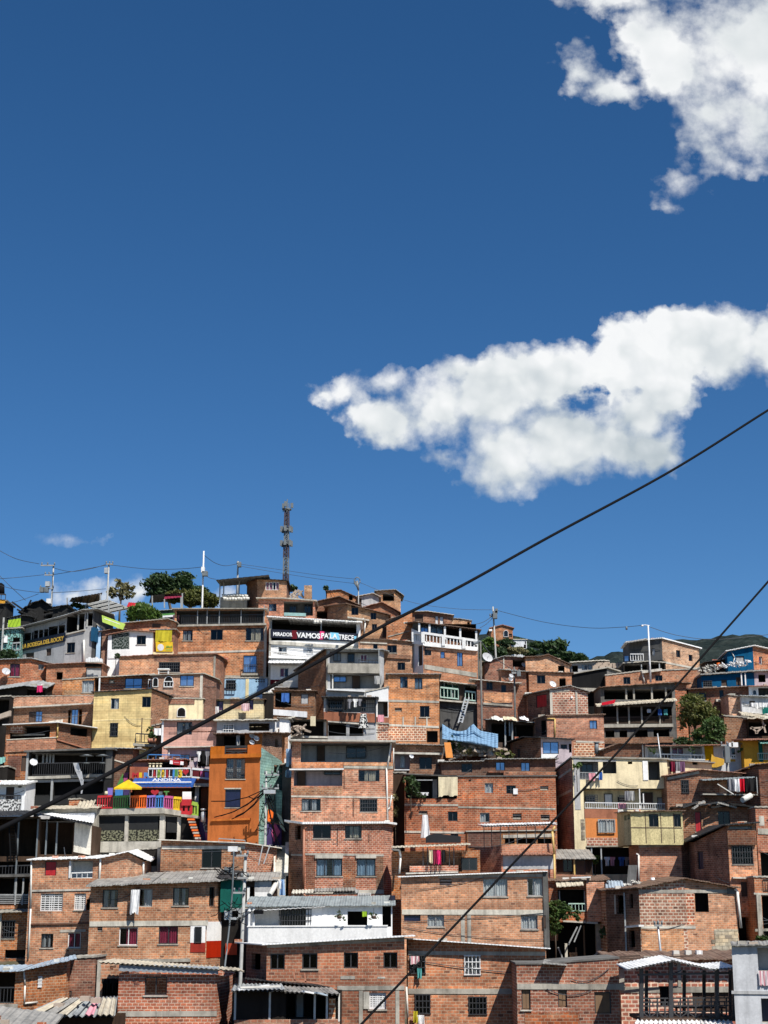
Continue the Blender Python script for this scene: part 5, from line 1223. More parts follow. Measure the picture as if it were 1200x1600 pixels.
h = House('porch', 'black open underside storey below the grey corner house', 133, [(974, 1037), (1012, 1034), (1040, 1036)], 1052, 'shade_black', 2.5, 'building'); h.room((976, 1038, 1011, 1050), 1.2); h.room((1013, 1036, 1038, 1048), 1.2); h.post((1002, 1036, 1050), (1030, 1035, 1048), w=0.09, mat='gray_metal')
h = House(BH, 'brick storey with two small grey windows under the corner house', 131.5, [(946, 1056), (1002, 1049), (1092, 1046)], 1080, 'brick_clay', 3); h.win('g', (974, 1058, 985, 1069)); h.win('g', (1024, 1055, 1035, 1064)); h.beam(1003, 1048, 1034, 1044, 4, 0.4, 'concrete_pale', 'ledge'); h.pipe([(1003, 1048), (1007, 1067)], 0.07, 'pipe_white', 0.1)
h = House('concrete_frame', 'unfinished concrete frame building with dark open storeys and timber railings', 126.5, [(938, 1075), (1054, 1067), (1072, 1068, 0.6)], 1165, 'concrete_dark', 3.5, 'building', roof=rf('tin_rust', 0.5, 0.15, 0.05, wob=0.05))
h.surf(1, '', 'brick_clay')
h.room((944, 1077, 1050, 1093), 2.2, 'shade_black'); h.post((978, 1076, 1093), (990, 1076, 1093), (1018, 1074, 1093), (1040, 1074, 1093), w=0.14, mat='concrete', off=-0.05); h.room((942, 1104, 1050, 1131), 2.4, 'shade_black'); h.rail(944, 1121, 1050, 1119, 10, 'dark_wood', -0.05, 0.7, 0.03, 'h'); h.post((964, 1104, 1131), (982, 1104, 1131), (1002, 1104, 1131), (1030, 1104, 1131), w=0.13, mat='concrete', off=-0.04)
h.awn(932, 1102, 1058, 1093, 0.9, 0.25, 'tin_cream', 0.1, 'junk_roof', val=0.02); h.plate('cloth_red', [(940, 1098), (962, 1093), (960, 1099), (940, 1102)], 1.0, 0.03, 'red_tarpaulin', i=0)
h.beam(940, 1132, 1052, 1131, 5, 0.25, 'concrete', 'slab_edge'); h.room((946, 1141, 960, 1152), 1.2, 'shade_black'); h.room((968, 1141, 980, 1152), 1.2, 'shade_black'); h.room((992, 1140, 1012, 1152), 1.2, 'shade_black'); h.room((1021, 1139, 1046, 1151), 1.2, 'shade_black'); h.beam(940, 1153, 1052, 1151, 9, 0.2, 'brick_brown', 'brick_parapet')
for (k, u, m, t) in ((0, 1014, 'cloth_white', 'white cloth bundle on the railing of the concrete frame building'), (1, 1031, 'cloth_blue', 'blue cloth drying in the concrete frame building'), (2, 1040, 'cloth_teal', 'teal cloth drying in the concrete frame building')):
 garment(t, u - 3, 1108, u + 3, 1114 + (k > 0) * 4, 126.2, m, 'cloth', 'laundry', 'clothes hung out to dry', wave=0.03)
h = House('black_building', 'matt black metal clad building with a pale sloping roof edge', 132, [(893, 1055), (948, 1044), (976, 1053, 2.0)], 1080, 'black_paint', 3, 'building', roof=rf('concrete', 0.2, 0.0, 0.1, corr=False)); h.surf(1, '', 'concrete_dark')
h.beam(893, 1074, 950, 1076, 5, 0.8, 'concrete', 'slab_edge')
h = House('gray_house', 'small grey house with two curtained windows above the black building', 139, [(893, 1036), (942, 1033), (948, 1034)], 1055, 'gray_plaster', 3, roof=rf('concrete_pale', 0.4, 0.1, 0.08)); h.room((894, 1040, 903, 1050), 1.0); h.win('c', (909, 1038, 918, 1047), (918.5, 1038, 925, 1047))
mb = MB(); 
for k in range(22):
 q = P(930 + k * 2.6, 1041 - 5 * math.sin(k * .7) ** 2, 137 + (k % 4) * .4); mb.box(q.x - .25, q.x + .25, q.y - .2, q.y + .2, q.z - .4, q.z + random.uniform(-.1, .12))
thing(mb, 'rubble_heap', 'rubble', 'line of pale rubble and scrap on the roof behind the black building', 'rubble')
h = House(BH, 'bright brick house with one dark window and open doorway, left of the black building', 129, [(805, 1056, 2.2), (826, 1050), (893, 1052)], 1085, 'brick_pale', 3, roof=rf('tin_rust', 0.2, 0.0, 0.05)); h.surf(0, '', 'brick_brown'); h.win('g', (839, 1055, 852, 1068)); h.room((874, 1060, 884, 1072.5), 1.0)
h = House(BH, 'upper brick house with patterned pale wall below the dark trees', 134, [(821, 1027), (845, 1026), (856, 1023), (890, 1040)], 1056, 'brick_pale', 3, roof=rf('tin_rust', 0.25, 0.1, 0.05)); h.room((872, 1040, 882, 1050), 1.0); h.win('d', (822, 1032, 840, 1042), hole=False) if False else None; h.room((799, 1030, 820, 1048), 1.0) if False else None
h = House(BH, 'brown brick house with white satellite dish left of the patterned pale wall', 135, [(757, 1036), (787, 1026), (799, 1026), (822, 1029)], 1060, 'brick_brown', 3, roof=rf('fibre_cement', 0.2, 0.1, 0.06)); h.dish(761, 1028, 0.5, 0.5); h.beam(786, 1027, 788, 1027, 22, 0.05, 'concrete_pale', 'concrete_column'); h.room((801, 1031, 820, 1042), 1.0); h.dish(818, 1040, 0.25, 0.5)
h = House(BH, 'brick house with gable roof, dark red door and thick mortared wall', 125, [(824, 1086, 2.2), (860, 1078), (890, 1072), (918, 1082)], 1120, 'brick_mortar', 3, roof=rf('fibre_cement', 0.25, 0.0, 0.06)); h.surf(0, '', 'brick_dark'); h.win('R', (837, 1085, 854, 1105)); h.beam(859, 1078, 863, 1078, 38, 0.05, 'concrete_pale', 'concrete_column'); h.beam(899, 1080, 902, 1080, 36, 0.05, 'concrete', 'concrete_column'); h.beam(862, 1078, 890, 1076, 4, 0.03, i=1); h.dish(863, 1070, 0.3, 0.1); h.patch('white_plaster', (892, 1088, 895, 1091), out=0.1)
h = House(BH, 'orange brick house with a single reflective window and bent yellow pipe', 120.5, [(836, 1124, 2.0), (854, 1119), (943, 1117)], 1190, 'brick_orange', 3, roof=rf('tin_rust', 0.15, 0.1, 0.08, wob=0.03)); h.surf(0, '', 'brick_dark'); h.win('b', (921, 1125.5, 933, 1139)); h.pipe([(855, 1123), (867, 1123), (867, 1152)], 0.06, 'pipe_yellow'); h.beam(900, 1157, 944, 1158, 2.5, 0.03, 'concrete_pale'); h.patch('brick_mortar', (897, 1160.5, 943, 1182), out=0.02); h.room((846, 1125, 853, 1148), 0.8)
mb = MB(); q = P(932, 1178, 119.6); mb.tube([q, P(932, 1161, 119.6)], 0.16, 10); mb.tube([P(932, 1161, 119.6), P(932, 1159.5, 119.6)], 0.22, 10); thing(mb, 'chimney_pipe', 'antenna_gray', 'grey metal flue standing in front of the orange brick wall', 'flue')
h = House(BH, 'brown house with steep side, blue grey window front and white sloping wall', 118.5, [(801, 1160, 2.0), (823, 1152, 1.0), (845, 1153), (893, 1156)], 1195, 'brick_dark', 3, roof=rf('tin_black', 0.5, 0.2, 0.06)); h.surf(2, '', 'lilac_plaster'); h.win('b', (848, 1159, 873, 1178)); h.win('g', (876, 1163, 886, 1170)); h.plate('white_plaster', [(846, 1178), (873, 1178), (852, 1196), (845, 1196)], 0.2, 0.15, 'sloping_wall', i=2); h.win('d', (808, 1170, 813, 1183)); h.room((889, 1162, 893, 1176), 0.5)
h = House('shanty', 'dark timber shanty on stilts with pale cloths on its roof', 123, [(762, 1124), (840, 1130)], 1170, 'dark_wood', 3, 'shack', roof=rf('tin_gray', 0.5, 0.3, 0.05, wob=0.08)); h.room((768, 1130, 800, 1160), 1.5); h.room((803, 1132, 836, 1162), 1.5); h.post((789, 1126, 1166), (800, 1128, 1166), (796, 1128, 1150), w=0.12, mat='gray_metal', off=0.2)
for k, (a, b2, t, m) in enumerate(((768, 786, 'crumpled pale cloth at the left of the shanty roof', 'sack'), (786, 808, 'crumpled pale cloth at the right of the shanty roof', 'cloth_beige'), (812, 826, 'white shirt flung on the shanty roof', 'cloth_white'))):
 q0, q1 = P(a, 1121, 122.2), P(b2, 1124, 122.2); mb = MB(); G = []
 for j in range(5):
  G.append([q0.lerp(q1, i / 10) + Vector((0, -.25 + j * .3, -.15 * (j == 0) + .03 * j + .16 * noise.noise(Vector((i * .45 + k * 9, j * .6, 2))) + .1 * math.sin(i * .31) * (j > 0))) for i in range(11)])
 for j in range(4):
  for i in range(10): mb.face([G[j][i], G[j][i + 1], G[j + 1][i + 1], G[j + 1][i]], smooth=True)
 thing(mb, 'cloth', m, t, 'cloth', 'cloths thrown on roofs')
h = House(BH, 'small brick house with low pitched roof and two narrow windows by the tall pole', 126.5, [(745, 1062), (801, 1068), (803, 1068)], 1100, 'brick_brown', 3, roof=rf('concrete_pale', 0.5, 0.2, 0.06, so=0.6)); h.win('g', (760, 1065.5, 770, 1078), (783, 1070, 791, 1082)); h.patch('brick_orange', (756, 1082, 800, 1098), out=0.05); h.beam(755, 1098, 801, 1101, 3, 0.1)
h = House(BH, 'dim brick storey under the low pitched brick house', 127, [(755, 1101), (802, 1103)], 1128, 'brick_dark', 3); h.win('g', (766, 1106, 778, 1118), (786, 1106, 797, 1116))
h = House('brick_shed', 'small brown shed with little lean-to roofs above the shanty', 128, [(783, 1046), (822, 1050)], 1078, 'brick_brown', 3, 'shed', roof=rf('fibre_cement', 0.4, 0.3, 0.05)); h.dish(798, 1057, 0.2, 0.4); h.dish(797, 1062, 0.2, 0.4)
h = House('hilltop_house', 'brick house with white arched terrace alone on the green hilltop', 190, [(767, 982), (785, 977), (801, 982)], 1000, 'brick_clay', 6, roof=rf('roof_tile', 0.2, 0.2, 0.1)); h.arch((787, 985, 794, 995), off=0.05); h.patch('white_plaster', (764, 983, 769, 986), out=0.3); h.win('d', (795, 990, 800, 996))
h = House('white_ruin', 'white concrete shell of a small building below the hilltop', 170, [(803, 1000), (823, 1000)], 1016, 'graywhite_plaster', 4, 'building', roof=rf('concrete_pale', 0.1, 0, 0.1)); h.room((820, 1002, 822, 1006), 1); h.room((818.5, 1007, 822, 1013), 1.0)
# =============================================================== centre upper
h = House(BH, 'bright brick house with patchy pale mortar base and blue windows, centre', 124, [(606, 1054), (686, 1054)], 1160, 'brick_orange', 3, side='brick_brown', roof=rf('fibre_cement', 0.25, 0.0, 0.06))
h.win('u', (625, 1057, 637, 1075), (648, 1059, 660, 1077)); h.win('g', (656, 1103, 671, 1120.5)); h.win('v', (617, 1106, 628, 1112)); h.beam(607, 1093, 686, 1095, 3.5, 0.03); h.beam(607, 1056.5, 686, 1057, 3, 0.03, 'concrete_pale') if False else None
h.patch('brick_mortar', (608, 1134, 666, 1158), out=0.02); h.beam(607, 1131, 686, 1135, 3, 0.035, 'concrete_pale'); h.room((667, 1142, 684, 1160), 0.6)
for u in (630, 649, 667): h.beam(u - 1, 1120, u + 1, 1120, 14, 0.03, 'concrete_pale', 'concrete_column')
h = House(BH, 'pale mortared brick wall right of the zebra cloth', 122.5, [(566, 1129), (607, 1132)], 1160, 'brick_mortar', 2.5)
h.beam(588, 1132, 590, 1132, 24, 0.03, 'concrete_pale', 'concrete_column')
h = House(BH, 'small brick house under a low white gable fascia', 118, [(588, 1170), (616, 1163), (692, 1165)], 1215, 'brick_brown', 3, roof=rf('fibre_cement', 0.5, 0.2, 0.05))
h.win('g', (655, 1183, 675, 1202)); h.room((617, 1178, 640, 1202), 0.8, 'lilac_plaster'); h.beam(588, 1174.5, 691, 1176, 3, 0.45, 'concrete_pale', 'fascia'); h.beam(616, 1202, 640, 1202, 1.6, 0.3, 'white_metal', 'slab_edge'); h.dish(642, 1183, 0.18, 0.4); h.win('c', (625, 1180, 633, 1200), off=-0.7, hole=False); h.pipe([(615, 1166), (615, 1202)], 0.04, 'pipe_white', 0.45)
mb = MB(); mb.hexa(P(694, 1160, 117), P(704, 1160, 117), P(708, 1184, 116.6), P(697, 1184, 116.6), P(694, 1160, 117.1), P(704, 1160, 117.1), P(708, 1184, 116.7), P(697, 1184, 116.7)); thing(mb, 'board', 'peach_plaster', 'orange-pink board leaning beside the weeds below the blue tarpaulin', 'board')
h = House('terrace_house', 'covered terrace with black roof, red parapet and clothes hanging inside', 122, [(506, 1090), (588, 1091)], 1152, 'gray_plaster', 3, roof=rf('tin_black', 0.55, 0.15, 0.07))
h.room((510, 1091, 586, 1113), 1.8, 'gray_plaster', 'concrete'); h.win('k', (514, 1096, 535, 1112), off=-1.7, hole=False); h.win('k', (565, 1098, 585, 1116), off=-1.7, hole=False); h.beam(506, 1112, 588, 1115, 14, 0.12, 'terracotta_plaster', 'parapet'); h.beam(506, 1126, 570, 1130, 2, 0.16, 'concrete_pale', 'ledge'); h.room((513, 1130, 541, 1150), 1.2); h.room((546, 1133, 568, 1150), 1.2); h.post((511, 1084, 1113), (587, 1088, 1130), w=0.09, mat='dark_metal', off=0.1); h.beam(507, 1128, 512, 1128, 22, 0.1, 'white_plaster', 'pilaster')
for k, (u, m) in enumerate(((541, 'cloth_black'), (546, 'cloth_gray'), (555, 'curtain_pale'), (562, 'cloth_gray'))): garment(('black jacket hung first in the red parapet terrace', 'grey jacket hung second in the red parapet terrace', 'pale shirt hung third in the red parapet terrace', 'grey shirt hung last in the red parapet terrace')[k], u - 4, 1092, u + 4, 1109 - k * 2, 121.2, m, 'garment', 'laundry', 'clothes hung out to dry', 'shirt')
garment('black and white patterned cloth hanging over the red parapet', 560, 1115, 576, 1138, 121.75, 'cloth_zebra', 'blanket', 'laundry', 'clothes hung out to dry', 'taper', 0.05)
h = House('annex', 'narrow white annex with dark doorway and pink towel beside the red parapet terrace', 123, [(572, 1082), (607, 1074)], 1135, 'white_plaster', 2.5, 'building'); h.room((590, 1096, 606, 1120), 1.2, 'gray_plaster'); h.win('d', (599, 1099, 606, 1119), off=-1.1, hole=False); h.beam(586, 1120, 608, 1121, 10, 0.05, 'terracotta_plaster', 'parapet')
garment('pink towel over the parapet of the narrow white annex', 590, 1117, 600, 1129, 122.8, 'cloth_pink', 'towel', 'laundry', 'clothes hung out to dry', wave=0.02)
h = House('gray_house', 'grey concrete house with long balcony parapet and brick side wall', 126, [(466, 1048, 3.0), (510, 1015), (594, 1016), (600, 1018, 0.6)], 1095, 'gray_plaster', 3, side='brick_brown', roof=rf('tin_gray', 0.4, 0.1, 0.07)); h.surf(0, '', 'brick_brown')  # dark brick colour of the left side wall carries its shade
h.room((515, 1018, 592, 1037), 0.9, 'graywhite_plaster', 'concrete'); h.win('e', (521, 1020.5, 533, 1034), off=-0.8, hole=False); h.win('g', (543, 1021, 554, 1035), off=-0.8, hole=False); h.win('q', (563, 1023, 574, 1035), off=-0.8, hole=False); h.beam(512, 1036, 593, 1037, 15, 0.45, 'concrete', 'parapet'); h.rail(560, 1031, 592, 1032, 6, 'dark_metal', 0.3, 0.25, 0.03)
h.room((516, 1054, 596, 1076), 0.9, 'gray_plaster', 'concrete'); h.win('b', (521, 1050 + 4, 541, 1066), off=-0.8, hole=False); h.win('d', (550, 1054, 563, 1077), off=-0.8, hole=False); h.win('o', (567, 1054, 575, 1066), off=-0.8, hole=False); h.beam(511, 1076, 570, 1079, 2, 0.5, 'white_metal', 'slab_edge'); h.post((520, 1045, 1076), w=0.1, mat='pipe_white', off=0.1); h.post((592, 1014, 1038), w=0.07, mat='gray_metal', off=0.4); h.beam(510, 1017, 512, 1017, 60, 0.05, 'concrete', 'pilaster', i=1)
h.awn(560, 1055, 585, 1053, 0.7, 0.1, 'tin_black', 0.05, i=1)
garment('lilac shirt bundle hung at the right of the grey concrete house', 585, 1056, 596, 1070, 125.2, 'curtain_gray', 'garment', 'laundry', 'clothes hung out to dry')
h = House(BH, 'half brick house with black window bay and pale strip, left of the red parapet', 124, [(428, 1079), (492, 1080)], 1120, 'brick_brown', 2.5, roof=rf('tin_rust', 0.3, 0.1, 0.05)); h.room((430, 1081, 455, 1105), 1.0); h.beam(427, 1108, 480, 1112, 9, 0.1, 'graywhite_plaster', 'painted_band'); h.win('G', (470, 1084, 482, 1100)); 
garment('dark blue cloth hung in the black window bay', 440, 1083, 452, 1098, 123.7, 'cloth_blue', 'cloth', 'laundry', 'clothes hung out to dry')
h = House(BH, 'collapsed roof room full of rubble below the half brick house', 121, [(433, 1123), (512, 1126)], 1155, 'brown_wall', 2.5, roof=dict(none=True)); h.room((440, 1124, 510, 1150), 1.5)
mb = MB()
for k in range(46):
 q = P(random.uniform(434, 478), random.uniform(1134, 1149), 120.3 + random.uniform(-.6, .4)); s = random.uniform(.1, .3)
 mb.bar(q, q + Vector((random.uniform(-.5, .5), random.uniform(-.3, .3), random.uniform(-.3, .3))), s, s * 0.6)
thing(mb, 'rubble_heap', 'rubble', 'heap of broken bricks and boards on the ledge above the grey terrace', 'rubble')
h.beam(434, 1149, 512, 1151, 3, 0.5, 'concrete_pale', 'ledge')
mb = MB(); a = P(489, 1128, 120.8); mb.box(a.x - .2, a.x + .2, a.y, a.y + .3, a.z - .3, a.z + .45); thing(mb, 'sack', 'cloth_beige', 'yellowish sack standing on end near the rubble heap', 'sack')
# white house with the long banner
h = House('white_house', 'white lookout house with long lettered banner and black open top floor', 132, [(421, 966), (563, 975)], 1092, 'white_plaster', 3.5, roof=rf('tin_white', 0.7, 0.0, 0.09))
h.room((424, 968, 557, 1001), 2.4, 'shade_black', 'concrete_dark'); h.beam(421, 1001, 563, 1010, 5, 0.15, 'concrete_pale', 'slab_edge')
bn = h.plate('navy_sign', [(423, 983), (560, 990), (558, 1003), (423, 996)], 0.12, 0.05, 'banner')
h.plate('pink_letter', [(500, 986), (507, 987), (504, 999), (498, 999)], 0.135, 0.01, 'banner_splash', bn); h.plate('maroon_plaster', [(456, 985), (464, 985), (464, 998), (456, 998)], 0.135, 0.01, 'banner_splash', bn); h.plate('cyan_letter', [(516, 988), (529, 989), (531, 1000), (514, 999)], 0.135, 0.01, 'banner_splash', bn); h.plate('cyan_letter', [(553, 994), (557, 994), (557, 1001), (554, 1001)], 0.135, 0.01, 'banner_splash', bn)
h.text('MIRADOR', 427, 987.5, 457, 993.5, 'white_letter', 0.16, 0.03, slope=1.2); h.text('VAMOS', 463, 987.6, 500.5, 996, 'white_letter', 0.16, 0.04, slope=2.2); h.text("PA'LA", 502, 988.5, 527, 997, 'white_letter', 0.16, 0.03, slope=1.4); h.text('TRECE', 529, 991, 553, 999, 'white_letter', 0.16, 0.03, slope=1.6)
h.post((502, 971, 985), (424, 966, 984), w=0.1, mat='gray_metal', off=0.02); h.win('c', (435, 1010.5, 448, 1020)); h.rail(421, 1018, 486, 1021, 8, 'white_metal', 0.4, 0.2, 0.03); h.beam(420, 1025.5, 486, 1027.5, 2, 0.5, 'white_plaster', 'balcony_slab'); h.awn(419, 1035, 476, 1035, 1.3, 0.42, 'tin_white', 0.05, back=0.0)
h.win('q', (437, 1043.5, 451, 1058)); h.patch('maroon_plaster', (420, 1062, 442, 1072), out=0.02); h.beam(421, 1037, 475, 1038, 2, 0.06, 'gray_plaster'); h.win('W', (480, 1012, 489, 1022)); h.beam(421, 967, 424, 967, 110, 0.08, 'concrete', 'pilaster'); h.rail(430, 1066, 470, 1063, 9, 'pipe_white', 0.8, 0.9, 0.025, 'h')
h.beam(428, 1074, 470, 1074, 2, 0.9, 'brown_wall', 'balcony_slab')
for k, u in enumerate((492, 496, 501, 541)):
 mb = MB(); q = P(u, 974, 130.5); mb.tube([q, q + Vector((0, 0, .25))], 0.12, 8); thing(mb, 'pendant_lamp', 'sack', ('small pale lamp hung first under the lookout roof', 'small pale lamp hung second under the lookout roof', 'small pale lamp hung third under the lookout roof', 'small pale lamp hung alone at the right of the lookout roof')[k], 'lamp')
# brick with balconies to the left of it
h = House(BH, 'three storey brick house with grey railed top gallery', 134, [(273, 953), (415, 953)], 1062, 'brick_clay', 3.5, roof=rf('concrete', 0.5, 0.0, 0.08, corr=False))
h.room((276, 954, 412, 976), 1.3, 'dimgray_plaster', 'concrete'); h.win('d', (296, 957, 311, 972), (328, 956, 338, 974), (348, 955, 360, 974), (387, 954, 402, 972), off=-1.2, hole=False); h.rail(284, 962, 413, 960, 13, 'dark_metal', 0.02, 0.15, 0.03); h.beam(273, 976, 416, 974, 3, 0.25, 'concrete', 'slab_edge'); h.post((309, 953, 975), (324, 953, 975), (343, 953, 975), (377, 953, 975), (413, 946, 975), w=0.08, mat='gray_metal', off=0.05)
h.win('e', (285.5, 984.5, 301, 1001)); h.win('g', (329, 983.5, 348, 1000)); h.win('h', (384, 981, 412, 1001)); h.beam(272, 1019, 416, 1015, 3, 0.05, 'concrete_pale'); h.win('b', (380, 1024, 401, 1051)); h.rail(379, 1039, 402, 1039, 13, 'dark_metal', 0.3, 0.2, 0.03); h.beam(377, 1052, 404, 1052, 3, 0.35, 'concrete', 'balcony_slab'); h.beam(413, 978, 417, 978, 84, 0.04, 'concrete', 'concrete_column'); h.beam(348, 1055, 416, 1056, 3, 0.04, 'concrete')
h = House('lightblue_house', 'light blue painted ground storey with dark window cage', 133.5, [(348, 1060), (418, 1060)], 1095, 'lightblue_plaster', 3); h.win('k', (354, 1063, 368, 1077)); h.rail(353, 1068, 369, 1068, 10, 'dark_metal', 0.3, 0.2, 0.04); h.beam(384, 1061, 389, 1061, 30, 0.03, 'cream_plaster', 'pilaster'); 
for j in range(4): h.win('o', (399 + j * 4, 1061, 402 + j * 4, 1063), (399 + j * 4, 1064, 402 + j * 4, 1066))
h = House('cream_house', 'peeling cream brick storey with purple shutters behind the sagging cable', 128, [(318, 1093), (412, 1093)], 1130, 'brick_cream_paint', 2.5, roof=rf('tin_rust', 0.25, 0.2, 0.05)); h.win('x', (332, 1095, 349, 1110), (389, 1093.5, 396, 1109)); h.patch('brick_pale', (360, 1094, 388, 1108), out=0.01)
garment('white bedding bundle hung out of the peeling cream storey', 332, 1104, 342, 1118, 127.5, 'cloth_white', 'bedding', 'laundry', 'clothes hung out to dry'); garment('yellow and pink blanket hung from the peeling cream storey', 377, 1099, 390, 1112, 127.5, 'cloth_stripe', 'blanket', 'laundry', 'clothes hung out to dry')
h = House(BH, 'dark narrow gap between the peeling cream storey and the half brick house', 129, [(410, 1084), (430, 1083)], 1125, 'shade_black', 2, 'building')
h = House('gray_house', 'whitish grey gallery house with curved pale roof edge above the orange house', 120, [(339, 1127), (432, 1126), (452, 1121, 1.0)], 1150, 'gray_plaster', 3, roof=rf('concrete_pale', 0.5, 0.0, 0.08, wob=0.05)); h.win('W', (349, 1132, 365, 1144)); h.win('o', (389, 1130, 421, 1142)); h.surf(1, '', 'white_plaster'); h.post((431, 1128, 1142), w=0.1, mat='white_metal', off=0.3)
h = House('pink_house', 'pink painted brick house with one tall dark window', 120.5, [(255, 1126), (340, 1126)], 1168, 'brick_pink_paint', 3, roof=rf('concrete_pale', 0.35, 0.0, 0.08)); h.win('e', (276, 1128, 300, 1148)); h.beam(253, 1127, 256, 1127, 38, 0.1, 'white_metal', 'pilaster'); h.beam(300, 1142, 340, 1142, 1.5, 0.02, 'brick_brown') ; h.beam(256, 1166, 342, 1166, 3, 0.06, 'concrete_pale')
h = House('cream_house', 'small cream wall with an arched black window under a tiled frieze', 124.5, [(261, 1092), (305, 1092), (317, 1092, .6)], 1128, 'cream_plaster', 2.5, roof=rf('concrete', 0.1, 0, 0.06)); h.arch((277, 1105.5, 290, 1120), mat='black_paint'); h.beam(262, 1092, 304, 1092, 8, 0.06, 'brick_brown', 'tiled_frieze')
h = House(BH, 'flat fronted brick house with blue and arched windows on top of the cream wall', 125.5, [(238, 1056), (317, 1053), (338, 1062, 2.0)], 1095, 'brick_pale', 3, side='brick_brown', roof=rf('concrete', 0.2, 0.0, 0.08, corr=False)); h.surf(1, '', 'brick_brown'); h.win('b', (281, 1055, 303, 1072)); h.arch((257, 1057, 270, 1073), (239, 1059, 247, 1073), mat='black_paint'); h.beam(313, 1054, 317, 1054, 75, 0.05, 'concrete_pale', 'concrete_column', i=0); h.beam(240, 1089, 316, 1090, 2, 0.05); h.rail(256, 1065, 271, 1065, 9, 'white_metal', 0.1, 0.2, 0.03)
h = House(BH, 'long weathered brick wall with scalloped coping and a barred window', 130, [(187, 1027), (240, 1024), (336, 1022), (349, 1030, 2.0)], 1075, 'brick_pale', 3, side='brick_brown', roof=rf('roof_tile', 0.2, 0.0, 0.06, wob=0.04)); h.surf(2, '', 'brick_brown'); h.win('k', (249, 1035, 281, 1050)); h.win('o', (305, 1030, 309, 1034)); h.patch('brick_brown', (241, 1025, 333, 1033), out=0.01); h.beam(334, 1025, 337, 1025, 60, 0.03, 'concrete', 'concrete_column', i=1)
mb = MB(); q = P(256, 1046, 128.8); mb.box(q.x - .5, q.x + .5, q.y - .3, q.y + .3, q.z - .05, q.z + .05)
for s in (-.4, .4): mb.box(q.x + s - .04, q.x + s + .04, q.y - .2, q.y + .2, q.z - .4, q.z - .05)
thing(mb, 'stool', 'white_metal', 'small white stool on the flat roof before the barred window', 'stool')
h = House(BH, 'brick porch house with grey roof on a white post and a bright blue window', 127, [(155, 1060), (240, 1055)], 1085, 'brick_red', 3, roof=rf('concrete_pale', 0.7, 0.1, 0.06)); h.win('b', (195, 1059.5, 222, 1076)); h.win('v', (170, 1061, 179, 1068)); h.post((156, 1058, 1080), w=0.12, mat='white_metal', off=0.6)
h.rail(232, 1062, 240, 1062, 14, 'white_metal', 0.5, 0.3, 0.04)
h = House('yellow_house', 'yellow painted brick house with three dark windows and a black roof edge', 122, [(147, 1082), (237, 1077), (263, 1088, 2.0)], 1172, 'brick_yellow_paint', 3, side='brick_brown', roof=rf('tin_black', 0.25, 0.1, 0.05, wob=0.03)); h.surf(1, '', 'brick_brown')
h.win('c', (173, 1091, 186, 1108)); h.win('g', (222, 1088.5, 236, 1105)); h.win('k', (172.5, 1130, 184, 1150)); h.beam(146, 1125, 237, 1122, 1.5, 0.015, 'brick_yellow_paint') 
h.rail(212, 1146, 240, 1148, 14, 'dark_metal', 1.0, 0.3, 0.04); h.beam(208, 1161, 244, 1163, 4, 1.1, 'concrete', 'balcony_slab'); h.post((222, 1122, 1160), (243, 1131, 1160), w=0.07, mat='dark_wood', off=1.0)
for k in range(3):
 q = P(234 + k * 4, 1140, 120.6); mb = MB(); leaves(mb, [(q.x, q.y, q.z - .3, .3, .3, .5)], 70, 0.2, 80 + k); e = empty('potted_plant', q - Vector((0, 0, .9))); tag(e, ('leafy potted plant nearest the post on the yellow house balcony', 'leafy potted plant in the middle of the yellow house balcony', 'leafy potted plant at the right end of the yellow house balcony')[k], 'plant', 'potted plants'); sub(mb, 'foliage', 'leaf_mid', e, q - Vector((0, 0, .9))); mb = MB(); mb.tube([q - Vector((0, 0, 1)), q - Vector((0, 0, .7))], .12, 8, r2=.17); sub(mb, 'pot', 'pipe_brown', e, q - Vector((0, 0, .9)))
h = House(BH, 'small dim brick house between the yellow house and the pink house', 121.5, [(238, 1135), (258, 1130)], 1170, 'brick_brown', 2.5)
garment('white laundry bundle on the balcony left of the pink house', 241, 1138, 252, 1150, 120.4, 'cloth_white', 'laundry_bundle', 'laundry', 'clothes hung out to dry')
# left column
h = House(BH, 'brick house with blue windows below a slanted brick parapet, left', 124, [(16, 1089), (148, 1087)], 1140, 'brick_brown', 3, roof=rf('concrete', 0.1, 0.0, 0.06))
h.beam(15, 1090, 148, 1087, 14, 0.3, 'brick_pale', 'brick_parapet'); h.beam(15, 1105, 148, 1098, 2, 0.4, 'concrete_pale', 'ledge'); h.win('b', (55, 1111, 66, 1128), (111, 1108, 122, 1132)); h.win('d', (45, 1112, 55, 1128)); h.win('o', (106, 1109, 110.5, 1131), (122.5, 1108, 128, 1132)); h.beam(76, 1127, 98, 1124, 6, 0.05, 'concrete_pale')
h = House(BH, 'brick house with open window and grey shutter between two roof levels', 126.5, [(98, 1063), (148, 1059)], 1090, 'brick_clay', 3); h.win('c', (128, 1063, 147, 1082)); h.patch('brick_pale', (100, 1078, 127, 1088))
h = House(BH, 'brick house with small black window and tall grey metal door', 128.5, [(73, 1039), (132, 1036), (160, 1038)], 1090, 'brick_clay', 3, roof=rf('roof_tile', 0.25, 0.1, 0.05)); h.win('o', (88, 1050, 98, 1062)); h.patch('black_paint', (133, 1037, 159, 1042), out=0.02); h.win('G', (134, 1043, 159, 1058)); 
mb = MB(); q0, q1 = P(135, 1032, 127.4), P(160, 1032, 127.4); 
for k in range(7): mb.box(q0.x + k * .19, q0.x + k * .19 + .17, 127.2, 127.8, q0.z - .14, q0.z + random.uniform(.08, .3))
thing(mb, 'white_sheeting', 'cloth_white', 'folded white plastic sheeting on the roof above the grey metal door', 'sheeting')
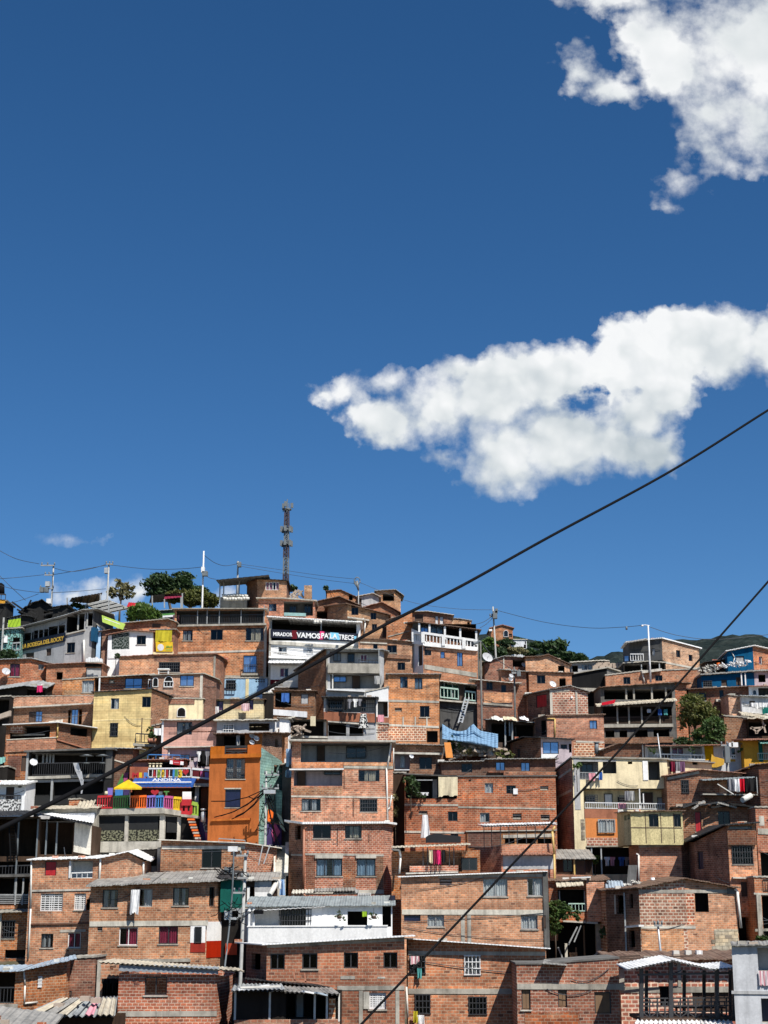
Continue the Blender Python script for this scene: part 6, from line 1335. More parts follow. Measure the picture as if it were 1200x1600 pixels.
h = House(BH, 'brick house with maroon window and angled corner at the left edge', 128, [(-10, 1032), (47, 1029), (76, 1037, 1.5)], 1070, 'brick_clay', 3, roof=rf('tin_gray', 0.3, 0.15, 0.06)); h.win('r', (15, 1037, 31, 1057)); h.win('c', (60, 1038, 69, 1047)); h.dish(9, 1050, 0.35, 0.5)
h = House('tin_porch', 'tin roofed porch with pink clothes below the maroon window', 126, [(-10, 1078), (40, 1070), (72, 1074)], 1100, 'shade_black', 3, 'building', roof=rf('tin_gray', 0.6, 0.8, 0.06)); h.room((42, 1076, 70, 1090), 1.0)
garment('bright pink shirt hung in the tin roofed porch', 58, 1071, 67, 1082, 125.2, 'cloth_magenta', 'shirt', 'laundry', 'clothes hung out to dry')
h = House(BH, 'dark balcony house with broken brick ledge at the left edge', 122.5, [(-10, 1090), (16, 1088)], 1135, 'shade_black', 3); h.room((-6, 1092, 14, 1118), 1.0); h.beam(-10, 1119, 16, 1110, 8, 0.4, 'rubble', 'brick_ledge')
h = House(BH, 'brick terrace house with white flat canopy and perforated brick parapet', 118.5, [(10, 1134), (88, 1130), (142, 1138, 3.0)], 1225, 'brick_clay', 3, side='brick_brown', roof=rf('white_metal', 0.5, 0.0, 0.06, corr=False)); h.surf(1, '', 'brick_brown')
h.room((16, 1134, 78, 1155), 1.5); h.beam(10, 1156.5, 88, 1152, 19, 0.1, 'brick_orange', 'brick_parapet', i=0); h.beam(10, 1155.5, 88, 1151, 1.5, 0.14, 'concrete_pale', 'coping', i=0); h.pipe([(90, 1130), (90, 1150), (88, 1154)], 0.06, 'pipe_yellow', 0.1, i=0); h.beam(88, 1154, 140, 1170, 2, 0.1, 'pipe_brown', 'coping', i=1); h.patch('brick_dark', (12, 1181, 32, 1214)); h.win('d', (33, 1181, 44, 1205)); h.patch('brick_mortar', (17, 1136, 42, 1148), out=-1.4); h.room((110, 1137, 136, 1150), 1.0, i=1); h.beam(18, 1148, 70, 1146, 2, -0.6, 'concrete_pale', 'inner_ledge', i=0, o0=-0.8)
h = House('dark_bar', 'black two level bar house with steel frame, railing and broad grey slab', 115, [(44, 1176), (165, 1172), (176, 1172)], 1265, 'charcoal', 3, 'building', roof=rf('concrete_dark', 0.5, 0.0, 0.12, corr=False))
h.room((48, 1177, 164, 1212), 1.8, 'shade_black', 'concrete'); h.rail(52, 1193, 165, 1191, 19, 'dark_metal', -0.04, 0.16, 0.03); h.beam(43, 1213, 165, 1209, 4.5, 0.3, 'concrete', 'slab_edge'); h.room((46, 1219, 80, 1242), 1.0); h.room((84, 1220, 162, 1246), 0.7, 'black_paint'); h.beam(54, 1219, 160, 1216, 4, 0.05, 'gray_plaster', 'lintel_band'); h.beam(42, 1245, 164, 1240, 14, 0.1, 'netting', 'dark_parapet'); h.post((82, 1217, 1262), (44, 1174, 1262), w=0.16, mat='gray_metal', off=0.12); h.beam(166, 1172, 176, 1172, 44, 0.06, 'concrete_dark', 'concrete_column'); h.beam(40, 1259, 165, 1257, 6, 0.4, 'concrete', 'slab_edge'); h.win('q', (45, 1220, 56, 1240), off=-0.5, hole=False)
for u in (58, 68, 74, 79, 84): h.post((u, 1178, 1192), w=0.14, mat='gray_metal', off=-1.0, name='slat')
for k, u in enumerate((135, 160)):
 q = P(u, 1192, 113.9); mb = MB(); mb.tube([q, q + Vector((0, 0, .6))], 0.04, 6); mb.tube([q + Vector((0, 0, .5)), q + Vector((0, 0, .62))], 0.55, 10, r2=0.1); mb.tube([q + Vector((0, 0, -.05)), q], 0.25, 10)
 thing(mb, 'bar_stool', 'antenna_gray', ('grey pedestal stool in the middle of the black bar terrace', 'grey pedestal stool at the right end of the black bar terrace')[k], 'stool')
h.dish(52, 1192, 0.3, 0.2)
mb = MB()
wp = [(114, 1192, 6), (118, 1205, 7), (124, 1218, 5), (127, 1228, 2.5), (126, 1240, 2)]
for (u, v, w), (u2, v2, w2) in zip(wp, wp[1:]):
 mb.face([P(u2, v2, 114.2), P(u2 + w2 * 1.2, v2, 114.0), P(u + w * 1.4, v, 114.0), P(u, v, 114.2)], smooth=True); mb.face([P(u, v, 114.23), P(u + w * 1.4, v, 114.03), P(u2 + w2 * 1.2, v2, 114.03), P(u2, v2, 114.23)], smooth=True)
thing(mb, 'banner', 'cloth_white', 'twisted white banner hanging down the front of the black bar', 'banner')
h = House(BH, 'brick side wall with concrete band and red flag shapes beside the black bar', 116, [(176, 1169), (208, 1170)], 1245, 'brick_dark', 3, roof=rf('tin_gray', 0.3, 0.2, 0.05, so=0.5)); h.beam(177, 1186, 208, 1195, 2, 0.04, 'concrete_pale'); h.plate('leaf_paint', [(181, 1230), (192, 1208), (193, 1224), (186, 1232)], 0.1, 0.03, 'painted_board'); h.plate('magenta_paint', [(194, 1208), (201, 1207), (199, 1218), (193, 1222)], 0.1, 0.03, 'painted_board')
h = House('white_house', 'small white house with black door, white canopy and patterned wall', 112, [(-12, 1225), (41, 1225)], 1268, 'white_plaster', 3, roof=rf('tin_white', 0.7, 0.4, 0.1)); h.win('d', (9, 1229.5, 22, 1250)); h.win('o', (28, 1228, 34, 1231)); h.rail(-8, 1243, 32, 1243, 7, 'dark_metal', 0.2, 0.2, 0.03); h.beam(-10, 1249, 34, 1249, 18, 0.5, 'mural_stone', 'patterned_parapet'); h.beam(34, 1243, 39, 1243, 24, 0.6, 'white_plaster', 'pilaster')
mb = MB(); q0 = P(-6, 1196, 113); corr(mb, P(-12, 1200, 112.6), P(9, 1190, 112.6), P(-12, 1186, 114), P(9, 1182, 114), 0.2, 0.03); thing(mb, 'tin_sheet', 'tin_green', 'loose pale green tin sheet leaning at the left edge beside the brick terrace house', 'tin sheet')
h = House(BH, 'dim brick and timber gap at the left edge under the green tin sheet', 115, [(-12, 1200), (12, 1198)], 1235, 'shade_black', 2.5)
# big dark roof lower left
h = House('dark_hall', 'large brown hall under a black roof with ladder and white end panel', 106.5, [(-30, 1276), (60, 1276), (117, 1286), (146, 1290)], 1420, 'brown_wall', 3, 'building', roof=dict(none=True))
h.room((-20, 1278, 58, 1338), 2.5, 'brown_wall', 'shade_black'); h.room((62, 1283, 114, 1335), 2.5, 'brown_wall', 'shade_black'); h.beam(117, 1285, 143, 1290, 46, 0.15, 'concrete_pale', 'end_panel', i=2)
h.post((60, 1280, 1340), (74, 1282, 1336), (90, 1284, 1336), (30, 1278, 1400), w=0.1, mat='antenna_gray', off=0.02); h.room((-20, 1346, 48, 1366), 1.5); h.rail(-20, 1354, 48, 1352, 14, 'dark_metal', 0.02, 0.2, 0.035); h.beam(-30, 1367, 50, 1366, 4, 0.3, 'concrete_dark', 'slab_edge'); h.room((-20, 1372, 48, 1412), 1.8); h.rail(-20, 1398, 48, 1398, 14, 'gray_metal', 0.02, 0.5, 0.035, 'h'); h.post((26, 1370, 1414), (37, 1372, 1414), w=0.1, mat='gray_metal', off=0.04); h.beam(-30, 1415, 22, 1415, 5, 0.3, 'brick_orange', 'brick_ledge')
mb = MB(); corr(mb, P(-30, 1277, 105.4), P(62, 1271, 105.4), P(-30, 1268, 109.5), P(40, 1266, 109.5), 0.22, 0.02); corr(mb, P(62, 1271, 105.4), P(146, 1291, 105.4), P(40, 1266, 109.5), P(132, 1280, 109.5), 0.22, 0.02); h.part(mb, 'roof', 'tin_black')
mb = MB(); corr(mb, P(66, 1272, 106.4), P(146, 1286, 106.4), P(82, 1270, 110), P(148, 1277, 110), 0.22, 0.02); o = h.part(mb, 'roof_sheet', 'tin_white')
mb = MB()
for s in (14, 24): mb.bar(P(s, 1288, 106.3), P(s + 3, 1344, 106.0), 0.08)
for k in range(11): mb.bar(P(14 + k * .28, 1290 + k * 5, 106.2), P(24 + k * .28, 1290 + k * 5, 106.2), 0.05)
thing(mb, 'ladder', 'black_rubber', 'dark ladder leaning under the large black roof', 'ladder')
h = House(BH, 'brick house with a wrought iron window and slanting shadow at the left edge', 104.5, [(-12, 1426), (47, 1424)], 1492, 'brick_clay', 3, roof=rf('concrete', 0.5, 0.2, 0.06)); h.win('k', (3, 1439, 23, 1466)); h.room((8, 1484, 42, 1498), 0.8); h.beam(-12, 1425, 3, 1425, 70, 0.1, 'concrete_pale', 'pilaster')
h = House('tin_shed', 'pale tin roofed strip of sheds behind the large black hall', 110, [(58, 1264), (152, 1262)], 1290, 'concrete', 2.5, 'shed', roof=rf('tin_cream', 0.5, 0.3, 0.05, wob=0.06)); h.beam(60, 1272, 148, 1270, 8, 0.2, 'graywhite_plaster', 'gutter_wall')
mb = MB(); corr(mb, P(119, 1263, 110.0), P(144, 1263, 110.0), P(124, 1252, 112), P(150, 1250, 112), 0.24, 0.05); thing(mb, 'awning_sheet', 'tin_cream', 'small cream corrugated awning beside the red railing of the painted terrace', 'awning')
h = House(BH, 'scrap of orange brick wall left of the cream corrugated awning', 113, [(108, 1250), (126, 1249)], 1270, 'brick_clay', 2)
# =============================================================== painted lookout terrace
h = House('lookout_terrace', 'colourful painted lookout terrace on concrete pillars with black netting below', 111, [(147, 1264), (198, 1264), (257, 1264), (284, 1268, 0.6)], 1335, 'concrete', 3, 'terrace', roof=dict(none=True))
h.room((153.5, 1275, 195, 1316), 1.6, 'shade_black'); h.room((201, 1275, 249, 1316), 1.6, 'shade_black'); h.room((258.5, 1276, 277, 1312), 1.0, 'shade_black', i=2)
h.patch('netting', (154, 1275, 195, 1298), (202, 1275, 248, 1297), out=-0.25, name='netting'); h.patch('mural_olive', (154, 1298, 195, 1314), (202, 1297, 249, 1314), out=-0.4, name='mural'); h.patch('netting', (259, 1276, 277, 1301), out=-0.2, name='netting')
for (u0, u1) in ((147.5, 153), (195.5, 200.5), (250, 257.5)): h.beam(u0, 1272, u1, 1272, 44, 0.08, 'concrete_pale', 'concrete_column')
h.beam(277.5, 1276, 283, 1276, 40, 0.06, 'concrete_pale', 'concrete_column', i=2)
h.beam(146, 1264, 257, 1262, 9, 0.4, 'concrete', 'slab_edge'); h.beam(257, 1263, 284, 1267, 8, 0.4, 'concrete', 'slab_edge', i=2); h.beam(144, 1315, 252, 1315, 17, 0.25, 'concrete_pale', 'base_wall')
seg = [(153, 176, 'red_paint'), (178, 203, 'leaf_paint'), (204, 229, 'flame_paint'), (230, 243, 'violet_paint'), (244, 255.5, 'sky_paint')]
for (a, b2, m) in seg: h.rail(a, 1245, b2, 1244, 19, m, 0.2, 0.16, 0.07, 'v', 'painted_railing')
for (a, b2, m) in ((257, 270, 'magenta_paint'), (271, 283, 'yellow_paint')): h.rail(a, 1245 + (a - 257) * .1, b2, 1246 + (a - 257) * .1, 19, m, 0.2, 0.13, 0.08, 'v', 'painted_railing', i=2)
h = House('lookout_terrace', 'lower landing of the painted terrace with red and green railing and dark recess', 111.4, [(284, 1275), (311, 1277)], 1335, 'shade_black', 2.5, 'terrace', roof=dict(none=True)); h.rail(284, 1254, 299, 1254, 18, 'red_paint', 0.1, 0.3, 0.2, 'v', 'painted_railing'); h.rail(300, 1255, 309, 1257, 19, 'lime_paint', 0.1, 0.14, 0.12, 'v', 'painted_railing'); h.beam(283, 1272, 312, 1275, 4, 0.3, 'concrete', 'slab_edge')
h.plate('white_plaster', [(285, 1237), (299, 1237), (299, 1253), (285, 1253)], 0.05, 0.05, 'white_board')
# pavilion behind the railing
h = House('lookout_pavilion', 'dark pavilion under a blue awning with a coloured balcony of letters above', 113.5, [(160, 1238), (204, 1238), (300, 1226), (331, 1224)], 1268, 'shade_black', 3, 'building', roof=dict(none=True))
h.room((206, 1231, 298, 1262), 2.0, 'shade_black'); h.room((312, 1228, 329, 1265), 1.5, 'shade_black'); h.beam(305, 1228, 311, 1228, 34, 0.05, 'graywhite_plaster', 'pilaster', i=2); h.beam(298, 1224, 331, 1224, 5, 0.5, 'concrete_pale', 'slab_edge')
h.awn(204, 1226.5, 302, 1226.5, 1.7, 0.62, 'awning_blue', 0.09, 'awning', i=1, val=0.06); h.beam(205, 1221.5, 299, 1221, 1.6, 1.75, 'white_letter', 'awning_stripe', i=1, o0=1.6)
h.text('ANDINA', 238, 1216, 283, 1220.5, 'white_letter', 1.4, 0.03, i=1)
for k, (u0, u1, m) in enumerate(((168, 176, 'violet_paint'), (180, 192, 'sky_paint'), (193, 204, 'purple_plaster'))): h.patch(m, (u0, 1231, u1, 1245), out=0.06, name='painted_board')
hp = [(240.5, 1243)] 
def heart(hs, u, v, w, hgt, off, i=None):
 pts = [(u + w * 0.5 * (16 * math.sin(t) ** 3) / 16.0, v - hgt * 0.5 * (13 * math.cos(t) - 5 * math.cos(2 * t) - 2 * math.cos(3 * t) - math.cos(4 * t)) / 15.0) for t in [k * 2 * math.pi / 22 for k in range(22)]]
 hs.plate('red_paint', pts[::-1], off, 0.05, 'heart', i=i)
heart(h, 242, 1238, 13, 10, 2.4, 1); h.text('T', 256, 1236, 264.5, 1243, 'leaf_paint', 2.4, 0.06, i=1); h.text('E', 248, 1237, 254, 1243, 'antenna_gray', 2.4, 0.05, i=1)
h = House('lookout_balcony', 'upper balcony with white panels, coloured letters and hearts above the blue awning', 114.2, [(203, 1198), (300, 1199), (332, 1202)], 1228, 'terracotta_plaster', 2.5, 'balcony', roof=dict(none=True))
h.room((232, 1199, 298, 1216), 1.2, 'lilac_plaster'); h.rail(232, 1201, 298, 1200.5, 14, 'white_metal', 0.2, 0.3, 0.05, 'v', 'white_railing', i=0); h.rail(300, 1201, 331, 1204, 14, 'white_metal', 0.2, 0.5, 0.07, 'v', 'white_railing', i=1)
for (t, u0, u1, m) in (('M', 206.5, 217, 'red_paint'), ('I', 217.5, 222, 'yellow_paint'), ('R', 225, 234, 'sky_paint'), ('A', 239, 244, 'red_paint'), ('D', 246.5, 251, 'lime_paint'), ('O', 252.5, 257, 'yellow_paint'), ('R', 260, 264, 'red_paint'), ('1', 270, 273, 'sky_paint'), ('3', 279, 285, 'yellow_paint')):
 h.text(t, u0, 1207 if u0 < 236 else 1202.5, u1, 1215, m, 0.28, 0.05, i=0)
heart(h, 290, 1206, 10, 10, 0.3, 0)
h.plate('leaf_paint', [(272, 1202), (278, 1202), (278, 1213), (272, 1213)], 0.26, 0.02, 'painted_board', i=0); h.plate('maroon_plaster', [(301, 1201), (311, 1202), (311, 1213), (301, 1212)], 0.24, 0.02, 'painted_board', i=1); h.plate('magenta_paint', [(313, 1203), (317.5, 1204), (317.5, 1215), (313, 1214)], 0.24, 0.02, 'painted_board', i=1); h.plate('violet_paint', [(320, 1206), (326, 1207), (326, 1219), (320, 1218)], 0.24, 0.02, 'painted_board', i=1)
h = House('bar_counter', 'small red signed bar hut with blue rail on the upper balcony', 115.6, [(206, 1190), (231, 1188), (288, 1187)], 1215, 'terracotta_plaster', 2, 'hut', roof=rf('roof_tile', 0.5, 0.1, 0.06)); h.patch('brick_pink_paint', (207, 1191, 231, 1208), out=0.03); h.room((233, 1190, 285, 1202), 0.8, 'shade_black'); h.rail(231, 1179, 282, 1180, 8, 'sky_paint', 0.3, 0.6, 0.03, 'v')
sg = h.plate('red_paint', [(266, 1187), (287, 1189), (286, 1196), (265, 1194)], 0.6, 0.05, 'sign'); h.plate('white_letter', [(265.5, 1188), (270, 1188.4), (270, 1194), (265, 1193.5)], 0.62, 0.01, 'sign_square', sg); h.plate('white_letter', [(282, 1189.6), (287, 1190), (286.5, 1195.4), (281.5, 1195)], 0.62, 0.01, 'sign_square', sg); h.plate('cloth_pink', [(272, 1190.6), (280, 1191.4), (280, 1192.4), (272, 1191.8)], 0.62, 0.01, 'sign_line', sg)
for k in range(4):
 q = P(234 + k * 5.6, 1199, 115.2); mb = MB(); mb.tube([q - Vector((0, 0, .22)), q + Vector((0, 0, .22))], 0.1, 8, r2=0.07); mb.tube([q + Vector((0, 0, .22)), q + Vector((0, 0, .3))], 0.12, 8); thing(mb, 'jar', 'cloth_beige', ('pale jar at the left end of the bar hut counter', 'pale jar second along the bar hut counter', 'pale jar third along the bar hut counter', 'pale jar at the right end of the bar hut counter')[k], 'jar')
h = House('gray_house', 'lilac grey house wall with blue door and clothes left of the orange house', 117.5, [(262, 1170), (331, 1168)], 1205, 'lilac_plaster', 2.5, roof=rf('concrete_pale', 0.5, 0.0, 0.08, corr=False)); h.win('b', (281, 1179, 296, 1196)); h.win('v', (298, 1183, 303, 1190)); h.room((309, 1173, 330, 1198), 0.8, 'shade_black'); h.pipe([(265, 1171), (263, 1184)], 0.08, 'pipe_white', 0.2)
for k, (u, m) in enumerate(((311, 'cloth_white'), (318, 'cloth_black'), (324, 'cloth_gray'))): garment(('white shirt drying left of the orange house', 'black garment drying left of the orange house', 'grey garment drying nearest the orange house')[k], u - 3.5, 1174, u + 3.5, 1190 + k * 3, 117.0, m, 'garment', 'laundry', 'clothes hung out to dry', 'shirt')
# umbrella
q = P(203, 1255, 110.6); e = empty('parasol', q); tag(e, 'yellow square parasol on the painted terrace', 'parasol'); mb = MB(); mb.tube([P(203, 1258, 110.6), P(203, 1219, 110.6)], 0.035, 6); sub(mb, 'pole', 'gray_metal', e, q)
mb = MB(); top = P(200.5, 1218, 110.6); cs = [P(178, 1231, 110.0), P(221, 1231, 109.6), P(222, 1230, 111.8), P(183, 1228, 112)]
for a, c in zip(cs, cs[1:] + cs[:1]):
 m2 = a.lerp(c, .5) + Vector((0, 0, -.02)); mb.face([a, c, top]); d = Vector((0, 0, -.12)); mb.face([a + d, c + d, c, a])
sub(mb, 'canopy', 'yellow_paint', e, q)
e = empty('person', P(201, 1250, 111.6)); bpy.data.objects.remove(e)
mb = MB(); q = P(166, 1239, 112); mb.tube([q - Vector((0, 0, .12)), q, q + Vector((0, 0, .12))], 0.14, 9, r2=0.1); thing(mb, 'pendant_lamp', 'cloth_beige', 'round pale lamp hanging at the left end of the painted terrace', 'lamp')
# stairs of the terrace
mb = MB()
for k in range(8):
 q0, q1 = P(293 - 0 + k * 1.7, 1279 + k * 4.2, 110.8 - k * .12), P(304 + k * 1.3, 1279 + k * 4.2, 110.8 - k * .12)
 mb.box(q0.x, q1.x, q0.y - .1, q0.y + .35, q0.z - .12, q0.z, m=k % 2); mb.box(q0.x, q1.x, q0.y + .3, q0.y + .36, q0.z - .3, q0.z, m=2)
thing(mb, 'staircase', ['flame_paint', 'concrete', 'red_paint'], 'red and orange painted steps going down from the painted terrace', 'stairs')
h = House('mural_wall', 'dark blue and pink graffiti wall under the painted steps', 111.6, [(311, 1268), (330, 1284)], 1330, 'purple_plaster', 2, 'wall', roof=dict(none=True)); h.plate('mural_gray', [(313, 1273), (319, 1276), (328, 1310), (320, 1300)], 0.03, 0.02, 'graffiti'); h.plate('magenta_paint', [(320, 1300), (327, 1304), (330, 1318), (322, 1314)], 0.035, 0.02, 'graffiti')
mb = MB(); q = P(318, 1273, 110.8); mb.tube([q - Vector((0, 0, .5)), q + Vector((0, 0, .2))], 0.18, 10); mb.tube([q + Vector((0, 0, .3)), q + Vector((0, 0, .42))], 0.22, 10); thing(mb, 'milk_can', 'galvanised', 'white and grey can stacked on the wall beside the orange house', 'can')
# orange house
h = House('orange_house', 'bright orange plastered house with grey curtained window and teal brick side', 110, [(328, 1172), (407, 1167), (441, 1190, 3.2)], 1282, 'orange_plaster', 3, roof=dict(none=True)); h.surf(1, '', 'brick_teal_paint')
h.room((352, 1171, 386, 1179), 1.2, 'terracotta_plaster') if False else None
h.win('e', (353.5, 1185, 383, 1217)); h.win('N', (351.5, 1233, 376, 1261.5)); h.beam(329, 1166, 351, 1166, 15, 0.25, 'orange_plaster', 'parapet', i=0); h.beam(387, 1164, 408, 1163, 17, 0.25, 'orange_plaster', 'parapet', i=0); h.beam(329, 1179, 408, 1177, 6, 0.26, 'orange_plaster', 'balcony_slab', i=0); h.rail(352, 1166, 386, 1166, 13, 'dark_metal', 0.2, 0.3, 0.035, 'x', i=0); h.win('o', (428, 1195, 436, 1208)); h.rail(353, 1201, 383, 1201, 14, 'dark_metal', -0.02, 0.3, 0.025, 'x', i=0); h.patch('concrete', (350.5, 1231, 377, 1233), (350.5, 1261.5, 377, 1263), out=0.03)
h.beam(330, 1280, 392, 1278, 3, 0.2, 'orange_plaster', 'ledge', i=0)
h = House('orange_house', 'open top floor of the orange house with brown brick side under a thin sheet roof', 111.3, [(338, 1148), (383, 1148), (410, 1146), (441, 1146, 2.4)], 1180, 'orange_plaster', 3, roof=rf('tin_rust', 0.7, 0.05, 0.05, wob=0.04)); h.surf(2, '', 'brick_brown'); h.surf(0, '', 'brown_wall'); h.room((350, 1149, 382, 1175), 1.5, 'shade_black'); h.win('o', (430, 1155, 434, 1168)); h.dish(393, 1151, 0.22, 0.2); h.dish(400, 1155, 0.22, 0.2); h.dish(393, 1161, 0.2, 0.2)
garment('pale shirt hung in the top floor of the orange house', 369, 1149, 375, 1166, 111.0, 'curtain_gray', 'garment', 'laundry', 'clothes hung out to dry')
h = House('gray_house', 'grey ground storey under the orange house with a black doorway and violet wall', 110.6, [(328, 1282), (391, 1279), (440, 1290, 1.0)], 1325, 'gray_plaster', 2.5, side='purple_plaster', roof=rf('tin_rust', 0.1, 0, 0.05)); h.surf(1, '', 'purple_plaster'); h.room((345, 1284, 370, 1314), 1.2, 'shade_black'); h.patch('tin_green', (331, 1284, 343, 1312), out=0.1, name='painted_panel'); h.patch('concrete_dark', (372, 1282, 390, 1314)); h.patch('red_plaster', (393, 1279, 414, 1288), out=0.04, name='wall_band')
for (pl, m) in (([(419, 1262), (428, 1270), (424, 1288), (418, 1282)], 'flame_paint'), ([(430, 1285), (438, 1300), (428, 1316), (424, 1300)], 'magenta_paint'), ([(433, 1270), (440, 1276), (446, 1300), (438, 1292)], 'green_metal')):
 h.plate(m, pl, 0.08, 0.03, 'graffiti', i=1)
h = House('teal_house', 'narrow teal and grey walls of the alley right of the orange house', 112.5, [(441, 1196), (458, 1194)], 1300, 'dimgray_plaster', 3, roof=rf('tin_rust', 0.2, 0.1, 0.05)); h.plate('brick_teal_paint', [(430, 1232), (441, 1236), (440, 1275), (432, 1278)], 0.4, 0.05, 'teal_panel')
garment('light blue tarpaulin strip hanging in the alley beside the orange house', 447, 1170, 462, 1200, 112.0, 'cloth_lightblue', 'tarpaulin', 'tarpaulin', wave=0.1); garment('blue plastic sheet hanging lower in the alley beside the orange house', 446, 1202, 459, 1216, 111.8, 'tarp_blue', 'tarpaulin', 'tarpaulin', wave=0.1)
h = House('white_house', 'narrow white side wall above the alley beside the orange house', 117, [(437, 1122), (452, 1124)], 1200, 'white_plaster', 2, roof=rf('concrete', 0.2, 0, 0.06)); h.patch('brick_pale', (440, 1150, 450, 1185))
# DD
h = House(BH, 'brick house with crooked dark window under a long flat roof edge', 106, [(252, 1313), (383, 1318), (432, 1326, 1.8)], 1380, 'brick_clay', 2.5, side='brick_mortar', roof=rf('concrete_pale', 0.35, 0.1, 0.07, corr=False)); h.surf(1, '', 'brick_red'); h.beam(253, 1322, 383, 1322, 5, 0.03, 'concrete_pale', i=0); h.win('g', (315, 1326, 346, 1356)); h.patch('concrete_pale', (363, 1324, 376, 1329), out=0.2); h.rail(342, 1310, 383, 1313, 8, 'gray_metal', 0.2, 0.7, 0.03, 'v', i=0)
for (a, b2) in (((411, 1320), (404, 1352)), ((422, 1320), (412, 1350))):
 mb = MB(); mb.bar(P(a[0], a[1], 105.3), P(b2[0], b2[1], 105.0), 0.07); h.part(mb, 'leaning_pole', 'gray_metal')
h = House(BH, 'dark doorway bay under the painted terrace beside the crooked window house', 107.5, [(212, 1328), (256, 1326)], 1375, 'shade_black', 2.5); h.beam(246, 1326, 253, 1326, 46, 0.1, 'concrete_pale', 'concrete_column'); h.win('G', (226, 1352, 245, 1372))
# concrete stairs
mb = MB()
for k in range(13):
 q0, q1 = P(430, 1374 - k * 4.4, 105.8 + k * .3), P(446, 1374 - k * 4.4, 105.8 + k * .3)
 mb.box(q0.x, q1.x, q0.y, q0.y + .5, q0.z - .18, q0.z)
 mb.box(q0.x, q1.x, q0.y + .02, q0.y + .4, q0.z - 1.2, q0.z - .18)
mb.bar(P(429, 1376, 105.6), P(429, 1326, 108.5), 0.12); mb.bar(P(447, 1366, 105.6), P(449, 1318, 108.8), 0.25)
thing(mb, 'staircase', 'concrete_pale', 'steep pale concrete steps beside the tall brick house', 'stairs')
mb = MB(); mb.tube([P(421, 1399, 102), P(432, 1380, 103)], 0.17, 10); mb.tube([P(432, 1380, 103), P(436, 1376, 104)], 0.17, 10); thing(mb, 'drain_pipe', 'pipe_white', 'fat cream drain pipe at the foot of the concrete steps', 'pipe')
garment('blue and white cloth hanging at the foot of the concrete steps', 437, 1374, 446, 1399, 101.5, 'cloth_lightblue', 'cloth', 'laundry', 'clothes hung out to dry', 'taper', 0.15); garment('white cloth beside the blue one at the foot of the concrete steps', 435, 1376, 440, 1390, 101.3, 'cloth_white', 'cloth', 'laundry', 'clothes hung out to dry')
# green balcony house etc
h = House('green_balcony_house', 'green and white railed balcony house behind the blue tarpaulin', 127, [(687, 1065), (746, 1073)], 1105, 'dimgray_plaster', 3, roof=rf('concrete_pale', 0.5, 0.0, 0.06)); h.room((690, 1067, 716, 1095), 1.0, 'teal_plaster'); h.room((727, 1071, 744, 1098), 1.4, 'shade_black'); h.rail(688, 1074, 716, 1077, 16, 'green_metal', 0.25, 0.25, 0.06); h.rail(727, 1080, 743, 1082, 14, 'green_metal', 0.25, 0.25, 0.06); h.win('d', (717, 1064 + 5, 726, 1096)); h.post((694, 1066, 1092), (707, 1067, 1092), w=0.07, mat='gray_metal', off=0.1); h.beam(686, 1092, 746, 1098, 2.5, 0.4, 'concrete_pale', 'balcony_slab')
h = House(BH, 'dim lower storey with timber stairs under the green balcony', 127.5, [(687, 1096), (752, 1100)], 1145, 'brick_dark', 3); h.room((694, 1100, 712, 1118), 1.0); h.win('d', (726, 1104, 738, 1122)); h.patch('white_plaster', (743, 1124, 751, 1136), out=0.1); h.patch('brick_pale', (741, 1107, 748, 1123), out=0.05)
mb = MB()
for s in (0, 6): mb.bar(P(716 + s, 1130, 124.6), P(727 + s, 1090, 126.5), 0.1)
for k in range(9): mb.bar(P(717 + k * 1.15, 1127 - k * 4.1, 124.7 + k * .2), P(723 + k * 1.15, 1127 - k * 4.1, 124.7 + k * .2), 0.07)
thing(mb, 'staircase', 'galvanised', 'narrow grey metal steps climbing to the green balcony', 'stairs')
# blue tarp on rubble slope
mb = MB(); G = 16; grid = []
for j in range(9):
 row = []
 for i in range(G + 1):
  f, g = i / G, j / 8
  topv = 1131 + 7 * math.sin(min(f, .5) * 6.28) * (f < .5) + f * 16 - 9 * math.exp(-((f - .56) / .07) ** 2); botv = 1154 + f * 15
  u = 691 + f * 87; v = topv + (botv - topv) * g
  q = P(u, v, 119.6 - 1.2 * g + .5 * noise.noise(Vector((f * 4, g * 3, 1))) + .12 * math.sin(f * 19 + g * 5) * g); row.append(q)
 grid.append(row)
for j in range(8):
 for i in range(G): mb.face([grid[j + 1][i], grid[j + 1][i + 1], grid[j][i + 1], grid[j][i]], smooth=True)
o = thing(mb, 'tarpaulin', 'tarp_blue', 'large creased blue tarpaulin over the rubble slope in the middle', 'tarpaulin')
md = o.modifiers.new('thick', 'SOLIDIFY'); md.thickness = 0.03
mb = MB()
for k in range(60):
 u = random.uniform(706, 790); v = 1165 + (u - 700) * .08 + random.uniform(-2, 20); q = P(u, min(v, 1186), 119.5 + random.uniform(-.6, .6)); s = random.uniform(.12, .4)
 mb.bar(q, q + Vector((random.uniform(-.6, .6), random.uniform(-.3, .3), random.uniform(-.35, .2))), s, s * .5)
thing(mb, 'rubble_heap', 'rubble', 'slope of broken slabs and planks below the blue tarpaulin', 'rubble')
mb = MB(); q0, q1 = P(718, 1160, 120.2), P(772, 1174, 120.2); mb.bar(q0, q1, .5, .45); thing(mb, 'slab', 'concrete', 'long broken concrete slab just under the blue tarpaulin', 'slab')
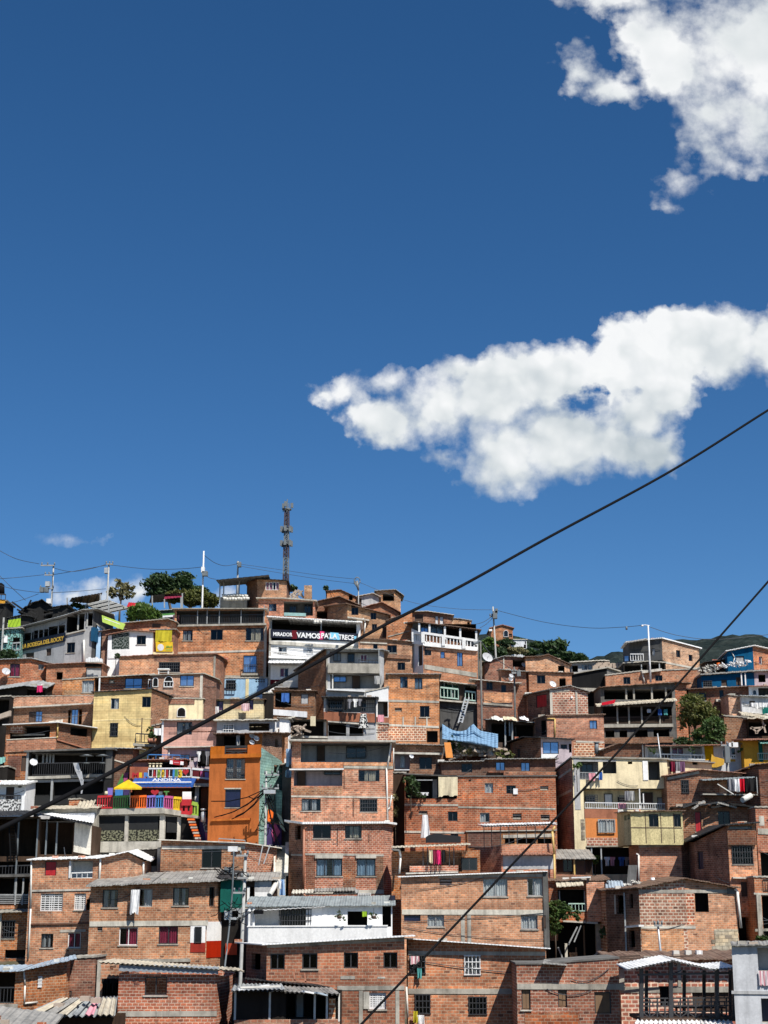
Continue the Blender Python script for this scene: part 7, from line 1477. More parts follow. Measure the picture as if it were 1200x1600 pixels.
for k, (u, v, ru, rv, lf) in enumerate(((712, 1160, 11, 13, 'leaf_dark'), (728, 1172, 12, 6, 'leaf_olive'), (786, 1180, 14, 7, 'leaf_warm'))):
 tree('bush', ('dark weeds growing against the left end of the blue tarpaulin', 'yellowish weeds on the rubble below the blue tarpaulin', 'dry weeds right of the rubble slope')[k], 119.2, (u, v + rv), [(u, v, ru, rv)], lf, 500, 0.22, 'bush', 'bushes and weeds', 0.04, 40 + k, 3)
# white balustrade house
h = House(BH, 'bright orange brick house with a white balustraded gallery', 130, [(643, 982, 1.4), (661, 990), (746, 1012)], 1060, 'brick_orange', 3, side='white_plaster', roof=dict(none=True)); h.surf(0, '', 'white_plaster')
h.beam(662, 1003, 746, 1011, 6, 0.25, 'white_plaster', 'balcony_slab', i=1); h.beam(644, 1001, 661, 1003, 5, 0.2, 'white_plaster', 'balcony_slab', i=0)
h.win('g', (663, 1008, 674, 1024)); h.win('b', (688, 1018, 695, 1028.5), (714, 1017.5, 723, 1041)); h.win('d', (653.5, 1009, 660, 1040)); h.beam(665, 1012, 746, 1019, 3, 0.03, 'brick_pale', i=1); h.beam(663, 1038, 745, 1051, 7, 0.03, 'concrete', i=1)
h.rail(646, 989, 661, 989.5, 13, 'white_metal', 0.15, 0.25, 0.05, 'b', 'balustrade', i=0); h.rail(661, 989, 746, 1001.5, 14, 'white_metal', 0.2, 0.28, 0.05, 'b', 'balustrade', i=1)
h = House('gallery', 'dark open gallery storey with white posts above the white balustrade', 131, [(645, 974, .6), (655, 973), (748, 986)], 1003, 'dimgray_plaster', 3, 'building', roof=rf('tin_rust', 0.8, 0.2, 0.05)); h.room((657, 975, 744, 1000), 1.4, 'shade_black', i=1); h.win('b', (657, 977, 669, 989), off=-0.6, hole=False, i=1); h.win('u', (672, 978, 692, 994), off=-0.5, hole=False, i=1); h.post((655, 974, 1000), (671, 976, 1000), (695, 979, 1002), (719, 982, 1004), (744, 986, 1008), w=0.17, mat='white_metal', off=0.5, i=1)
h = House(BH, 'brick upper storey with pale shutters behind the white balustrade house', 136, [(642, 957), (667, 956), (706, 962)], 995, 'brick_brown', 3, roof=rf('concrete_pale', 0.3, 0.0, 0.05)); h.win('d', (648, 960, 661, 972)); h.win('P', (680, 962, 685, 976), (687, 963, 693, 977))
h = House(BH, 'small square brick tower room behind the shuttered brick storey', 142, [(706, 966), (718, 967), (736, 970)], 990, 'brick_pale', 3, roof=rf('tin_gray', 0.1, 0, 0.05)); h.win('o', (730, 972, 734, 975))
# brick group between the banner and the balustrade
h = House(BH, 'plain windowless brick wall house in front of the shuttered brick storey', 133, [(604, 970), (644, 955)], 1012, 'brick_clay', 3, roof=rf('tin_rust', 0.1, 0.1, 0.05, wob=0.03)); h.beam(606, 994, 640, 985, 1.5, 0.05, 'concrete') 
h = House(BH, 'brick house with two stepped rows of small windows above the grey balcony house', 131, [(560, 998), (604, 1000), (645, 1004)], 1052, 'brick_pale', 3, roof=rf('tin_rust', 0.2, 0.1, 0.05)); h.win('g', (583, 1006, 590, 1014), (605, 1008, 620, 1020)); h.win('g', (594, 1032, 600, 1046), (621, 1035, 633, 1047)); h.beam(588, 1021, 642, 1024, 6, 0.15, 'brick_brown', 'brick_ledge'); h.beam(563, 1003, 605, 1005, 2, 0.1, 'concrete_pale')
h = House(BH, 'two faced brick house with dark pitched roof line and four small windows', 135, [(512, 948, 1.6), (543, 944), (607, 962)], 1000, 'brick_pale', 3, side='brick_brown', roof=rf('tin_rust', 0.35, 0.0, 0.05)); h.surf(0, '', 'brick_brown'); h.win('g', (549, 948.5, 560, 961), (579, 957, 588, 968), (581, 975, 589, 985)); h.win('d', (597.5, 980, 604, 996)); h.beam(543, 963, 577, 968, 2, 0.4, 'concrete_pale', 'ledge', i=1); h.pipe([(567, 966), (571, 972), (569, 990)], 0.07, 'pipe_white', 0.2)
h = House(BH, 'dark gabled brick house behind the two faced brick house', 138, [(484, 944), (530, 933), (562, 948)], 985, 'brick_brown', 3, roof=rf('tin_rust', 0.35, 0.0, 0.06)); h.room((495, 955, 511, 966), 1.0)
h = House(BH, 'small brick room with square window on the skyline under the lamp post', 142, [(511, 924), (532, 922), (559, 935)], 960, 'brick_clay', 3, roof=rf('tin_rust', 0.15, 0, 0.05)); h.win('o', (545, 930, 551, 938))
h = House('gray_house', 'grey walled house with low pitched roof on the skyline', 141, [(560, 933), (583, 928), (592, 934)], 965, 'gray_plaster', 3, roof=rf('concrete_pale', 0.3, 0.0, 0.06)); h.win('d', (561, 935, 565, 945))
h = House(BH, 'half built brick room with flat sheet roof on the skyline', 144, [(588, 924), (616, 922), (626, 931, .8)], 965, 'brick_pale', 3, roof=rf('tin_gray', 0.3, 0.0, 0.05)); h.room((598, 928, 616, 939), 1.5, 'shade_black')
h = House(BH, 'gabled brick wall just below the half built skyline room', 138.5, [(570, 950), (597, 942), (623, 958)], 985, 'brick_clay', 3, roof=rf('roof_tile', 0.3, 0.0, 0.06, wob=0.05))
h = House(BH, 'brick house with red curtained top window and dark left side', 137, [(386, 908, 2.0), (402, 905), (448, 908)], 945, 'brick_pale', 3, side='brick_brown', roof=rf('tin_black', 0.25, 0.0, 0.05)); h.surf(0, '', 'brick_brown'); h.win('p', (415, 909, 426, 922), (426, 909, 436, 922))
h = House(BH, 'brick storey with small blue window and glass railed balcony above the lookout', 135.5, [(404, 936), (442, 936), (492, 940)], 972, 'brick_clay', 3, roof=rf('concrete_pale', 0.35, 0.0, 0.08, corr=False)); h.win('u', (420, 943, 432, 955)); h.room((443.5, 940, 489, 962), 1.3, 'dimgray_plaster'); h.win('g', (452, 946, 463, 960), off=-1.2, hole=False); h.win('g', (475, 944, 486, 958), off=-1.2, hole=False); h.plate('glass_sea', [(444, 957), (478, 958), (478, 963), (444, 962)], 0.1, 0.03, 'glass_railing')
mb = MB()
for k in range(9): q = P(475.2 + (k % 2) * .2, 933 - k * 2.3, 136); mb.box(q.x, q.x + .68, q.y, q.y + .6, q.z - .13, q.z)
thing(mb, 'brick_pillar', 'brick_pale', 'unfinished brick pillar standing on the skyline roof', 'pillar')
mb = MB()
for k in range(26): q = P(random.uniform(452, 472), random.uniform(924, 936), 136.5); mb.bar(q, q + Vector((random.uniform(-.5, .5), .1, random.uniform(-.5, .5))), .12)
thing(mb, 'timber_pile', 'rubble', 'tangled pile of boards on the roof left of the brick pillar', 'timber')
h = House('roof_canopy', 'dark metal roof canopy on thin posts over a roof terrace on the skyline', 137.5, [(344, 933), (386, 932)], 950, 'concrete', 3, 'canopy', roof=dict(none=True)); 
mb = MB(); corr(mb, P(337, 906, 135.5), P(420, 898, 135.5), P(345, 916, 140.5), P(424, 910, 140.5), 0.5, 0.012); h.part(mb, 'canopy_roof', 'tin_dark'); h.post((344, 906, 933), (350, 906, 933), (374, 904, 933), w=0.1, mat='gray_metal', off=0.05)
mb = MB()
for k in range(18):
 q = P(347 + (k % 9) * 4.4 + (k // 9) * 2, 931 + (k // 9) * 5 + random.uniform(-.6, .6), 136.6 - .5 * (k // 9)); mb.tube([q, q + Vector((.1, 0, .03)), q + Vector((.3, .05, .02))], 0.17, 8, r2=.13)
thing(mb, 'sacks', 'sack', 'row of pale sacks laid along the roof under the dark canopy', 'sacks', kind=None)
# =============================================================== top left
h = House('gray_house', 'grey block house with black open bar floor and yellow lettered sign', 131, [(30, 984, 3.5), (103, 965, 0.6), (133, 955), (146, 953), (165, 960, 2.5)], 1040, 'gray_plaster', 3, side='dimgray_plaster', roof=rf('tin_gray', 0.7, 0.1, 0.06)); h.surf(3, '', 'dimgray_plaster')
h.room((34, 989, 52, 1008), 2.0, 'shade_black', i=0); h.room((53, 984, 75, 1003), 2.0, 'shade_black', i=0); h.room((76, 978, 101, 997), 2.0, 'shade_black', i=0); h.room((104.5, 960, 132, 988), 2.0, 'shade_black', i=1); h.room((134, 958, 145, 978), 1.5, 'shade_black', i=2)
bn = h.plate('navy_sign', [(32, 1003), (102, 988), (102, 1002), (32, 1018)], 0.12, 0.05, 'sign', i=0)
h.text('LA BODEGA DEL ROCKY', 35, 1007, 99, 1014, 'gold_letter', 0.14, 0.03, i=0, slope=-13.5); h.beam(51, 1009, 82, 1002, 1.2, 0.145, 'gold_letter', 'sign_line', i=0, o0=0.1)
h.post((36, 984, 1010), (50, 981, 1006), (61, 979, 1004), (69, 977, 1002), (92, 968, 992), w=0.08, mat='pole_concrete', off=0.02, i=0); h.post((123, 960, 984), (137, 956, 980), w=0.12, mat='pole_concrete', off=0.02)
h.patch('blue_plaster', (147, 981, 154, 1003), out=0.3, name='blue_parapet'); h.win('d', (72, 1013, 80, 1024.5)); h.win('g', (104, 1004, 117, 1020)); h.win('d', (40, 1020, 53, 1029)); h.pipe([(131, 1000), (131, 1036)], 0.1, 'pipe_white', 0.1); h.beam(103, 990, 132, 983, 2, 0.15, 'concrete_pale', i=1); h.win('o', (151, 1013, 155, 1027))
h = House('blue_house', 'slim blue wall strip between the grey block house and the bare brick wall', 131.5, [(152, 976), (160, 984)], 1010, 'lightblue_plaster', 2); h.beam(140, 986, 153, 984, 1, 0, 'blue_plaster', 'x') if False else None
h = House(BH, 'brick gable wall with lime green panel on top, left of the white mural house', 131.5, [(158, 988), (176, 984), (196, 984)], 1020, 'brick_brown', 2.5, roof=rf('tin_rust', 0.3, 0, 0.05)); 
o = h.plate('lime_panel', [(159, 961), (196, 975), (192, 984), (160, 972)], 0.5, 0.08, 'lime_panel'); h.plate('white_letter', [(163, 966), (188, 975), (188, 976), (163, 967)], 0.51, 0.01, 'sign_line', o)
h = House('white_house', 'white house with a dark mural and one black window below the lime panel', 131, [(169, 993), (203, 986), (239, 988)], 1030, 'white_plaster', 3, roof=rf('roof_tile', 0.35, 0.1, 0.05)); h.plate('mural_dark', [(175, 992), (202, 988), (202, 1014), (175, 1015)], 0.05, 0.02, 'mural', i=0); h.win('g', (213.5, 993, 228, 1007)); h.beam(169, 1015, 203, 1014, 14, 0.06, 'white_plaster', 'white_base', i=0)
h = House(BH, 'brick house with long flat eave and slot window behind the white mural house', 133, [(194, 975), (263, 968), (274, 973)], 1000, 'brick_clay', 3, roof=rf('concrete', 0.4, 0.1, 0.07)); h.win('d', (238, 974, 251, 981))
h = House('banner_house', 'narrow bay filled by a yellow curtain and yellow printed banner', 131.5, [(237, 985), (273, 984)], 1025, 'brick_brown', 2.5, roof=rf('concrete', 0.3, 0.1, 0.06)); h.beam(239, 1019, 271, 1018, 4, 0.2, 'cream_plaster', 'ledge')
garment('plain yellow curtain hung above the yellow printed banner', 243, 985, 269, 1004, 131.2, 'cloth_yellow', 'curtain', 'curtain', wave=0.05)
bn = h.plate('yellow_paint', [(243, 1003), (270, 1003), (270, 1018), (244, 1018)], 0.28, 0.03, 'banner'); h.plate('graywhite_plaster', [(251 + 5 * math.cos(k * .5236), 1011.5 + 5.5 * math.sin(k * .5236)) for k in range(12)][::-1], 0.295, 0.01, 'banner_emblem', bn); h.text('JESUS', 259, 1009, 269, 1013, 'lime_paint', 0.3, 0.03); h.plate('lime_paint', [(259, 1014.5), (268, 1014.5), (268, 1016), (259, 1016)], 0.295, 0.01, 'banner_line', bn)
# canopies on the ridge
def canopy(label, f0, f1, b0, b1, Y, dY, mat, posts, name='canopy', rib=True):
 mb = MB(); a, b2, c, d = P(*f0, Y), P(*f1, Y), P(*b0, Y + dY), P(*b1, Y + dY)
 base = Vector(((a.x + b2.x) / 2, Y, min(P(p[0], p[2], Y + p[3]).z for p in posts)))
 e = empty(name, base); tag(e, label, 'canopy', 'canopies on the ridge')
 corr(mb, a, b2, c, d, 0.3, 0.02); sub(mb, 'roof', mat, e, base)
 for (u, v0, v1, dy) in posts:
  mb = MB(); mb.bar(P(u, v0, Y + dy), P(u, v1, Y + dy), 0.11); sub(mb, 'post', 'gray_metal', e, base)
 if rib:
  for k in range(4):
   f = (k + .5) / 4; mb = MB(); mb.bar(a.lerp(b2, f) - Vector((0, 0, .08)), c.lerp(d, f) - Vector((0, 0, .08)), 0.08); sub(mb, 'rafter', 'dark_metal', e, base)
 return e
canopy('wide translucent white canopy with dark rafters on the left ridge', (167, 936), (207, 951), (130, 945), (167, 959), 137, 3.5, 'tin_glow', ((170, 938, 972, 0), (203, 951, 970, 0), (134, 946, 970, 3.4)))
canopy('brown undersided tin canopy left of the translucent white one', (112, 934), (160, 926), (108, 940), (153, 944), 139.5, 4, 'tin_rust', ((105, 934, 962, 0), (157, 928, 950, 0)))
canopy('dark canopy with red trim below the big dark tree', (236, 930), (290, 926), (233, 942), (285, 939), 140, 4, 'tin_dark', ((238, 931, 965, 0), (285, 927, 965, 0)), rib=False)
canopy('small red tent roof on the ridge left of the bright green bush', (197, 950), (217, 948), (201, 941), (215, 942), 143, 2, 'red_paint', ((200, 949, 965, 0), (215, 948, 965, 0)), rib=False)
canopy('red corrugated strip canopy beside the white lamp mast', (256, 936), (284, 933), (258, 930), (284, 930), 139.5, 1.0, 'cloth_maroon', ((257, 936, 950, 0), (283, 933, 950, 0)), rib=False)
h = House('stall', 'small green and white striped stall under the dark canopy', 139, [(250, 955), (285, 952)], 975, 'dimgray_plaster', 2.5, 'stall', roof=rf('tin_gray', 0.3, 0.1, 0.05)); h.beam(253, 959, 280, 957, 3, 0.2, 'leaf_paint', 'stripe'); h.beam(254, 962, 280, 960, 3, 0.22, 'white_letter', 'stripe'); h.patch('ochre_plaster', (234, 944, 246, 951), out=2.0) if False else None
garment('pink clothes bundle beside the green and white stall', 270, 961, 281, 972, 134.5, 'cloth_pink', 'laundry_bundle', 'laundry', 'clothes hung out to dry', wave=0.2)
h = House('mural_house', 'grey mural painted hut with lime panel on the left ridge', 135, [(9, 968), (33, 962), (48, 964)], 1000, 'mural_gray', 2.5, 'hut', side='charcoal', roof=rf('tin_black', 0.3, 0.1, 0.05)); h.surf(1, '', 'charcoal'); h.plate('cloth_lime', [(13, 969), (32, 966), (32, 980), (12, 980)], 0.5, 0.06, 'lime_panel', i=0)
for p in h.e.children:
 if p.name.startswith('lime_panel'): p.location.z -= 0.0
h = House('black_shack', 'jumbled black shacks with pitched roofs under the tangled poles', 137, [(33, 958), (50, 944), (66, 938), (84, 950), (104, 946)], 985, 'charcoal', 3, 'shack', roof=rf('tin_black', 0.4, 0.1, 0.06, wob=0.1)); h.room((68, 955, 82, 966), 1.0); h.win('g', (38, 962, 46, 968))
mb = MB()
for k in range(26): a = P(random.uniform(34, 100), random.uniform(945, 985), 135.8 + random.random()); mb.bar(a, a + Vector((random.uniform(-1.3, 1.3), 0, random.uniform(-.8, .8))), random.uniform(.06, .2))
thing(mb, 'scrap_timber', 'charcoal', 'tangle of blackened timber and wire in front of the black shacks', 'scrap')
h = House('mural_house', 'turquoise and grey graffiti terrace with pale slab at the left edge', 133, [(-10, 985), (33, 982)], 1030, 'mural_teal', 2.5, 'house', roof=rf('concrete_pale', 0.3, 0, 0.06)); h.post((6, 965, 1018), w=0.13, mat='pole_concrete', off=0.4); h.patch('white_letter', (6, 993, 11, 1004), out=0.3, name='notice'); h.room((20, 996, 31, 1008), 0.5); h.rail(20, 1005, 32, 1004, 12, 'gray_metal', 0.2, 0.4, 0.05)
h = House('tower_house', 'tall dark narrow house with railed roof at the left edge', 134, [(-14, 938), (9, 940)], 985, 'charcoal', 3, roof=rf('concrete', 0.3, 0, 0.1)); h.rail(-12, 928, 9, 929, 11, 'dark_metal', 0.1, 0.3, 0.05); h.plate('ochre_plaster', [(-8, 936), (8, 937), (8, 943), (-8, 942)], 0.3, 0.03, 'painted_band')
mb = MB(); q = P(1, 928, 135); mb.tube([q, P(1, 914, 135)], 0.36, 14, r2=0.34); mb.tube([P(1, 914, 135), P(1, 911, 135)], 0.3, 14, r2=0.12); thing(mb, 'water_tank', 'black_rubber', 'black water tank on the roof of the tall dark house', 'water tank')
# =============================================================== vegetation
tree('broadleaf_tree', 'large dark green tree on the skyline behind the dark canopy', 146, (268, 958), [(252, 912, 27, 15), (283, 915, 20, 14), (310, 928, 20, 13), (255, 925, 26, 10), (286, 900, 16, 8)], 'leaf_dark', 10000, 0.3, trunk_r=0.2, seed=2, limbs=8)
tree('broadleaf_tree', 'lighter green spreading tree in front of the large dark one on the skyline', 143, (310, 958), [(275, 932, 24, 10), (305, 934, 26, 13), (328, 938, 16, 12)], 'leaf_warm', 5000, 0.3, trunk_r=0.15, seed=3, limbs=7)
tree('broadleaf_tree', 'sparse yellowish grey tree beside the second white pole', 147, (187, 955), [(190, 918, 12, 10), (176, 926, 10, 9), (203, 914, 9, 8), (196, 930, 13, 8), (184, 910, 7, 5)], 'leaf_olive', 1500, 0.28, trunk_r=0.12, seed=5, limbs=7)
tree('shrub', 'bright green rounded bush beside the translucent canopy', 136.5, (224, 972), [(222, 956, 22, 13), (208, 962, 12, 9), (238, 962, 13, 10)], 'leaf_bright', 4500, 0.3, 'bush', 'bushes and weeds', 0.1, 7, 5)
tree('shrub', 'dim green shrub behind the black shacks on the left ridge', 143, (105, 972), [(102, 958, 16, 10), (120, 952, 16, 10), (92, 962, 10, 8)], 'leaf_mid', 1800, 0.3, 'bush', 'bushes and weeds', 0.1, 8, 4)
tree('shrub', 'dark shrub against the graffiti terrace at the left edge', 130, (13, 1034), [(14, 1023, 16, 8), (2, 1026, 10, 7)], 'leaf_dark', 1800, 0.22, 'bush', 'bushes and weeds', 0.06, 9, 3)
tree('shrub', 'little weed on the tiled coping right of the white mural house', 128.5, (181, 1030), [(182, 1024, 6, 4)], 'leaf_dark', 200, 0.2, 'bush', 'bushes and weeds', 0.03, 10, 2)
tree('broadleaf_tree', 'leafy yellow green tree beside the concrete frame building', 121, (1084, 1168), [(1088, 1110, 26, 24), (1080, 1098, 18, 14), (1104, 1116, 18, 18), (1072, 1124, 14, 17)], 'leaf_warm', 5200, 0.22, trunk_r=0.11, seed=12, limbs=14)
tree('broadleaf_tree', 'darker green bushy tree at the right foot of the yellow green tree', 119.5, (1112, 1172), [(1114, 1138, 18, 18), (1100, 1150, 20, 14), (1120, 1150, 12, 12)], 'leaf_mid', 3600, 0.26, trunk_r=0.1, seed=13, limbs=6)
tree('shrub', 'dark undergrowth at the foot of the two trees beside the concrete frame building', 119, (1090, 1176), [(1070, 1160, 16, 8), (1095, 1164, 24, 8)], 'leaf_dark', 1800, 0.25, 'bush', 'bushes and weeds', 0.05, 14, 3)
tree('climbing_plant', 'green climbing plant spilling over the balcony by the brick pier', 101.8, (868, 1462), [(868, 1420, 15, 12), (880, 1425, 14, 10), (866, 1440, 11, 18), (900, 1430, 6, 9)], 'leaf_mid', 2600, 0.2, 'plant', 'bushes and weeds', 0.05, 15, 5)
tree('climbing_plant', 'dark creeper hanging between the pier and the gable fronted house', 101.5, (952, 1480), [(953, 1440, 9, 30), (946, 1460, 8, 12)], 'leaf_dark', 1200, 0.2, 'plant', 'bushes and weeds', 0.04, 16, 4)
tree('climbing_plant', 'sparse vine growing along the dark brick terrace', 111.4, (642, 1248), [(645, 1228, 11, 15), (636, 1222, 6, 9), (655, 1243, 10, 5)], 'leaf_dark', 900, 0.2, 'plant', 'bushes and weeds', 0.04, 17, 4)
tree('climbing_plant', 'dim vine in the narrow gap between the two brick blocks', 112.8, (618, 1290), [(616, 1258, 8, 18), (614, 1275, 6, 8)], 'leaf_olive', 500, 0.18, 'plant', 'bushes and weeds', 0.03, 18, 3)
tree('shrub', 'yellow green plant by the post under the peach walled storey', 110.8, (930, 1352), [(931, 1344, 7, 6)], 'leaf_bright', 350, 0.18, 'plant', 'bushes and weeds', 0.03, 19, 2)
tree('shrub', 'small yellow green plant at the corner of the cream house balcony', 111.4, (901, 1204), [(901, 1196, 6, 5)], 'leaf_bright', 260, 0.17, 'plant', 'bushes and weeds', 0.03, 20, 2)
tree('shrub', 'small dark bush on the skyline between the red curtained house and the brick pillar', 141, (458, 925), [(458, 919, 7, 5)], 'leaf_dark', 350, 0.25, 'bush', 'bushes and weeds', 0.05, 21, 2)
tree('shrub', 'tiny dark bush on the skyline left of the lamp post', 146, (510, 926), [(510, 920, 5, 4)], 'leaf_dark', 200, 0.25, 'bush', 'bushes and weeds', 0.05, 22, 2)
tree('shrub', 'low green plants in the dark corner at the right edge', 97, (1188, 1470), [(1192, 1466, 9, 4)], 'leaf_mid', 400, 0.2, 'bush', 'bushes and weeds', 0.03, 23, 2)
for k, (u, v, ru, rv, Y, lab) in enumerate(((866, 1015, 22, 16, 190, 'biggest dark tree on the slope right of the hilltop house'), (838, 1012, 13, 9, 195, 'dark tree just left of the biggest one on the slope'), (887, 1027, 12, 10, 185, 'small dark tree just right of the biggest one on the slope'), (905, 1030, 11, 9, 180, 'lowest dark tree on the slope above the small grey house'))):
 tree('broadleaf_tree', lab, Y, (u, v + rv + 12), [(u, v, ru, rv), (u - ru * .4, v + rv * .5, ru * .8, rv * .7)], 'leaf_dark', 1800, 0.5, trunk_r=0.2, seed=50 + k, limbs=4)
for k, (u, v, ru, rv, Y, lf, lab) in enumerate(((764, 1003, 9, 7, 165, 'leaf_bright', 'lime green bush on the slope beside the tall pole'), (790, 1005, 14, 8, 168, 'leaf_dark', 'dark bush below the hilltop house'), (812, 1004, 12, 7, 175, 'leaf_mid', 'green bush left of the white ruin'), (776, 1018, 18, 8, 160, 'leaf_dark', 'dark bush low on the slope right of the tall pole'), (805, 1018, 16, 6, 162, 'leaf_olive', 'olive bush below the white ruin'), (752, 1015, 8, 10, 158, 'leaf_mid', 'green bush low on the slope left of the tall pole'), (828, 1020, 14, 6, 166, 'leaf_dark', 'dark bush right of the white ruin'))):
 tree('shrub', lab, Y, (u, v + rv + 4), [(u, v, ru, rv)], lf, 700, 0.4, 'bush', 'bushes and weeds', 0.06, 70 + k, 3)
# =============================================================== poles, tower, cables
pole('wooden utility pole with transformers and tangled wires rising beside the white house', 375, 1333, 1545, 92, 0.17, 'pole_concrete', ((1337, -18, 4), (1372, -14, 6), (1395, -16, 2), (1434, -28, 2)), ((1430, -12, 0.8, 0.5, 'galvanised'), (1426, -4, 0.5, 0.5, 'gray_metal'), (1327, -10, 0.55, 0.3, 'white_metal'), (1360, -16, 0.5, 0.35, 'antenna_gray')), tilt=4)
mb = MB()
for k in range(26):
 a = P(random.uniform(345, 378), random.uniform(1410, 1440), 91 + random.uniform(-.5, .5)); c = a + Vector((random.uniform(-.9, .9), random.uniform(-.2, .2), random.uniform(-.6, .6))); mb.tube([a, a.lerp(c, .5) + Vector((0, 0, -.12)), c], 0.02, 4)
for k in range(14):
 a = P(random.uniform(348, 380), random.uniform(1355, 1372), 91.2); c = a + Vector((random.uniform(-.9, .9), random.uniform(-.2, .2), random.uniform(-.5, .4))); mb.tube([a, a.lerp(c, .5) + Vector((0, 0, -.12)), c], 0.025, 4)
thing(mb, 'wire_tangle', 'black_rubber', 'tangle of black wires around the pole beside the white house', 'wires', kind='stuff')
cable('thin pole cable running down beside the wooden utility pole', [(365, 1330, 91), (364, 1370, 91), (360, 1430, 91), (350, 1520, 89), (338, 1598, 80)], 0.05, 'antenna_gray')
pole('grey utility pole with braced crossarm beside the teal brick side of the orange house', 414, 1205, 1322, 107.5, 0.13, 'pole_concrete', ((1211, -2, 20), (1232, -6, 20)), ((1238, 8, 0.8, 0.25, 'galvanised'),))
mb = MB()
for (a, c) in (((414, 1233), (330, 1252)), ((412, 1234), (345, 1275)), ((412, 1236), (368, 1276)), ((412, 1238), (335, 1277)), ((414, 1238), (440, 1330)), ((415, 1236), (450, 1300)), ((414, 1215), (455, 1195)), ((412, 1262), (398, 1300)), ((418, 1240), (432, 1318)), ((414, 1236), (388, 1245)), ((414, 1238), (362, 1280)), ((428, 1206), (412, 1222))):
 A, B = P(a[0], a[1], 107.2), P(c[0], c[1], 108.2); mb.tube([A, A.lerp(B, .33) + Vector((0, -.1, -.3)), A.lerp(B, .66) + Vector((0, -.1, -.28)), B], 0.035, 4)
for k in range(22):
 a = P(random.uniform(404, 432), random.uniform(1230, 1300), 107 + random.random() * .6); c = a + Vector((random.uniform(-.7, .7), 0, random.uniform(-1.2, .6))); mb.tube([a, a.lerp(c, .5) + Vector((.1, 0, -.1)), c], 0.028, 4)
thing(mb, 'wire_tangle', 'black_rubber', 'sagging bundle of wires across the front of the orange house', 'wires', kind='stuff')
pole('white pole with triple crossarms and transformer on the left ridge', 80, 884, 952, 138.5, 0.14, 'pole_concrete', ((884, -20, 2), (899, -13, 1), (920, -20, 2)), ((914, -4, .4, .45, 'galvanised'), (941, -2, .42, .45, 'white_metal'), (923, -13, .35, .45, 'antenna_gray'), (923, -6, .35, .45, 'antenna_gray')))
pole('white pole with short crossarm left of the sparse yellowish tree', 167, 881, 950, 142, 0.14, 'pole_concrete', ((882, -4, 7),), ((893, 0, .3, .5, 'galvanised'),))
pole('tall white mast with black bracket right of the big dark tree', 316, 861, 942, 136, 0.13, 'white_metal', ((897, -1, 6),), ((898, 5, .5, .4, 'antenna_gray'), (892, 2, .3, .5, 'white_metal')))
pole('short white pole just above the dark roof canopy', 371, 877, 912, 143, 0.15, 'pole_concrete', ((883, -1, 5),), ((884, 4, .3, .4, 'antenna_gray'),))
pole('slim pole with a looped wire coil on the centre skyline', 560, 912, 945, 140, 0.09, 'pole_concrete', ())
mb = MB(); mb.tube([P(558 + 4.5 * math.cos(t), 908 + 6 * math.sin(t), 139.9 + .02 * t) for t in [k * .45 for k in range(27)]], 0.05, 5); mb.tube([P(557, 908, 139.9), P(560, 922, 139.9)], 0.16, 6, r2=0.08); mb.tube([P(554, 910, 139.9), P(560, 920, 139.9)], 0.12, 6, r2=0.05); thing(mb, 'wire_coil', 'antenna_gray', 'coil of wire looped on top of the slim skyline pole', 'wire coil')
pole('tall grey pole with transformer bracket before the green hilltop', 776, 948, 1048, 140, 0.14, 'pole_concrete', ((964, -6, 1),), ((962, -3, .4, .7, 'antenna_gray'), (956, -1, .25, .4, 'antenna_gray')), tilt=-4)
pole('grey lamp post with curved head right of the white balustrade house', 753, 1003, 1142, 123, 0.13, 'concrete_dark', (), ())
mb = MB(); mb.tube([P(753, 1003, 123), P(748, 1002, 123), P(744, 1004, 123)], 0.07, 6); mb.tube([P(746, 1004, 122.8), P(739, 1006, 122.4)], 0.12, 6); thing(mb, 'street_lamp_head', 'antenna_gray', 'street lamp head reaching left from the grey lamp post', 'lamp')
pole('dark weathered pole between the gable brick house and the lamp post', 805, 1042, 1125, 124, 0.13, 'concrete_dark', ((1052, -4, 8),), ((1054, 5, .3, .4, 'antenna_gray'),))
pole('white lamp mast standing before the grey corner house', 1015, 977, 1030, 131, 0.12, 'white_metal', (), ())
mb = MB(); mb.tube([P(1015, 977.5, 131), P(1008, 976.5, 131), P(1004, 977, 131)], 0.04, 5); mb.tube([P(1005, 977.5, 131), P(1002, 978, 131)], 0.09, 6); thing(mb, 'street_lamp_head', 'white_metal', 'small lamp arm at the top of the white lamp mast', 'lamp')
pole('thick grey pole with white boxes and wires at the ochre house', 1137, 1166, 1205, 115, 0.2, 'pole_concrete', ((1165, -9, 10),), ((1165, 8, .5, .35, 'white_metal'), (1165, 2, .3, .3, 'white_metal'), (1180, -3, .35, 1.2, 'antenna_gray')))
pole('slim grey post rising from the long veranda roof', 1032, 1146, 1183, 115.5, 0.08, 'galvanised', (), (), tilt=-3)
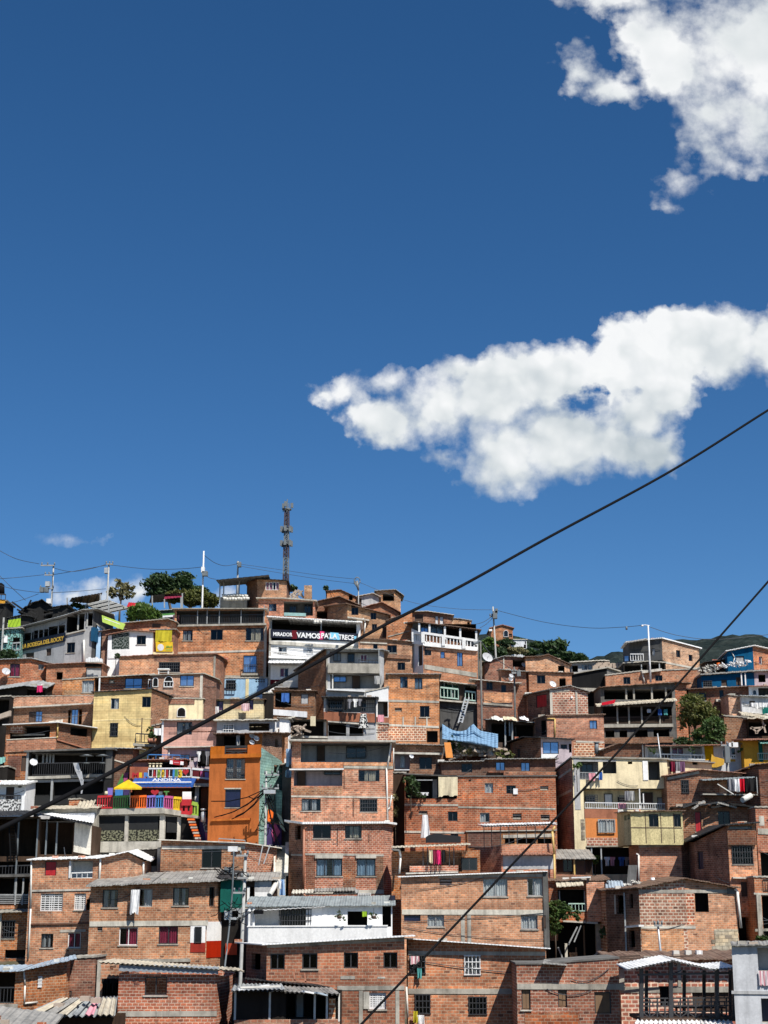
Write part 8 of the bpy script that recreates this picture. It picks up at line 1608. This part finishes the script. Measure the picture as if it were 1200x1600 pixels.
# cell tower
Yt = 175.0; b = P(446, 940, Yt); e = empty('cell_tower', b); tag(e, 'red and white lattice telephone mast with antenna rings on the skyline', 'tower')
def tz(v): return P(446, v, Yt).z
cx = b.x
def lattice(v0, v1, w0, w1, mat, name='mast_section'):
 mb = MB(); z1, z0 = tz(v0), tz(v1); k = mpp(Yt)
 cs = lambda z: [Vector((cx + sx * (w0 + (w1 - w0) * (z1 - z) / (z1 - z0)) * k / 2, Yt + sy * (w0 + (w1 - w0) * (z1 - z) / (z1 - z0)) * k / 2, z)) for sx, sy in ((-1, -1), (1, -1), (1, 1), (-1, 1))]
 n = max(2, int((z1 - z0) / 0.5)); prev = cs(z0)
 for j in range(1, n + 1):
  cur = cs(z0 + (z1 - z0) * j / n)
  for i in range(4):
   mb.bar(prev[i], cur[i], 0.13); mb.bar(prev[i], cur[(i + 1) % 4], 0.06); mb.bar(cur[i], prev[(i + 1) % 4], 0.06); mb.bar(cur[i], cur[(i + 1) % 4], 0.07)
  prev = cur
 return sub(mb, name, mat, e, b)
lattice(798, 826, 6.2, 7.5, 'tower_red'); lattice(826, 852, 6.5, 7.0, 'tower_white'); lattice(852, 872, 7.5, 8, 'tower_red'); lattice(872, 898, 7.6, 8, 'tower_white'); lattice(898, 945, 8, 8.6, 'tower_red')
mb = MB(); k = mpp(Yt); mb.tube([Vector((cx, Yt, tz(945))), Vector((cx, Yt, tz(798)))], 0.1, 8); sub(mb, 'feeder_pipe', 'tower_white', e, b)
for v in (796, 828, 850):
 mb = MB(); z = tz(v)
 for i in range(8):
  a0, a1 = i * math.pi / 4, (i + 1) * math.pi / 4; r = 7.2 * k
  mb.bar(Vector((cx + r * math.cos(a0), Yt + r * math.sin(a0), z)), Vector((cx + r * math.cos(a1), Yt + r * math.sin(a1), z)), 0.1)
  mb.bar(Vector((cx, Yt, z)), Vector((cx + r * math.cos(a0), Yt + r * math.sin(a0), z)), 0.07)
 sub(mb, 'platform', 'antenna_gray', e, b)
for v, n_, hh in ((828, 6, 9), (850, 6, 9), (790, 3, 8)):
 for i in range(n_):
  a0 = i * 2 * math.pi / n_ + 0.3; r = 8.2 * k; z = tz(v); mb = MB()
  q = Vector((cx + r * math.cos(a0), Yt + r * math.sin(a0), z)); mb.box(q.x - .16, q.x + .16, q.y - .1, q.y + .1, q.z - hh * k * .4, q.z + hh * k * .6); sub(mb, 'antenna', 'antenna_gray', e, b)
mb = MB()
for du, v in ((-1, 783), (0.5, 780), (3, 786), (-6, 787)): mb.bar(Vector((cx + du * k, Yt, tz(800))), Vector((cx + du * k, Yt, tz(v))), 0.09)
sub(mb, 'whip_antenna', 'antenna_gray', e, b)
# big foreground cables
cable('thick black cable sweeping from the right edge down across the houses to the left edge', [(1240, 618, 13.5), (1200, 641, 13), (1050, 735, 12.2), (860, 838, 11), (720, 916, 10), (600, 977, 9.2), (480, 1043, 8.4), (350, 1112, 7.9), (240, 1171, 7.4), (120, 1235, 6.9), (0, 1295, 6.5), (-60, 1325, 6.3)], 0.0105, n=8)
cable('thinner black cable slanting from the right edge to the bottom centre', [(1240, 862, 9.5), (1200, 909, 9.5), (1060, 1068, 9.2), (960, 1181, 9.0), (820, 1330, 8.7), (700, 1457, 8.5), (565, 1600, 8.2), (520, 1650, 8.1)], 0.0068, n=8)
# thin spans between poles
sp = [('upper span from the left edge to the triple crossarm pole', [(-10, 855, 131), (25, 873, 131), (61, 881, 138.4)]), ('second span from the left edge to the triple crossarm pole', [(-10, 905, 131), (30, 902, 131), (68, 898, 138.4)]), ('low span from the left edge to the triple crossarm pole', [(-10, 912, 131), (25, 921, 131), (62, 926, 138.4)]),
      ('lowest sagging span from the left edge towards the black shacks', [(-10, 945, 131), (25, 940, 131), (60, 928, 138.4)]), ('span crossing steeply at the left edge', [(-2, 898, 131), (15, 915, 131), (40, 938, 132)]),
      ('upper span from the triple crossarm pole to the next white pole', [(82, 887, 138.4), (110, 893, 136), (140, 889, 139), (166, 882, 142)]), ('lower span from the triple crossarm pole to the next white pole', [(82, 898, 138.4), (110, 893.5, 136), (140, 888, 139), (166, 883, 142)]), ('lowest span from the triple crossarm pole along the left ridge', [(82, 926, 138.4), (120, 924, 137), (165, 920, 142)]),
      ('span from the second white pole to the tall mast', [(168, 882, 142), (230, 889, 141), (280, 889, 138), (315, 886, 136)]), ('span from the tall mast to the short white pole', [(317, 866, 136), (335, 879, 139), (352, 884, 141), (370, 881, 143)]), ('dark branch span at the foot of the tall mast', [(318, 897, 136), (328, 903, 136), (337, 905, 136.5)]),
      ('upper long span from the short pole past the telephone mast', [(372, 881, 143), (430, 889, 143), (500, 899, 142), (557, 905, 140)]), ('lower long span from the short pole past the telephone mast', [(372, 884, 143), (430, 894, 143), (500, 905, 142), (556, 912, 140)]), ('long faint span from the looped coil to the right', [(562, 910, 140), (640, 940, 140), (710, 951, 140), (772, 953, 140)]),
      ('long sagging span from the tall grey pole to the white lamp mast', [(774, 953, 140), (850, 972, 138), (920, 981, 135), (970, 980, 132), (1004, 977, 131)]), ('span from the white lamp mast to the right edge', [(1016, 980, 131), (1060, 993, 131), (1120, 999, 131), (1215, 990, 131)]),
      ('stay wire falling left from the tall grey pole', [(770, 962, 140), (755, 972, 139), (735, 977, 138)]), ('second stay wire falling left from the tall grey pole', [(770, 965, 140), (760, 975, 139), (750, 981, 138)]), ('slack cable falling right from the grey lamp post', [(753, 1004, 122.9), (770, 1025, 122.8), (800, 1046, 123.5)]),
      ('loose wire on the front of the long brick wall under the looped cable', [(100, 1324, 105.6), (105, 1345, 105.6), (125, 1362, 105.6)])]
for t, p in sp: cable('thin ' + t if 'thin' not in t else t, p, 0.018 if 'faint' in t or 'long span' in t else 0.024, 'wire_dark', 'thin wires between the poles')
mb = MB(); mb.tube([P(979, 979, 131.6), P(979, 984, 131.6)], 0.09, 6); thing(mb, 'cable_clamp', 'antenna_gray', 'small clamp hanging from the span left of the white lamp mast', 'clamp')
for h in HOUSES: h.done()
# ------------------------------------------------------------------ ground, hills
TAB = [(-60, -1.6), (-2, -1.6), (6, -3.0), (30, -9.0), (50, -9.0), (62, -7.0)]
VY = [(1600, 68), (1550, 75), (1500, 88), (1460, 98), (1400, 106), (1300, 114), (1200, 121), (1100, 128), (1000, 136), (950, 140)]
TAB += [(Y + 2.5, P(600, v, Y).z - 3.0) for v, Y in VY]
CREST = [(-400, 962), (0, 962), (150, 955), (300, 950), (480, 952), (620, 968), (700, 990), (760, 1020), (900, 1056), (1040, 1052), (1100, 1060), (1600, 1060)]
def lerp_tab(T, x):
 if x <= T[0][0]: return T[0][1]
 for (a, b), (c, d) in zip(T, T[1:]):
  if x <= c: return b + (d - b) * (x - a) / (c - a)
 return T[-1][1]
def ground_z(x, y):
 z = lerp_tab(TAB, y)
 if y > 60:
  u = 600 + x / max(y, 1) * F * 1.0
  yy = min(y, 146)
  z = min(z, P(600, lerp_tab(CREST, u), yy).z - 1.0)
 if y > 150: z -= min((y - 150) * 0.12, 30)
 return z
def axis(lo, hi, mid0, mid1, step, far):
 a = []
 q = mid0
 while q <= mid1: a.append(q); q += step
 d = step; q = mid1
 while q < hi: d *= far; q += d; a.append(min(q, hi))
 d = step; q = mid0; pre = []
 while q > lo: d *= far; q -= d; pre.append(max(q, lo))
 return pre[::-1] + a
xs = axis(-4000, 4000, -48, 48, 2.0, 1.5); ys = axis(-400, 6000, -10, 170, 2.0, 1.5)
mb = MB(); nx = len(xs)
me_v = [Vector((x, y, ground_z(x, y) + 0.25 * noise.noise(Vector((x * .3, y * .3, 0))))) for y in ys for x in xs]
mb.v = me_v
for j in range(len(ys) - 1):
 for i in range(nx - 1):
  q = [j * nx + i, j * nx + i + 1, (j + 1) * nx + i + 1, (j + 1) * nx + i]
  mb.f.append(q); mb.uv += [(me_v[k].x, me_v[k].y) for k in q]; mb.mi.append(0); mb.sm.append(True)
def groundmat():
 m, nt, b = newmat('earth')
 geo = N(nt, 'ShaderNodeNewGeometry'); n1 = noise_tex(nt, geo.outputs['Position'], 0.35, 8, 0.65)
 col = mixrgb(nt, 'MIX', ramp(nt, n1, [(0.42, 0.0), (0.58, 1.0)]), (0.13, 0.092, 0.06), (0.05, 0.055, 0.025))
 nt.links.new(col, b.inputs['Base Color']); b.inputs['Roughness'].default_value = 0.95
 return m
DEFS['earth'] = groundmat
g = mb.build('ground', 'earth'); g['kind'] = 'structure'
def forestmat():
 m, nt, b = newmat('forest')
 geo = N(nt, 'ShaderNodeNewGeometry'); n1 = noise_tex(nt, geo.outputs['Position'], 0.035, 8, 0.7); n2 = noise_tex(nt, geo.outputs['Position'], 0.16, 5, 0.7)
 col = mixrgb(nt, 'MIX', ramp(nt, n1, [(0.40, 0.0), (0.6, 1.0)]), (0.016, 0.026, 0.025), (0.036, 0.047, 0.042))  # lifted bluish tones stand in for haze over the far hill
 col = mixrgb(nt, 'MULTIPLY', 1.0, col, ramp(nt, n2, [(0.3, 0.5), (0.65, 1.3)]))
 nt.links.new(col, b.inputs['Base Color']); b.inputs['Roughness'].default_value = 1.0; b.inputs['Specular IOR Level'].default_value = 0.05
 bp = N(nt, 'ShaderNodeBump', i_Strength=1.0, i_Distance=4.0); nt.links.new(n2, bp.inputs['Height']); nt.links.new(bp.outputs[0], b.inputs['Normal'])
 return m
DEFS['forest'] = forestmat
def ridge(sil, Y, depth, name, drop, rough):
 # a hill whose skyline passes through the given directions; slopes down towards the viewer and away
 mb = MB(); U = [sil[0][0] + (sil[-1][0] - sil[0][0]) * i / 110 for i in range(111)]
 rows = [-1.0, -0.8, -0.6, -0.45, -0.3, -0.2, -0.12, -0.06, 0.0, 0.1, 0.3, 0.6]
 W = []
 for r in rows:
  row = []
  for u in U:
   q = P(u, lerp_tab(sil, u), Y)
   y = Y + r * depth; x = q.x * (1 + 0.2 * r * depth / Y)
   z = q.z - drop * abs(r) ** 1.1 + rough * (noise.noise(Vector((x * .02, y * .02, 3))) + 0.6 * noise.noise(Vector((x * .07, y * .07, 5)))) * (0.35 if r == 0 else 1.0)
   row.append(Vector((x, y, z)))
  W.append(row)
 for a, b2 in zip(W, W[1:]):
  for i in range(len(U) - 1): mb.face([a[i], a[i + 1], b2[i + 1], b2[i]], smooth=True)
 o = mb.build(name, 'forest'); o['kind'] = 'structure'; return o
ridge([(500, 1080), (700, 1060), (860, 1040), (900, 1036), (945, 1024), (985, 1016), (1010, 1010), (1060, 1001), (1090, 998), (1130, 997), (1165, 995), (1185, 999), (1210, 1006), (1300, 1015), (1700, 1040)], 1500, 700, 'hills', 170, 12)
ridge([(600, 1075), (690, 1010), (740, 992), (765, 990), (800, 993), (830, 1000), (850, 1008), (880, 1024), (915, 1042), (960, 1060), (1100, 1090)], 215, 55, 'hills', 14, 1.2)
# ------------------------------------------------------------------ sun and sky
SUN = Vector((0.42, -0.68, 1.0)).normalized()
sl = bpy.data.lights.new('sun', 'SUN'); sl.energy = SUN_E; sl.angle = R(0.53); sl.color = (1.0, 0.95, 0.87)
so = bpy.data.objects.new('sun', sl); COL.objects.link(so); so.rotation_euler = SUN.to_track_quat('Z', 'Y').to_euler(); so.location = (40, -60, 120)
w = bpy.data.worlds.new('World'); S.world = w; w.use_nodes = True
nt = w.node_tree; nt.nodes.clear()
out = N(nt, 'ShaderNodeOutputWorld'); bg = N(nt, 'ShaderNodeBackground'); bg.inputs[1].default_value = SKY_E
sky = N(nt, 'ShaderNodeTexSky', sky_type='NISHITA'); sky.sun_disc = False
sky.sun_elevation = math.asin(SUN.z); sky.sun_rotation = math.atan2(SUN.x, SUN.y); sky.altitude = SKY_ALT; sky.air_density = SKY_AIR; sky.dust_density = SKY_DUST; sky.ozone_density = SKY_OZ
hs = N(nt, 'ShaderNodeHueSaturation'); hs.inputs['Saturation'].default_value = SKY_SAT; hs.inputs['Value'].default_value = SKY_VAL; nt.links.new(sky.outputs[0], hs.inputs['Color'])
gm = N(nt, 'ShaderNodeGamma'); gm.inputs[1].default_value = SKY_GAM; nt.links.new(hs.outputs[0], gm.inputs[0])
nt.links.new(gm.outputs[0], bg.inputs[0])
# clouds live in the sky dome: direction -> plane coordinates
tc = N(nt, 'ShaderNodeTexCoord'); sep = N(nt, 'ShaderNodeSeparateXYZ'); nt.links.new(tc.outputs['Generated'], sep.inputs[0])
dy = math_(nt, 'MAXIMUM', sep.outputs[1], 0.05)
A = math_(nt, 'DIVIDE', sep.outputs[0], dy); B = math_(nt, 'DIVIDE', sep.outputs[2], dy)
def ab(u, v):
 d = ray(u, v); return d.x / d.y, d.z / d.y
PX = 1.0 / F
cv = N(nt, 'ShaderNodeCombineXYZ'); nt.links.new(A, cv.inputs[0]); nt.links.new(B, cv.inputs[1])
pos = cv.outputs[0]
def nz(scale_px, detail=6, rough=0.6, loc=(0, 0, 0), dist=0.0):
 n = N(nt, 'ShaderNodeTexNoise', noise_dimensions='2D', i_Scale=1.0, i_Detail=detail, i_Roughness=rough, i_Distortion=dist)
 nt.links.new(mapping(nt, pos, (F / scale_px,) * 3, loc), n.inputs['Vector']); return n.outputs['Fac']
n_mid = nz(26, 4, 0.62, (9.1, 4.7, 0))
n_wisp = nz(44, 5, 0.62, (2.2, 6.1, 0)); n_soft = nz(200, 2, 0.5, (1.3, 8.8, 0))
nW1 = math_(nt, 'SUBTRACT', nz(110, 5, 0.6, (3.1, 1.7, 0)), 0.5); nW2 = math_(nt, 'SUBTRACT', nz(110, 5, 0.6, (23.1, 11.7, 0)), 0.5)
nF1 = math_(nt, 'SUBTRACT', nz(12, 3, 0.6, (5.1, 2.7, 0)), 0.5)
WA = math_(nt, 'ADD', A, math_(nt, 'MULTIPLY', nW2, 150 * PX)); WB = math_(nt, 'ADD', B, math_(nt, 'ADD', math_(nt, 'MULTIPLY', nW1, 95 * PX), math_(nt, 'MULTIPLY', nF1, 22 * PX)))
def curve(pts):
 X = [ab(u, v) for u, v in pts]
 a0, a1 = X[0][0], X[-1][0]; bs = [x[1] for x in X]; lo, hi = min(bs) - 0.002, max(bs) + 0.002
 f = math_(nt, 'DIVIDE', math_(nt, 'SUBTRACT', WA, a0), a1 - a0, clamp=True)
 c = N(nt, 'ShaderNodeFloatCurve'); cm = c.mapping.curves[0]
 while len(cm.points) < len(X): cm.points.new(0.5, 0.5)
 for p, x in zip(cm.points, X):
  p.location = ((x[0] - a0) / (a1 - a0), (x[1] - lo) / (hi - lo)); p.handle_type = 'VECTOR'
 c.mapping.update(); nt.links.new(f, c.inputs['Value'])
 return math_(nt, 'MULTIPLY_ADD', c.outputs[0], hi - lo, lo)
def lobes(L, disp, soft0, soft1, holes=(), k=16, grow=4.0):
 f = None
 for (u, v, ru, rv) in L:
  a, b2 = ab(u, v)
  x = math_(nt, 'MULTIPLY', math_(nt, 'SUBTRACT', VA, a), 1.0 / (ru * PX)); y = math_(nt, 'MULTIPLY', math_(nt, 'SUBTRACT', VB, b2), 1.0 / (rv * PX))
  d = math_(nt, 'SQRT', math_(nt, 'MULTIPLY_ADD', x, x, math_(nt, 'MULTIPLY', y, y)))
  g = math_(nt, 'MULTIPLY', math_(nt, 'SUBTRACT', 1.0, d), min(ru, rv, 75.0))
  f = g if f is None else math_(nt, 'SMOOTH_MAX', f, g, k)
 f = math_(nt, 'ADD', f, math_(nt, 'MULTIPLY', edge_n, disp))
 for (u, v, ru, rv) in holes:
  a, b2 = ab(u, v)
  x = math_(nt, 'MULTIPLY', math_(nt, 'SUBTRACT', WA, a), 1.0 / (ru * PX)); y = math_(nt, 'MULTIPLY', math_(nt, 'SUBTRACT', WB, b2), 1.0 / (rv * PX))
  d = math_(nt, 'SQRT', math_(nt, 'MULTIPLY_ADD', x, x, math_(nt, 'MULTIPLY', y, y)))
  f = math_(nt, 'MINIMUM', f, math_(nt, 'MULTIPLY_ADD', math_(nt, 'SUBTRACT', d, 1.0), 14.0, math_(nt, 'MULTIPLY', edge_n, 16.0)))
 sw = math_(nt, 'MULTIPLY_ADD', math_(nt, 'MULTIPLY_ADD', n_soft, 3.0, -1.0, clamp=True), soft1 - soft0, soft0)
 al = math_(nt, 'DIVIDE', math_(nt, 'ADD', f, grow), sw, clamp=True)
 al = math_(nt, 'SMOOTH_MIN', math_(nt, 'MULTIPLY', al, math_(nt, 'MULTIPLY_ADD', al, -0.35, 1.35)), 1.0, 0.12)
 al = math_(nt, 'MULTIPLY', al, math_(nt, 'MULTIPLY_ADD', math_(nt, 'SUBTRACT', 1.0, al), math_(nt, 'MULTIPLY_ADD', n_wisp, 4.4, -2.6), 1.0), clamp=True)
 return al, f
nv = N(nt, 'ShaderNodeTexVoronoi', feature='SMOOTH_F1', voronoi_dimensions='2D'); nv.inputs['Scale'].default_value = 1.0; nv.inputs['Smoothness'].default_value = 0.35
try: nv.inputs['Detail'].default_value = 1.0; nv.inputs['Roughness'].default_value = 0.5
except Exception: pass
wv2 = N(nt, 'ShaderNodeVectorMath', operation='ADD'); cw = N(nt, 'ShaderNodeCombineXYZ'); nt.links.new(math_(nt, 'MULTIPLY', nW2, 40 * PX), cw.inputs[0]); nt.links.new(math_(nt, 'MULTIPLY', nW1, 40 * PX), cw.inputs[1]); nt.links.new(pos, wv2.inputs[0]); nt.links.new(cw.outputs[0], wv2.inputs[1])
nt.links.new(mapping(nt, wv2.outputs[0], (F / 34.0,) * 3), nv.inputs['Vector'])
bil = math_(nt, 'SUBTRACT', 0.45, nv.outputs['Distance'])
VA = math_(nt, 'ADD', A, math_(nt, 'MULTIPLY', nW2, 62 * PX)); VB = math_(nt, 'ADD', B, math_(nt, 'MULTIPLY', nW1, 50 * PX))
edge_n = math_(nt, 'ADD', math_(nt, 'MULTIPLY', bil, 0.55), math_(nt, 'ADD', math_(nt, 'MULTIPLY', math_(nt, 'SUBTRACT', n_mid, 0.5), 0.55), math_(nt, 'MULTIPLY', nF1, 0.2)))
T1 = curve([(440, 630), (485, 604), (560, 588), (640, 582), (690, 560), (770, 553), (850, 533), (945, 525), (985, 489), (1050, 477), (1140, 471), (1330, 470)])
A1, F1 = lobes([(512, 618, 20, 14), (552, 612, 46, 22), (612, 602, 30, 16), (600, 655, 62, 38), (690, 632, 70, 58), (718, 585, 40, 30), (770, 625, 80, 72), (815, 590, 90, 56), (800, 715, 82, 64), (765, 745, 40, 22), (700, 715, 20, 12), (910, 600, 90, 72), (880, 690, 110, 68), (985, 560, 60, 72), (960, 690, 80, 56), (1020, 700, 44, 50), (1052, 540, 66, 66), (1030, 620, 56, 50), (655, 668, 70, 26), (1000, 650, 60, 50), (1130, 538, 76, 68), (1215, 538, 80, 68)], 26, 15, 46, [(904, 632, 18, 9), (930, 612, 8, 12)], 18, 11.0)
A2, F2 = lobes([(960, -10, 90, 38), (1025, 60, 66, 64), (905, 108, 24, 36), (955, 138, 44, 22), (1070, 105, 84, 66), (1160, 70, 130, 120), (1120, 180, 66, 62), (1190, 190, 66, 84), (1110, 236, 34, 22), (1068, 282, 14, 9), (1140, 252, 36, 14), (1046, 316, 6, 4), (1230, 60, 90, 160)], 36, 30, 90, [(932, 72, 22, 24)], 24, 20.0)
A3, F3 = lobes([(86, 844, 16, 5), (112, 842, 26, 7), (142, 844, 16, 5)], 16, 14, 30)
A4, F4 = lobes([(110, 932, 42, 22), (160, 930, 44, 22), (212, 924, 26, 24), (345, 935, 28, 22)], 22, 14, 40)
s_big = nz(150, 2, 0.5, (3.1, 1.7, 0)); s_off = nz(150, 2, 0.5, (3.1 + 0.07, 1.7 + 0.14, 0)); s_lo = nz(230, 2, 0.5, (7.7, 2.2, 0))
rel = math_(nt, 'SUBTRACT', s_big, s_off)
def shade(depth, top, k, low, bl=0.25):
 s = math_(nt, 'MULTIPLY_ADD', rel, k, top)
 s = math_(nt, 'SUBTRACT', s, math_(nt, 'MULTIPLY', depth, low))
 s = math_(nt, 'ADD', s, math_(nt, 'MULTIPLY', bil, bl))
 s = math_(nt, 'SUBTRACT', s, math_(nt, 'MULTIPLY', math_(nt, 'SUBTRACT', s_lo, 0.5), 0.7))
 s = math_(nt, 'MINIMUM', math_(nt, 'MAXIMUM', s, 0.0), 1.0)
 return ramp(nt, s, [(0.0, (0.34, 0.40, 0.44)), (0.35, (0.48, 0.53, 0.56)), (0.7, (0.66, 0.69, 0.70)), (1.0, (0.79, 0.80, 0.805))])
D1 = math_(nt, 'DIVIDE', math_(nt, 'SUBTRACT', T1, B), 230 * PX, clamp=True)
D2 = math_(nt, 'DIVIDE', F2, 60.0, clamp=True)
prev = bg.outputs[0]
for (al, dp), args in (((A4, 0.0), (0.95, 1, 0.2)), ((math_(nt, 'MULTIPLY', A3, 0.6), 0.0), (0.75, 0.6, 0.1)), ((A2, D2), (0.95, 1.2, 0.25, 0.06)), ((A1, D1), (1.06, 1.8, 0.6, 0.26))):
 c = N(nt, 'ShaderNodeBackground'); c.inputs[1].default_value = 1.0
 nt.links.new(shade(dp, *args), c.inputs[0])
 mx = N(nt, 'ShaderNodeMixShader'); nt.links.new(al, mx.inputs[0]); nt.links.new(prev, mx.inputs[1]); nt.links.new(c.outputs[0], mx.inputs[2]); prev = mx.outputs[0]
nt.links.new(prev, out.inputs[0])
# ------------------------------------------------------------------ camera
cam = bpy.data.cameras.new('camera'); co = bpy.data.objects.new('camera', cam); COL.objects.link(co)
cam.sensor_width = 36.0; cam.lens = 36.0 * F / 1600.0; cam.clip_start = 0.1; cam.clip_end = 20000
co.location = (0, 0, 0); co.rotation_euler = (math.pi / 2 + PITCH, 0, 0)
S.camera = co
S.view_settings.view_transform = 'Standard'; S.view_settings.look = 'None'; S.view_settings.exposure = EXPO; S.view_settings.gamma = 1.0
S.cycles.max_bounces = 6; S.cycles.transparent_max_bounces = 12; S.cycles.caustics_reflective = False; S.cycles.caustics_refractive = False
S.cycles.sample_clamp_indirect = 6.0
